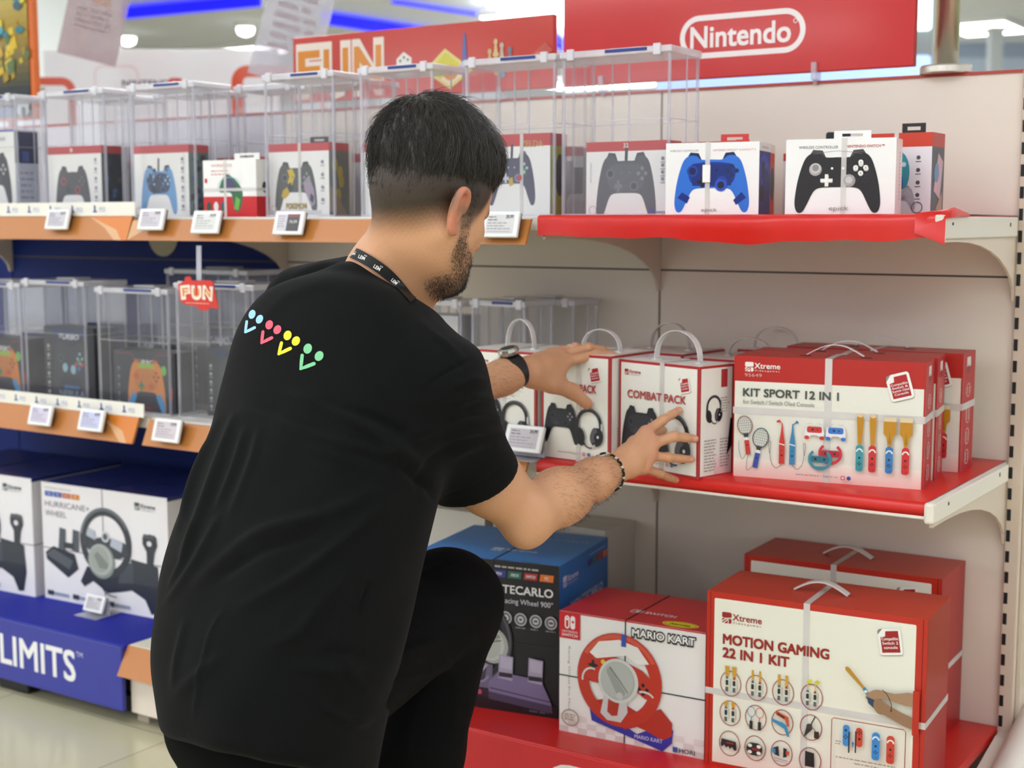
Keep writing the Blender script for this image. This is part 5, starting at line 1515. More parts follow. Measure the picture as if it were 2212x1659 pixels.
price_tag('price tag on the upper rail right in front of the man\'s face', 1082, 485, -.556, 78, '29,99', tint='#dcdad6')
price_tag('left price tag on the middle rail under the console strip', 88, 897, -.562, 60, '64,99', tint='#d2c9dc')
price_tag('second price tag on the middle rail, with bluish screen', 198, 908, -.562, 64, '69,99', tint='#c6c8e6')
price_tag('price tag on the middle rail touching the man\'s back', 361, 930, -.562, 68, '59,99', tint='#d2c5c8')
def stand_tag(label, px, py, yb, z, wpx, price, rz=0):
    """price tag on a bent clear acrylic foot"""
    P = aty(px, py, yb)
    tg = price_tag(label, px, py, yb, wpx, price, tilt=-22, group='price tags on clear stands', tint='#cbc3c6')
    hgt = P[2]-z
    b = MB('#eef0f4')
    w = .085
    b.strip([(0, .012, .012), (0, .016, -hgt*.5), (0, .012, -hgt+.004), (0, .055, -hgt+.002), (0, -.035, -hgt+.0015)], (1, 0, 0), w, .0016)
    ob = b.build('clear_stand', M_EDGE, tg)
    ob.matrix_local = Matrix.Rotation(math.radians(22), 4, 'X')
    return tg
stand_tag('price tag on a clear stand in front of the leftmost headset pack', 1132, 948, -.512, ZM, 80, '24,99')
stand_tag('price tag on a clear stand on the blue base before the white wheel box', 205, 1304, -.47, ZB, 50, '99,99')

# hanging red shelf tag
P = aty(428, 632, -.545)
t = thing('shelf_tag', 'small red cut-out tag hanging on a clear strip from the upper left rail', 'shelf tag', P)
b = MB('#d8392f')
out = [(-60, -22), (-66, 18), (-44, 26), (-40, 36), (-26, 38), (-18, 28), (40, 30), (50, 26), (58, -8), (66, -36), (40, -34), (24, -42), (2, -40), (-4, -32), (-40, -30)]
b.prism([(x*.001, z*.001) for x, z in out], 1, -.0012, .0012)
A = Art(b, (0, -.0013, 0), (1, 0, 0), (0, 0, 1), .001)
for ch, x, r in (('F', -40, 6), ('U', -4, 0), ('N', 32, -6)):
    A.at(x, -8, 1, r); A.text(ch, 0, -6, 29, '#f6ead8', .085, align='C', width=33); A.text(ch, 0, -1, 20, '#e58a2a', .03, align='C', width=19); A.at()
A.lines(-40, -26, 44, 1, 4, 2, '#f0b8a8', 4)
b.build('cut_out', M_CARD, t)
b = MB('#eef0f4'); b.strip([(0, .004, -.01), (0, .004, .05), (.0, .006, .155-.045)], (1, 0, 0), .016, .0012); b.build('clear_strip', M_EDGE, t)
b = MB('#e8e4d6'); P = atd(350, 520, 1)
# round tan badge printed on the navy panel below the upper rail
Pb = aty(352, 508, -.002)
o = MB('#a89c80').lathe([(.062, -.0012), (.062, .0012)], 36).build('badge', M_CARD)
o.rotation_euler = (math.pi/2, 0, 0); o.location = Pb
o.scale = (1.0, 1.0, 1.0)
tag(o, 'round tan badge stuck on the navy panel under the upper left shelf', 'badge')

# ================================================================== the person
# --- small implicit-surface modeller: primitives, smooth union, surface nets
class Prim:
    def __init__(s, fn, c, r, k=.01, sub=False):
        s.fn = fn; s.c = np.array(c, float); s.r = r; s.k = k; s.sub = sub
def cone(a, b, ra, rb, k=.012, sub=False):
    a = np.array(a, float); b = np.array(b, float); ab = b-a; L2 = max(ab@ab, 1e-9)
    def fn(P):
        t = np.clip((P-a)@ab/L2, 0, 1)
        return np.linalg.norm(P-a-t[:, None]*ab, axis=1)-(ra+(rb-ra)*t)
    return Prim(fn, (a+b)/2, math.sqrt(L2)/2+max(ra, rb), k, sub)
def capped(a, b, ra, rb, rnd=.006, k=.02):
    """cone with flat ends"""
    a = np.array(a, float); b = np.array(b, float); ab = b-a; L = np.linalg.norm(ab); d = ab/L
    def fn(P):
        z = (P-a)@d
        r = np.linalg.norm(P-a-z[:, None]*d, axis=1)
        dr = r-(ra+(rb-ra)*np.clip(z/L, 0, 1))+rnd
        dz = np.abs(z-L/2)-L/2+rnd
        return np.minimum(np.maximum(dr, dz), 0)+np.sqrt(np.maximum(dr, 0)**2+np.maximum(dz, 0)**2)-rnd
    return Prim(fn, (a+b)/2, L/2+max(ra, rb), k)
def ellip(c, rad, axes=None, k=.015, sub=False):
    c = np.array(c, float); rad = np.array(rad, float); R = np.eye(3) if axes is None else np.array(axes, float)
    def fn(P):
        q = (P-c)@R.T
        k0 = np.linalg.norm(q/rad, axis=1); k1 = np.linalg.norm(q/rad**2, axis=1)+1e-9
        return k0*(k0-1)/k1
    return Prim(fn, c, float(rad.max()), k, sub)
def chain(pts, rads, k=.012):
    return [cone(pts[i], pts[i+1], rads[i], rads[i+1], k) for i in range(len(pts)-1)]
def loft(rows, axis, k=.02, ex=2.3, rnd=.008):
    """rows: (centre, lateral unit, depth unit, half-width, half-depth), ordered along axis"""
    C = np.array([r[0] for r in rows]); U = np.array([r[1] for r in rows]); V = np.array([r[2] for r in rows])
    A = np.array([r[3] for r in rows]); B = np.array([r[4] for r in rows])
    ax = np.array(axis, float); ax /= np.linalg.norm(ax)
    S = C@ax
    M = np.c_[C, U, V, A, B]
    D = spline(M, 8, False); SS = D[:, :3]@ax
    o = np.argsort(SS); D = D[o]; SS = SS[o]
    def fn(P):
        s = P@ax
        J = [np.interp(s, SS, D[:, j]) for j in range(D.shape[1])]
        q = P-np.stack(J[:3], 1)
        x = np.abs((q*np.stack(J[3:6], 1)).sum(1))/J[9]; y = np.abs((q*np.stack(J[6:9], 1)).sum(1))/J[10]
        dr = ((x**ex+y**ex)**(1/ex)-1)*np.minimum(J[9], J[10])
        dz = np.maximum(SS[0]-s, s-SS[-1])+rnd; dr = dr+rnd
        return np.minimum(np.maximum(dr, dz), 0)+np.sqrt(np.maximum(dr, 0)**2+np.maximum(dz, 0)**2)-rnd
    c = C.mean(0)
    return Prim(fn, c, float(np.linalg.norm(C-c, axis=1).max()+A.max()), k)

def field(prims, P):
    d = None
    for p in prims:
        e = p.fn(P)
        if d is None:
            d = e if not p.sub else np.full(len(P), 1.0)
            continue
        if p.sub:
            e = -e
            h = np.maximum(p.k-np.abs(d-e), 0)/p.k
            d = np.maximum(d, e)+h*h*p.k*.25
        else:
            h = np.maximum(p.k-np.abs(d-e), 0)/p.k
            d = np.minimum(d, e)-h*h*p.k*.25
    return d

def surfnet(prims, h, B=20):
    lo = np.min([p.c-p.r for p in prims if not p.sub], axis=0)-.02
    hi = np.max([p.c+p.r for p in prims if not p.sub], axis=0)+.02
    n = np.ceil((hi-lo)/h).astype(int)+2
    N = n.astype(np.int64)
    nb = np.ceil(n/B).astype(int)
    g = np.arange(B+1)
    G = np.stack(np.meshgrid(g, g, g, indexing='ij'), -1).reshape(-1, 3)
    R = B*h*math.sqrt(3)/2
    PC = np.array([p.c for p in prims]); PR = np.array([p.r for p in prims])
    keys = []; vs = []; quads = []
    def key(I):
        return (I[:, 0].astype(np.int64)*N[1]+I[:, 1])*N[2]+I[:, 2]
    for bi in range(nb[0]):
        for bj in range(nb[1]):
            for bk in range(nb[2]):
                i0 = np.array([bi, bj, bk])*B
                c = lo+(i0+B/2)*h
                near = np.linalg.norm(PC-c, axis=1) < PR+R+.05
                sel = [p for p, q in zip(prims, near) if q]
                if not sel or all(p.sub for p in sel):
                    continue
                dc = field(sel, c[None])[0]
                if abs(dc) > R*1.7+.03:
                    continue
                D = field(sel, lo+(G+i0)*h).reshape(B+1, B+1, B+1)
                ins = D < 0
                if ins.all() or not ins.any():
                    continue
                s = sum(ins[a:a+B, b:b+B, d:d+B].astype(np.int8) for a in (0, 1) for b in (0, 1) for d in (0, 1))
                cells = np.argwhere((s > 0) & (s < 8))
                if len(cells):
                    acc = np.zeros((len(cells), 3)); cnt = np.zeros(len(cells))
                    for ax in range(3):
                        o1, o2 = [q for q in range(3) if q != ax]
                        for a in (0, 1):
                            for b in (0, 1):
                                st = np.zeros(3, int); st[o1] = a; st[o2] = b
                                en = st.copy(); en[ax] = 1
                                p0 = cells+st; p1 = cells+en
                                d0 = D[p0[:, 0], p0[:, 1], p0[:, 2]]; d1 = D[p1[:, 0], p1[:, 1], p1[:, 2]]
                                m = (d0 < 0) != (d1 < 0)
                                t = np.where(m, d0/np.where(m, d0-d1, 1), 0)
                                q = p0.astype(float); q[:, ax] += t
                                acc[m] += q[m]; cnt[m] += 1
                    keys.append(key(cells+i0)); vs.append(lo+(acc/cnt[:, None]+i0)*h)
                for ax in range(3):
                    o1, o2 = (ax+1) % 3, (ax+2) % 3
                    sl0 = [slice(0, B)]*3; sl1 = [slice(0, B)]*3; sl1[ax] = slice(1, B+1)
                    a = ins[tuple(sl0)]; b = ins[tuple(sl1)]
                    E = np.argwhere(a != b)
                    if not len(E):
                        continue
                    fl = a[E[:, 0], E[:, 1], E[:, 2]]
                    E = E+i0
                    e1 = np.zeros(3, int); e1[o1] = 1; e2 = np.zeros(3, int); e2[o2] = 1
                    q = np.stack([key(E-e1-e2), key(E-e2), key(E), key(E-e1)], 1)
                    q[~fl] = q[~fl][:, ::-1]
                    quads.append(q)
    K = np.concatenate(keys); Vv = np.concatenate(vs); Q = np.concatenate(quads)
    o = np.argsort(K); K = K[o]; Vv = Vv[o]
    idx = np.searchsorted(K, Q); idx = np.clip(idx, 0, len(K)-1)
    ok = (K[idx] == Q).all(1)
    return Vv, idx[ok]

def keep_main(V, F):
    """drop loose crumbs: keep the largest connected island"""
    lab = np.arange(len(V))
    while True:
        m = lab[F].min(1)
        new = lab.copy()
        np.minimum.at(new, F.ravel(), np.repeat(m, 4))
        new = new[new]
        if (new == lab).all():
            break
        lab = new
    u, c = np.unique(lab, return_counts=True)
    k = lab == u[c.argmax()]
    mp = np.cumsum(k)-1
    return V[k], mp[F[k[F].all(1)]]

def relax(V, F, it=2, lam=.5):
    e = np.concatenate([F[:, [0, 1]], F[:, [1, 2]], F[:, [2, 3]], F[:, [3, 0]]])
    for _ in range(it):
        acc = np.zeros_like(V); cnt = np.zeros(len(V))
        for a, b in ((0, 1), (1, 0)):
            np.add.at(acc, e[:, a], V[e[:, b]]); np.add.at(cnt, e[:, a], 1)
        V = V+lam*(acc/np.maximum(cnt, 1)[:, None]-V)
    return V
def normals(V, F):
    n = np.cross(V[F[:, 2]]-V[F[:, 0]], V[F[:, 3]]-V[F[:, 1]])
    o = np.zeros_like(V)
    for j in range(4):
        np.add.at(o, F[:, j], n)
    return o/(np.linalg.norm(o, axis=1)[:, None]+1e-12)
def mesh_obj(name, V, F, m, parent, col=None):
    me = bpy.data.meshes.new(name)
    me.vertices.add(len(V)); me.vertices.foreach_set('co', np.asarray(V, np.float32).ravel())
    F = np.asarray(F, np.int32); k = F.shape[1]
    me.loops.add(F.size); me.loops.foreach_set('vertex_index', F.ravel())
    me.polygons.add(len(F)); me.polygons.foreach_set('loop_start', np.arange(0, F.size, k, dtype=np.int32))
    me.polygons.foreach_set('use_smooth', np.ones(len(F), bool))
    me.update(calc_edges=True); me.validate()
    if col is not None:
        a = me.attributes.new('ink', 'FLOAT_COLOR', 'POINT')
        a.data.foreach_set('color', np.c_[col, np.ones(len(col))].astype(np.float32).ravel())
    me.materials.append(m)
    o = bpy.data.objects.new(name, me); COL.objects.link(o); o.parent = parent
    return o
def pix(V):
    c = (V-CAM)@CM.T
    return np.c_[1106+FPX*c[:, 0]/c[:, 2], 829.5-FPX*c[:, 1]/c[:, 2], c[:, 2]]
def bvh(V, F):
    return BVHTree.FromPolygons([tuple(p) for p in V], [tuple(int(i) for i in f) for f in F])
def ss(a, b, x):
    t = np.clip((x-a)/(b-a), 0, 1); return t*t*(3-2*t)

# --- directions: hr = to the picture's right, ha = away from the camera (both level)
hr = _r.copy(); ha = np.array([-math.sin(YAW), math.cos(YAW), 0.0]); up = np.array([0, 0, 1.0])
J = lambda x, y, d: atd(x, y, d)
# --- head frame
ph, tl_ = math.radians(41), math.radians(20)
f0 = math.cos(ph)*hr+math.sin(ph)*ha
HF = math.cos(tl_)*f0-math.sin(tl_)*up
HU = math.cos(tl_)*up+math.sin(tl_)*f0
HR = -np.cross(HU, HF)                                   # the man's right-hand side
HO = J(932, 424, 2.24)
HM = np.array([HF, HR, HU])
def H(f, r, u): return HO+HF*f+HR*r+HU*u
head = [ellip(H(-.012, 0, .028), (.094, .0745, .088), HM, .02), ellip(H(.030, 0, .020), (.066, .066, .072), HM, .03),
        ellip(H(-.040, 0, .0), (.060, .066, .070), HM, .03),
        ellip(H(.045, 0, -.045), (.052, .056, .062), HM, .03),                     # face block
        cone(H(.004, .046, -.062), H(.066, .020, -.112), .019, .016, .045), cone(H(.004, -.046, -.062), H(.066, -.020, -.112), .019, .016, .045),
        cone(H(.068, .014, -.118), H(.068, -.014, -.118), .017, .017, .022),          # chin
        ellip(H(.030, 0, -.085), (.050, .044, .034), HM, .03),
        ellip(H(.066, .034, -.036), (.020, .020, .018), HM, .02), ellip(H(.066, -.034, -.036), (.020, .020, .018), HM, .02),   # cheekbones
        cone(H(.086, .026, .004), H(.091, .006, .000), .009, .008, .014), cone(H(.086, -.026, .004), H(.091, -.006, .000), .009, .008, .014),  # brow
        cone(H(.090, 0, -.006), H(.108, 0, -.044), .007, .0105, .012), ellip(H(.100, .011, -.047), (.010, .007, .007), HM, .006), ellip(H(.100, -.011, -.047), (.010, .007, .007), HM, .006),
        cone(H(.090, .016, -.074), H(.095, 0, -.073), .005, .0065, .008), cone(H(.090, -.016, -.074), H(.095, 0, -.073), .005, .0065, .008),
        cone(H(.088, .013, -.084), H(.093, 0, -.085), .005, .0065, .008), cone(H(.088, -.013, -.084), H(.093, 0, -.085), .005, .0065, .008)]
for s in (1, -1):
    head += [ellip(H(.082, .031*s, -.016), (.016, .016, .012), HM, .008, True), ellip(H(.074, .031*s, -.017), (.0125, .0125, .0125), HM, .004)]
    # ear: rim, inner fold, shell, lobe, hollow
    E = [(.013, .074, -.024), (.012, .079, -.006), (.002, .085, .006), (-.012, .091, .004), (-.021, .095, -.010), (-.021, .094, -.028), (-.014, .088, -.044), (-.005, .081, -.057), (.003, .077, -.058)]
    rim = [H(f, r*s, u) for f, r, u in spline(E, 3, False)]
    head += chain(rim, list(np.interp(np.linspace(0, 1, len(rim)), [0, .3, .75, .9, 1], [.0036, .0046, .0050, .0068, .0058])), .004)
    eax = np.array([HF*.96+HR*s*-.26, HR*s*.96+HF*.26, HU])
    head += [ellip(H(-.006, .0795*s, -.026), (.0165, .0055, .031), eax, .006), ellip(H(-.001, .086*s, -.026), (.008, .006, .016), eax, .004, True)]
neck = [cone(J(880, 505, 2.25), J(830, 600, 2.30), .056, .060, .035), cone(J(925, 545, 2.27), J(872, 640, 2.31), .040, .050, .035), cone(J(830, 600, 2.30), J(800, 680, 2.33), .060, .075, .03)]

# --- torso frame
pt = math.radians(50)
TF = math.cos(pt)*hr+math.sin(pt)*ha
TR = math.sin(pt)*hr-math.cos(pt)*ha
rows_px = [(828, 592, 74, 2.32, .060), (792, 630, 112, 2.315, .085), (754, 668, 182, 2.31, .105), (742, 745, 234, 2.30, .122), (732, 862, 258, 2.28, .132), (694, 1005, 255, 2.255, .136),
           (652, 1140, 264, 2.225, .138), (612, 1290, 269, 2.195, .142), (593, 1400, 260, 2.17, .146), (582, 1510, 243, 2.145, .154), (582, 1600, 226, 2.125, .150), (584, 1640, 214, 2.12, .146)]
axis = J(582, 1600, 2.13)-J(830, 592, 2.32)
rows = []
for x, y, hw, d, b in rows_px:
    wimg = hw*d/FPX
    a = math.sqrt(max(wimg**2-(b*math.cos(pt))**2, .0016))/math.sin(pt)
    rows.append((J(x, y, d), TR, TF, a, b))
shirt_prims = [loft(rows, axis, .03, 2.35, .010)]
SR = J(936, 826, 2.205)
shirt_prims += [cone(J(893, 760, 2.255), SR, .056, .078, .05), capped(J(922, 806, 2.21), J(1030, 1040, 2.31), .080, .0725, .006, .035)]
SL = J(662, 666, 2.46)
shirt_prims += [cone(J(795, 612, 2.37), SL, .052, .076, .05), capped(SL, J(800, 805, 2.53), .080, .072, .006, .06)]
# round neckline opening for the neck
shirt_prims += [cone(J(905, 470, 2.25), J(835, 594, 2.32), .068, .0595, .010, True)]

# --- arms and hands (skin)
def hand(wr, mcp, fingers, thumb, r=1.0):
    out = []
    for m_, rr in zip(mcp, (.0125, .0125, .012, .011)):
        out.append(cone(wr+(m_-wr)*.12, m_, .0165*r, rr*r, .016))
    for i in range(3):
        out.append(cone(wr+(mcp[i]-wr)*.5, wr+(mcp[i+1]-wr)*.55, .0125*r, .0125*r, .014))
        out.append(cone(mcp[i], mcp[i+1], .0098*r, .0095*r, .010))
    for fpts, fr in fingers:
        n = len(fpts)
        rad = np.interp(np.arange(n), [0, 1, n-1], [fr*1.16, fr*1.02, fr*.84])
        out += chain(fpts, list(rad*r), .004)
        out.append(ellip(fpts[1], (fr*1.08*r,)*3, None, .004))
    tp, tr = thumb
    out += chain(tp, [q*r for q in tr], .010)
    return out
el = J(1140, 1112, 2.37); wr = J(1314, 1019, 2.572)
armR = chain([J(955, 830, 2.215), J(1056, 1040, 2.325), el], [.058, .051, .043], .03)
fm = el+(wr-el)*.42
armR += chain([el, fm, el+(wr-el)*.8, wr], [.0435, .0435, .0335, .0305], .03)
armR += [ellip(J(1200, 1072, 2.42), (.042, .042, .042), None, .03), ellip(J(1133, 1150, 2.355), (.022, .022, .022), None, .03)]
c3o = c3.location; c3n = np.array([math.sin(c3.rotation_euler[2]), -math.cos(c3.rotation_euler[2]), 0.0])
def on_c3(px, py, off):
    """point in front of the headset pack's face, off metres from it, along the sight line"""
    d = ray(px, py); t = ((np.array(c3o)+c3n*off-CAM)@c3n)/(d@c3n)
    return CAM+d*t
fR = []
mR = [J(1395, 934, 2.632), J(1410, 958, 2.628), J(1402, 985, 2.622), J(1391, 1011, 2.614)]
tips = [(1467, 886), (1501, 948), (1493, 992), (1461, 1037)]
mids = [((1431, 908), (1450, 896)), ((1456, 943), (1480, 945)), ((1443, 988), (1470, 991)), ((1426, 1023), (1444, 1031))]
for m_, md, tp, fr in zip(mR, mids, tips, (.0088, .0092, .0086, .0078)):
    T = on_c3(*tp, .0085); d_t = depth_of(T); d_m = depth_of(m_)
    fR.append(([m_, J(*md[0], d_m*.52+d_t*.48-.004), J(*md[1], d_m*.22+d_t*.78-.002), T], fr))
thR = ([J(1340, 990, 2.60), J(1372, 958, 2.648), J(1402, 940, 2.668), on_c3(1432, 930, .012)], (.017, .0135, .0105, .0085))
armR += hand(J(1326, 1016, 2.578), mR, fR, thR, 1.0)

wl = J(1118, 803, 2.735)
elL = J(905, 885, 2.60)
armL = chain([SL, J(800, 800, 2.545), elL], [.056, .048, .042], .03)+chain([elL, elL+(wl-elL)*.4, elL+(wl-elL)*.85, wl], [.042, .040, .029, .0275], .03)
mL = [J(1222, 781, 2.815), J(1213, 771, 2.838), J(1201, 766, 2.856), J(1188, 765, 2.872)]
fL = [([mL[0], J(1290, 766, 2.842), J(1318, 768, 2.850), J(1340, 773, 2.856)], .0092),
      ([mL[1], J(1271, 752, 2.862), J(1300, 757, 2.872), J(1318, 766, 2.880)], .0094),
      ([mL[2], J(1243, 751, 2.876), J(1272, 757, 2.888), J(1288, 766, 2.895)], .0090),
      ([mL[3], J(1216, 756, 2.888), J(1238, 761, 2.898), J(1250, 768, 2.905)], .0080)]
c2o = np.array(c2.location); c2n = np.array([math.sin(c2.rotation_euler[2]), -math.cos(c2.rotation_euler[2]), 0.0])
def on_c2(px, py, off):
    d = ray(px, py); t = ((c2o+c2n*off-CAM)@c2n)/(d@c2n); return CAM+d*t
thL = ([J(1150, 815, 2.757), J(1192, 828, 2.785), J(1236, 845, 2.812), on_c2(1268, 872, .0125)], (.0215, .0175, .0140, .0112))
armL += hand(J(1128, 803, 2.742), mL, fL, thL, 1.06)
armL += [cone(J(1150, 800, 2.755), J(1205, 800, 2.80), .0205, .0165, .02)]

core = [cone(J(806, 690, 2.34), J(690, 1010, 2.27), .075, .095, .03), cone(J(690, 1010, 2.27), J(600, 1480, 2.17), .095, .105, .03),
        cone(J(806, 690, 2.33), J(955, 830, 2.215), .06, .055, .03), cone(J(806, 690, 2.35), SL, .06, .055, .03)]
hipR, hipL = J(700, 1502, 2.10), J(520, 1540, 2.23)
knR = J(982, 1304, 2.42)
anR = J(862, 1860, 2.36); anR[2] = max(anR[2], .13)
shin = J(902, 1620, 2.395)
toeR = np.array([anR[0], anR[1], .035])+TF*.11
knL = np.array([*(hipL+TF*.20)[:2], .10])
anL = knL-TF*.40; anL[2] = .09
core += chain([hipR, knR], [.08, .05], .03)+chain([knR, shin, anR], [.05, .045, .036], .03)+chain([hipL, knL, anL], [.08, .05, .036], .03)

man = thing('person', 'person in a black short sleeved shirt and black trousers, reaching for the headset packs', 'person', (float(HO[0]-.1), float(HO[1]-.12), 0))
man_o = np.array(man.location)
def loc(V): return np.asarray(V)-man_o

V, F = surfnet(head+neck+core+armR+armL, .0025)
V, F = keep_main(V, F)
V = relax(V, F, 2, .45)
# skin tone: base, redder ears / hands, clipped hair shading on scalp, beard shadow, pale nails
q = (V-HO)@HM.T; f_, r_, u_ = q[:, 0], q[:, 1], q[:, 2]
Nn = normals(V, F)
base = lin(np.array([212, 160, 120])/255.); pink = lin(np.array([206, 140, 112])/255.); red = lin(np.array([204, 120, 98])/255.); hairc = lin(np.array([44, 38, 32])/255.)
col = np.tile(base, (len(V), 1))
def mixc(c, t):
    global col
    col = col*(1-t[:, None])+np.asarray(c)*t[:, None]
hd = np.linalg.norm(V-HO, axis=1) < .17
nz = np.sin(V[:, 0]*613+V[:, 1]*377)*np.sin(V[:, 1]*541+V[:, 2]*433)*np.sin(V[:, 2]*711+V[:, 0]*287)
mixc(pink, np.clip(.25+.35*nz, 0, 1)*.6)
ear = hd*ss(.0775, .083, np.abs(r_))*ss(.03, .012, np.abs(f_+.004))*ss(.05, .034, np.abs(u_+.026))
mixc(red, ear*.75)
pw = np.r_[[mm for mm in mR], [ff[0][-1] for ff in fR], [ff[0][-1] for ff in fL], [thL[0][-1]]]
for p_ in pw:
    mixc(pink, np.exp(-(np.linalg.norm(V-p_, axis=1)/.016)**2)*.8)
# clipped sides: dense above, fading out downwards; the line climbs towards the front
line = -.008+np.where(f_ < 0, .50*f_, .10*f_)
fade = ss(-.058, .006, u_-line+.003*nz)*ss(.078, .062, f_-(u_-.02)*.5)
mixc(hairc, hd*fade*.97*(1-ear)*ss(.070, .060, f_-.3*np.maximum(u_, 0)))
side = hd*ss(.042, .05, np.abs(r_))*ss(.017, .008, np.abs(f_-.026+u_*.12))*ss(-.10, -.08, u_)*ss(.05, .02, u_)
mixc(hairc, side*.55*np.clip(.75+.5*nz, 0, 1))
jaw = hd*ss(.035, .055, f_+np.maximum(0, -.085-u_)*.6)*ss(-.052, -.070, u_)*ss(-.150, -.125, u_)
jaw2 = hd*ss(.010, .035, f_)*ss(-.050, -.066, u_+.35*(f_-.03))*ss(-.118, -.10, u_+.30*(f_-.05))
mixc(hairc, np.clip(jaw2*.42+jaw*.2, 0, .7)*np.clip(.8+.7*nz, 0, 1.2))
chin = hd*np.exp(-(((f_-.070)/.026)**2+((u_+.118)/.020)**2+(r_/.034)**2))
mixc(hairc, np.clip(chin*1.5, 0, .95))
mou = hd*np.exp(-(((f_-.094)/.012)**2+((u_+.064)/.006)**2+(r_/.022)**2)); mixc(hairc, mou*.6)
brow = hd*np.exp(-(((f_-.088)/.014)**2+((u_-.004)/.0045)**2+((np.abs(r_)-.026)/.016)**2)); mixc(hairc, np.clip(brow*1.2, 0, .85))
lips = hd*np.exp(-(((f_-.097)/.010)**2+((u_+.079)/.007)**2+(r_/.018)**2)); mixc(lin(np.array([176, 98, 86])/255.), lips*.7)
eye = hd*ss(.0138, .0126, np.minimum(np.linalg.norm(q-np.array([.074, .031, -.017]), axis=1), np.linalg.norm(q-np.array([.074, -.031, -.017]), axis=1)))*ss(.078, .082, f_)
mixc(lin(np.array([225, 220, 212])/255.), eye); iris = eye*ss(.006, .005, np.abs(np.abs(r_)-.031))*ss(.006, .005, np.abs(u_+.020)); mixc(lin(np.array([50, 34, 24])/255.), iris)
for ff in fR+fL:                                          # nails on the back of the finger tips
    a, b = ff[0][-2], ff[0][-1]
    d_ = (b-a)/np.linalg.norm(b-a)
    nb_ = -_f-d_*(-_f@d_); nb_ /= np.linalg.norm(nb_)
    c_ = b-d_*.002+nb_*ff[1]*.75
    mixc(lin(np.array([222, 172, 150])/255.), np.exp(-(np.linalg.norm(V-c_, axis=1)/.0055)**4)*.7)
M_SKIN = print_mat('skin', .46, .42, .22, 420)
M_SKIN.node_tree.nodes['Principled BSDF'].inputs['Subsurface Weight'].default_value = 0.0
body = mesh_obj('body', loc(V), F, M_SKIN, man, col)
bodyV, bodyF = V, F
body_bvh = bvh(V, F)

# --- T-shirt with folds
V, F = surfnet(shirt_prims, .0045)
V, F = keep_main(V, F)
V = relax(V, F, 3, .5)
N_ = normals(V, F); P2 = pix(V)
facing = ss(-.1, .25, ((CAM-V)*N_).sum(1)/np.linalg.norm(CAM-V, axis=1))
def seg_dist(P, pts):
    S = spline(pts, 6, False)
    best = np.full(len(P), 1e9); tt = np.zeros(len(P))
    for i in range(len(S)-1):
        a, b = S[i], S[i+1]; ab = b-a
        t = np.clip((P-a)@ab/(ab@ab+1e-9), 0, 1)
        d = np.linalg.norm(P-a-t[:, None]*ab, axis=1)
        m = d < best
        best[m] = d[m]; tt[m] = (i+t[m])/(len(S)-1)
    return best, tt
FOLDS = [  # pixel path on the back, height in mm, width in px
    ([(470, 905), (430, 1010), (397, 1120)], 4, 7), ([(505, 900), (470, 1000), (430, 1110), (392, 1200)], 5, 9), ([(530, 930), (505, 1010), (470, 1090)], 4, 8), ([(560, 930), (545, 1000), (500, 1110)], 3, 9),
    ([(450, 960), (420, 1040), (380, 1150)], 3.5, 6), ([(425, 1130), (395, 1210), (365, 1265)], 4, 7), ([(470, 1120), (420, 1220), (360, 1300)], 4, 9),
    ([(530, 885), (664, 938), (805, 974), (900, 990)], 5, 13), ([(635, 851), (754, 902), (826, 949), (915, 1010)], 5, 14), ([(700, 870), (820, 910), (905, 960)], -4, 12), ([(600, 930), (720, 985), (850, 1030)], 3.5, 15),
    ([(428, 1262), (551, 1158), (690, 1115), (820, 1060)], 5.5, 15), ([(470, 1250), (570, 1190), (700, 1150)], -3.5, 10), ([(522, 1313), (638, 1248), (729, 1179), (830, 1090)], 5.5, 14), ([(588, 1393), (645, 1367), (690, 1310), (760, 1230)], 5, 15),
    ([(486, 1313), (457, 1367), (439, 1440), (417, 1548)], 2.5, 4), ([(797, 1262), (772, 1331)], -4, 6), ([(690, 1420), (740, 1408), (785, 1420)], -2.5, 9), ([(640, 1440), (720, 1450), (790, 1440)], 3, 12), ([(745, 1430), (770, 1470), (800, 1490)], 2, 11),
    ([(400, 1340), (380, 1420), (372, 1480)], 3, 8), ([(380, 1500), (440, 1450), (480, 1420)], 3, 12), ([(700, 1530), (760, 1560), (800, 1555)], 4, 9),
    ([(985, 838), (1020, 820), (1052, 822)], 3.5, 6), ([(985, 872), (1030, 858), (1068, 864)], 4, 7), ([(975, 905), (1030, 893), (1080, 902)], 4, 7), ([(970, 945), (1040, 930), (1092, 940)], 4, 8), ([(960, 990), (1030, 960), (1085, 965)], 3.5, 10),
    ([(899, 851), (964, 804), (1018, 778)], -2.5, 4), ([(840, 980), (900, 940), (960, 920)], 4, 14), ([(900, 1060), (930, 1000), (985, 960)], -4, 12), ([(870, 1010), (920, 1050), (935, 1075)], -5, 9),
    ([(960, 1069), (1040, 1044), (1105, 990)], -1.6, 3), ([(640, 590), (700, 572), (760, 575)], 2.5, 8), ([(560, 700), (620, 640), (700, 610)], 1.6, 14), ([(900, 690), (960, 740), (1000, 775)], 2.0, 8)]
disp = np.zeros(len(V))
for pts, amp, sg in FOLDS:
    dist, t = seg_dist(P2[:, :2], np.array(pts, float))
    disp += amp*.0016*np.exp(-(dist/sg)**2)*np.sin(np.pi*np.clip(t*.92+.04, 0, 1))**.6
lo_n = (np.sin(V[:, 0]*31+V[:, 2]*17)*np.sin(V[:, 2]*23-V[:, 1]*29)+.6*np.sin(V[:, 0]*57-V[:, 2]*41+V[:, 1]*33))*.0016*ss(700, 1000, P2[:, 1])
V = V+N_*(disp*facing+lo_n)[:, None]
V = relax(V, F, 1, .3)
m = mat('black_jersey', '#0b0c0c', .9, spec=.12, bump=.35, bscale=900)
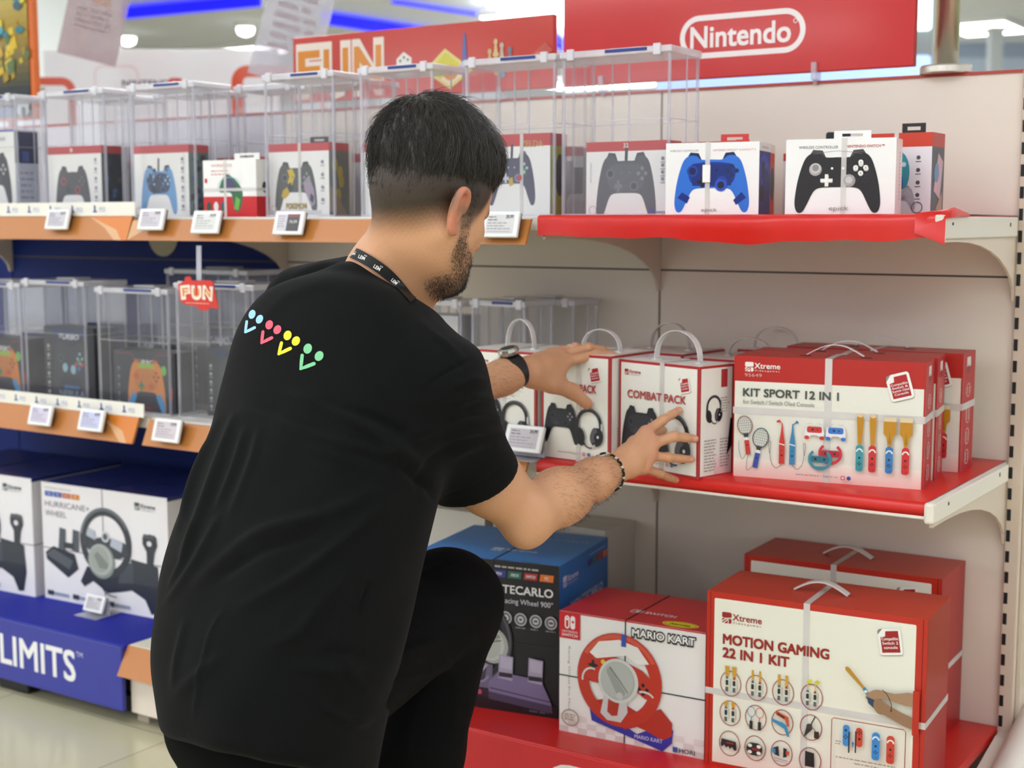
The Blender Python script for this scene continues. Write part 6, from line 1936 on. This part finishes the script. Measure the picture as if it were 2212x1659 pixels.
m.node_tree.nodes['Principled BSDF'].inputs['Sheen Weight'].default_value = .03
m.node_tree.nodes['Principled BSDF'].inputs['Sheen Roughness'].default_value = .5
shirt = mesh_obj('t_shirt', loc(V), F, m, man)
shirtV, shirtF = V, F
shirt_bvh = bvh(V, F)
def cast(px, py, tree, off):
    d = ray(px, py); d = d/np.linalg.norm(d)
    h = tree.ray_cast(Vector(CAM), Vector(d))
    if h[0] is None:                                    # just past the outline: wrap onto the nearest spot
        h = tree.find_nearest(Vector(atd(px, py, 2.32)))
    n = np.array(h[1]);
    if n@d > 0: n = -n
    return np.array(h[0])+n*off, n
def decal(name, parts, parent, m, off=.0009):
    """parts: (list of 2D pixel triangles/quads fans as (pts, faces), colour) laid on the shirt"""
    b = MB()
    for pts, faces, c in parts:
        W = []
        last = None
        for x, y in pts:
            p, n = cast(x, y, shirt_bvh, off)
            if p is None: p = last
            last = p; W.append(p-man_o)
        b.add(W, faces, c)
    o = b.build(name, m, parent, smooth=True)
    return o
def disc_fan(cx, cy, rx, ry, rot, n=20, rings=3):
    pts = [(cx, cy)]; f = []
    c, s = math.cos(rot), math.sin(rot)
    for k in range(1, rings+1):
        for i in range(n):
            a = 2*math.pi*i/n; x, y = rx*k/rings*math.cos(a), ry*k/rings*math.sin(a)
            pts.append((cx+x*c-y*s, cy+x*s+y*c))
    for i in range(n):
        f.append((0, 1+i, 1+(i+1) % n))
    for k in range(rings-1):
        for i in range(n):
            a = 1+k*n+i; b = 1+k*n+(i+1) % n
            f.append((a, a+n, b+n, b))
    return pts, f
def band(path, wds, n=8):
    S = spline(path, n, False); Wd = np.interp(np.linspace(0, 1, len(S)), np.linspace(0, 1, len(wds)), wds)
    pts = []; f = []
    for i in range(len(S)):
        t = S[min(i+1, len(S)-1)]-S[max(i-1, 0)]; t = t/np.linalg.norm(t); nn = np.array([-t[1], t[0]])*Wd[i]/2
        for a in (-1, 0, 1):
            pts.append(tuple(S[i]+nn*a))
    for i in range(len(S)-1):
        for a in (0, 1):
            f.append((i*3+a, i*3+a+1, i*3+3+a+1, i*3+3+a))
    return pts, f
M_INK = print_mat('fabric_ink', .55, .3, .1, 700)
# four coloured pairs: two heads over a tick-shaped body
for cname, colr, d1, d2, vv, rad in (
        ('light_blue', '#9bd0ee', (545.5, 679.5), (561.5, 690), [(534, 695), (531, 718), (551, 708)], (7.2, 10.0)),
        ('red', '#ee5c70', (582.5, 702), (600, 712.5), [(569, 717), (566, 741), (588, 730)], (8, 10.2)),
        ('yellow', '#f4ee2e', (622, 725), (640, 737), [(609, 741), (603, 765), (628, 753)], (8.4, 10.6)),
        ('green', '#7cc68e', (665.5, 753.5), (690, 769.5), [(653.5, 768), (650.5, 797), (679, 786)], (9, 11.2))):
    parts = []
    for (x, y), ro in ((d1, .35), (d2, .5)):
        pts, f = disc_fan(x, y, rad[0], rad[1], ro); parts.append((pts, f, colr))
    pts, f = band(vv[:2], [6.4*rad[0]/8, 6.8*rad[0]/8, 5]); parts.append((pts, f, colr))
    pts, f = band(vv[1:], [5, 7*rad[0]/8, 7*rad[0]/8]); parts.append((pts, f, colr))
    for (x, y), rr in ((vv[0], 3.2*rad[0]/8), (vv[1], 2.9*rad[0]/8), (vv[2], 3.4*rad[0]/8)):
        pts, f = disc_fan(x, y, rr, rr, 0, 12, 2); parts.append((pts, f, colr))
    o = decal('printed_motif', parts, shirt, M_INK)
    o['label'] = cname.replace('_', ' ')+' printed pair of dots over a tick'
# rib collar and sleeve hem
def tube_on(pathpx, tree, off, r, name, parent, m, n=6):
    P = []
    for x, y in spline(pathpx, 8, False):
        p, _n = cast(x, y, tree, off)
        if p is not None: P.append(p-man_o)
    b = MB('#17181a'); b.tube(P, r, n); return b.build(name, m, parent, smooth=True)

# --- trousers
tro = [ellip(J(590, 1545, 2.17), (.145, .125, .14), np.array([TR, TF, up]), .05), cone(hipR, knR, .082, .079, .02), cone(knR, shin, .076, .074, .03), cone(shin, anR, .074, .066, .03),
       cone(J(960, 1262, 2.40), knR, .062, .070, .03), cone(J(540, 1560, 2.2), knL, .100, .078, .05), cone(knL, anL, .074, .062, .03), cone(J(590, 1600, 2.13), J(650, 1600, 2.24), .100, .07, .03), cone(J(482, 1560, 2.15), J(560, 1650, 2.15), .082, .105, .05)]
V, F = surfnet(tro, .006)
V, F = keep_main(V, F)
V = relax(V, F, 2, .5)
N_ = normals(V, F); P2 = pix(V)
disp = np.zeros(len(V))
for pts, amp, sg in (([(830, 1290), (900, 1245), (985, 1215)], 4, 10), ([(840, 1430), (900, 1400), (960, 1385), (1020, 1390)], 4, 10), ([(860, 1400), (930, 1365), (1010, 1360)], -3, 9), ([(850, 1320), (930, 1290), (1000, 1285)], 3, 14), ([(905, 1500), (890, 1560), (878, 1640)], 3, 5), ([(960, 1420), (985, 1500), (975, 1600)], 3, 9), ([(820, 1478), (870, 1462), (930, 1450)], 4, 8)):
    dist, t = seg_dist(P2[:, :2], np.array(pts, float)); disp += amp*.001*np.exp(-(dist/sg)**2)
V = V+N_*(disp+(np.sin(V[:, 0]*43+V[:, 2]*29)*np.sin(V[:, 2]*37-V[:, 1]*31))*.0018)[:, None]
m = mat('black_denim', '#0a0a0b', .9, spec=.12, bump=.4, bscale=800)
mesh_obj('trousers', loc(V), F, m, man)
for an, kn in ((anR, knR), (anL, knL)):
    b = MB('#141416')
    t0 = an.copy(); toe = an+TF*.15; toe[2] = .03
    if an is anL: toe = an-TF*.10+np.array([0, 0, -.04])
    P_ = [an, an*.6+toe*.4, toe, toe+(toe-an)*.25]
    b.tube([p-man_o for p in P_], [.042, .044, .040, .018], 14)
    b.build('shoe', mat('black_leather', '#17171a', .4), man, smooth=True)

# --- lanyard round the neck base, printed white marks
both = BVHTree.FromPolygons([tuple(p) for p in np.r_[bodyV, shirtV]], [tuple(int(i) for i in f) for f in bodyF]+[tuple(int(i)+len(bodyV) for i in f) for f in shirtF])
LP = [(752, 544), (768, 548), (792, 560), (820, 577), (848, 600), (872, 626), (892, 650)]
S = spline(LP, 6, False); WD = np.interp(np.linspace(0, 1, len(S)), [0, .1, .6, 1], [16, 25, 24, 16])
b = MB('#191a1c'); Pc = []
ring_ = []
for i in range(len(S)):
    t = S[min(i+1, len(S)-1)]-S[max(i-1, 0)]; t /= np.linalg.norm(t); nn = np.array([-t[1], t[0]])*WD[i]/2
    row = []
    for a in (-1, -.5, 0, .5, 1):
        x, y = S[i]+nn*a
        p, n_ = cast(x, y, both, .0022)
        if p is None:
            p = row[-1] if row else (ring_[-1][0] if ring_ else J(x, y, 2.28))
        row.append(p)
    ring_.append(row)
R_ = np.array(ring_)
for it in range(5):
    R_[1:-1] = R_[1:-1]*.5+.25*(R_[2:]+R_[:-2]); R_[:, 1:-1] = R_[:, 1:-1]*.5+.25*(R_[:, 2:]+R_[:, :-2])
R_ = R_+(CAM-R_)/np.linalg.norm(CAM-R_, axis=2)[:, :, None]*.0045
m5 = len(R_)
b.add((R_-man_o).reshape(-1, 3), [(i*5+j, i*5+j+1, i*5+5+j+1, i*5+5+j) for i in range(m5-1) for j in range(4)])
back = R_-(CAM-R_)/np.linalg.norm(CAM-R_, axis=2)[:, :, None]*.0012
b.add((back-man_o).reshape(-1, 3), [(i*5+j+1, i*5+j, i*5+5+j, i*5+5+j+1) for i in range(m5-1) for j in range(4)])
lan = b.build('lanyard', mat('black_ribbon', '#0e0f10', .6), man, smooth=True)
lan_bvh = bvh(R_.reshape(-1, 3), [(i*5+j, i*5+j+1, i*5+5+j+1, i*5+5+j) for i in range(m5-1) for j in range(4)])
for cx, cy, ro, sz in ((782, 556, 22, 15), (815, 578, 31, 16), (852, 608, 42, 15), (763, 548, 8, 10)):
    v, f = text_mesh('LEM', .03)
    k = sz/1.45; c, s = math.cos(math.radians(ro)), math.sin(math.radians(ro))
    v = v-np.array([(v[:, 0].min()+v[:, 0].max())/2, .36])
    b = MB('#ecebe6')
    pts = []; ok = True
    dots = [(.55, .62), (.95, .62)]
    allp = [tuple(p) for p in v]; faces = list(f)
    for dx, dy in dots:
        n0 = len(allp)
        allp += [(dx+.13*math.cos(a), dy+.13*math.sin(a)) for a in np.linspace(0, 2*math.pi, 10, endpoint=False)]
        faces.append(tuple(range(n0, n0+10)))
    W = []
    for x, y in allp:
        X, Y = x*k*.85, -y*k
        p, n_ = cast(cx+X*c-Y*s, cy+X*s+Y*c, lan_bvh, .0006)
        if p is None: ok = False; p = W[-1]+man_o if W else J(cx, cy, 2.25)
        W.append(p-man_o)
    b.add(W, faces); b.build('printed_mark', M_INK, lan)

# --- watch on the left wrist
def frame_at(a, b):
    t = (b-a)/np.linalg.norm(b-a); x = np.cross(t, up); x /= np.linalg.norm(x); return t, x, np.cross(x, t)
t_, x_, y_ = frame_at(elL, wl)
wc = J(1107, 803, 2.728)
def oval(c, t, x, y, a, bb, wid, th, col, name, parent, m, seg=36, a0=0, a1=360):
    b = MB(col); P = []
    for k in range(seg+1):
        an = math.radians(a0+(a1-a0)*k/seg)
        P.append((c+x*a*math.cos(an)+y*bb*math.sin(an), an))
    Vv = []
    for p, an in P:
        o_ = x*math.cos(an)/a+y*math.sin(an)/bb; o_ /= np.linalg.norm(o_)
        for i_, j_ in ((-.5, 0), (.5, 0), (.5, 1), (-.5, 1)):
            Vv.append(p+t*i_*wid+o_*j_*th-man_o)
    Fq = [(i*4+k, i*4+(k+1) % 4, i*4+4+(k+1) % 4, i*4+4+k) for i in range(seg) for k in range(4)]
    b.add(Vv, Fq); return b.build(name, m, parent, fixn=True)
M_RUB = mat('black_rubber', '#17191b', .38)
strap_o = oval(wc, t_, x_, y_, .0290, .0300, .029, .004, '#17191b', 'watch_strap', man, M_RUB)
strap_o['label'] = 'black ribbed watch strap on the left wrist'
for k in range(-2, 6):
    an = math.radians(k*14-12)
    # raised links on the side that faces out of the picture
for an0 in (200, 224, 248, 150, 176):
    oval(wc, t_, x_, y_, .0325, .0335, .027, .0022, '#202326', 'strap_link', strap_o, M_RUB, 4, an0, an0+17)
wb = MB('#c9cbc6'); top = wc+y_*.0385
vv = []
for z0, r0 in ((-.004, .0165), (.003, .0195), (.008, .0185), (.010, .0150)):
    for k in range(20):
        an = 2*math.pi*k/20; vv.append(top+y_*z0+t_*r0*1.12*math.cos(an)+x_*r0*math.sin(an)-man_o)
wb.add(vv, [(i*20+k, i*20+(k+1) % 20, i*20+20+(k+1) % 20, i*20+20+k) for i in range(3) for k in range(20)]+[tuple(range(60, 80)), tuple(range(20))[::-1]])
wb.tube([top+t_*.018-man_o, top+t_*.024-man_o], .003, 8, '#9a9d98'); wb.tube([top-t_*.018-man_o, top-t_*.024-man_o], .003, 8, '#9a9d98')
o = wb.build('watch_case', mat('watch_steel', '#c6c8c2', .25, metal=.9), man, smooth=False, fixn=True); o['label'] = 'silver watch case on top of the left wrist'
b = MB('#20262a'); b.add([top+y_*.0104+t_*.0135*math.cos(a)+x_*.0135*math.sin(a)-man_o for a in np.linspace(0, 2*math.pi, 20, endpoint=False)], [tuple(range(20))]); b.build('watch_face', M_GLOSS, o)
# --- ring on the left ring finger
a_, b_ = fL[2][0][0], fL[2][0][1]
tr_, xr_, yr_ = frame_at(a_, b_)
oval(a_+(b_-a_)*.72, tr_, xr_, yr_, .0098, .0098, .0035, .0016, '#d8d2c4', 'finger_ring', man, mat('ring_metal', '#efe9dc', .3, metal=.4), 20)
# --- braided bracelet on the right wrist
tb, xb, yb = frame_at(el, wr)
bc = J(1313, 1020, 2.571)
b = MB()
nb_ = 44
for k in range(nb_):
    an = 2*math.pi*k/nb_
    p0 = bc+xb*.0325*math.cos(an)+yb*.0345*math.sin(an)-tb*.0; an2 = an+.16
    p1 = bc+xb*.0325*math.cos(an2)+yb*.0345*math.sin(an2)
    o_ = xb*math.cos(an)+yb*math.sin(an)
    s_ = .0026*(1 if k % 2 else -1)
    b.tube([p0-tb*s_+o_*.0006-man_o, (p0+p1)/2+o_*.0016-man_o, p1+tb*s_+o_*.0006-man_o], [.0017, .0022, .0017], 6, ('#1c1e1c', '#24261f', '#d8d6c8', '#1c1e1c')[k % 4] if k != 9 else '#9ab04a')
o = b.build('bracelet', M_INK, man, smooth=True); o['label'] = 'black and white braided cord bracelet'

# --- hair: a cap following the skull plus combed strands; beard and arm hair
cap = [ellip(H(-.008, 0, .062), (.1035, .083, .083), HM, .02), ellip(H(.036, .004, .080), (.060, .060, .050), HM, .03), ellip(H(-.052, 0, .060), (.065, .068, .066), HM, .03), ellip(H(-.02, 0, .085), (.075, .066, .066), HM, .03), ellip(H(-.046, 0, .016), (.0595, .0680, .074), HM, .02)]
V, F = surfnet(cap, .003)
V = relax(V, F, 2, .5)
N_ = normals(V, F)
wv = np.sin(((V-HO)@HR)*420+((V-HO)@HF)*160)*.0010+np.sin(((V-HO)@HF)*330+((V-HO)@HU)*240)*.0008
V = V+N_*wv[:, None]
M_HAIR = mat('dark_hair', '#2a241c', .38, spec=.6, bump=.5, bscale=700, var=.5)
hair = mesh_obj('hair', loc(V), F, M_HAIR, man)
def strands(roots, nrm, flow, L, r0, segs, lift, droop, name, parent, m, jit=.3):
    n = len(roots)
    Vs = []; Fs = []
    p = roots.copy(); d = flow.copy()
    L = L*(.7+.6*rng.random(n))
    ph_ = rng.normal(0, jit, (n, 3))
    d = d+ph_; d /= np.linalg.norm(d, axis=1)[:, None]
    side = np.cross(d, nrm); side /= np.linalg.norm(side, axis=1)[:, None]+1e-9
    step = (L/segs)[:, None]
    rings = []
    for s in range(segs+1):
        t = s/segs
        rad = r0*(1-.75*t)
        off = nrm*(lift*math.sin(math.pi*min(1, t*1.0))+.0004)[..., None] if hasattr(lift, '__len__') else nrm*(lift*math.sin(math.pi*t*.8)+.0004)
        c = p+off
        up_ = np.cross(side, d)
        rings.append(np.stack([c+side*rad, c-side*rad*.5+up_*rad*.87, c-side*rad*.5-up_*rad*.87], 1))
        p = p+d*step
        d = d+droop
        d /= np.linalg.norm(d, axis=1)[:, None]
    R = np.stack(rings, 1)                                   # n, segs+1, 3, 3
    Vs = R.reshape(-1, 3)
    base = (np.arange(n)*(segs+1)*3)[:, None, None]
    ii = (np.arange(segs)*3)[None, :, None]; k = np.arange(3)[None, None, :]
    k2 = (np.arange(3)+1) % 3
    Q = np.stack([base+ii+k, base+ii+k2[None, None, :], base+ii+3+k2[None, None, :], base+ii+3+k], -1).reshape(-1, 4)
    return mesh_obj(name, loc(Vs), Q, m, parent)
qc = (V-HO)@HM.T
vis = (qc[:, 2] > -.004+np.where(qc[:, 0] < 0, .45*qc[:, 0], .35*qc[:, 0])+rng.normal(0, .009, len(qc)))
ids = np.where(vis)[0]
ids = rng.choice(ids, 11000)
rp = V[ids]+rng.normal(0, .0015, (len(ids), 3)); rn = N_[ids]
Wh = H(-.070, .012, .125)
fl = rp-Wh; fl /= np.linalg.norm(fl, axis=1)[:, None]
qr = (rp-HO)@HM.T
fl = fl+HR*.35*ss(.0, .06, qr[:, 2])[:, None]-HU*(.9*ss(.03, .075, np.abs(qr[:, 1])))[:, None]-HF*(.25*ss(.05, .08, qr[:, 1]))[:, None]
fl = fl+(np.sin(qr[:, 0]*90+qr[:, 2]*60)[:, None]*HF*.18+np.sin(qr[:, 0]*60+qr[:, 1]*120)[:, None]*HR*.15)
fl = fl-rn*(fl*rn).sum(1)[:, None]; fl /= np.linalg.norm(fl, axis=1)[:, None]
Ls = (.006+.028*ss(.0, .09, qr[:, 2]-.3*np.minimum(qr[:, 0], 0)))*(1-.45*ss(.04, .09, qr[:, 0]))
o = strands(rp-rn*.0015, rn, fl, Ls, .00048, 5, .0035, -rn*.10*1.0, 'hair_strands', hair, M_HAIR, .16)
o['kind'] = 'stuff'
# beard
qb = (bodyV-HO)@HM.T
dn = np.exp(-(((qb[:, 0]-.066)/.028)**2+((qb[:, 2]+.120)/.018)**2+(qb[:, 1]/.034)**2))+.10*jaw2+.08*side
cand = np.where(dn > .06)[0]
pr_ = dn[cand]/dn[cand].sum()
ids = rng.choice(cand, 5200, p=pr_)
Nb = normals(bodyV, bodyF)
rp = bodyV[ids]+rng.normal(0, .0009, (len(ids), 3)); rn = Nb[ids]
fl = -HU*.9+HF*.25+rn*.35; fl = fl/np.linalg.norm(fl, axis=1)[:, None]
Lb = .0035+.016*np.clip(dn[ids]-.25, 0, 1)
o = strands(rp, rn, fl, Lb, .00030, 3, .0006, np.zeros(3), 'beard', man, M_HAIR, .25); o['label'] = 'dark goatee and short jaw beard'
# fine hair on both forearms
def forearm_hair(a, b, lo_, hi_, n):
    tt = ((bodyV-a)@(b-a))/((b-a)@(b-a)); rr = np.linalg.norm(bodyV-a-tt[:, None]*(b-a), axis=1)
    c_ = np.where((tt > lo_) & (tt < hi_) & (rr < .06))[0]
    ids = rng.choice(c_, n); rn = Nb[ids]; rp = bodyV[ids]+rng.normal(0, .001, (n, 3))
    f_ = (b-a)/np.linalg.norm(b-a)*.8-up*.5+rn*.25; f_ = f_/np.linalg.norm(f_, axis=1)[:, None]
    return rp, rn, f_
r1 = forearm_hair(el, wr, .12, .97, 1300); r2 = forearm_hair(elL, wl, .4, .93, 500)
rp, rn, fl = [np.r_[a, b] for a, b in zip(r1, r2)]
o = strands(rp, rn, fl, np.full(len(rp), .011), .00016, 3, .0012, np.zeros(3), 'arm_hair', man, mat('brown_body_hair', '#3a281c', .5), .30)
o['kind'] = 'stuff'
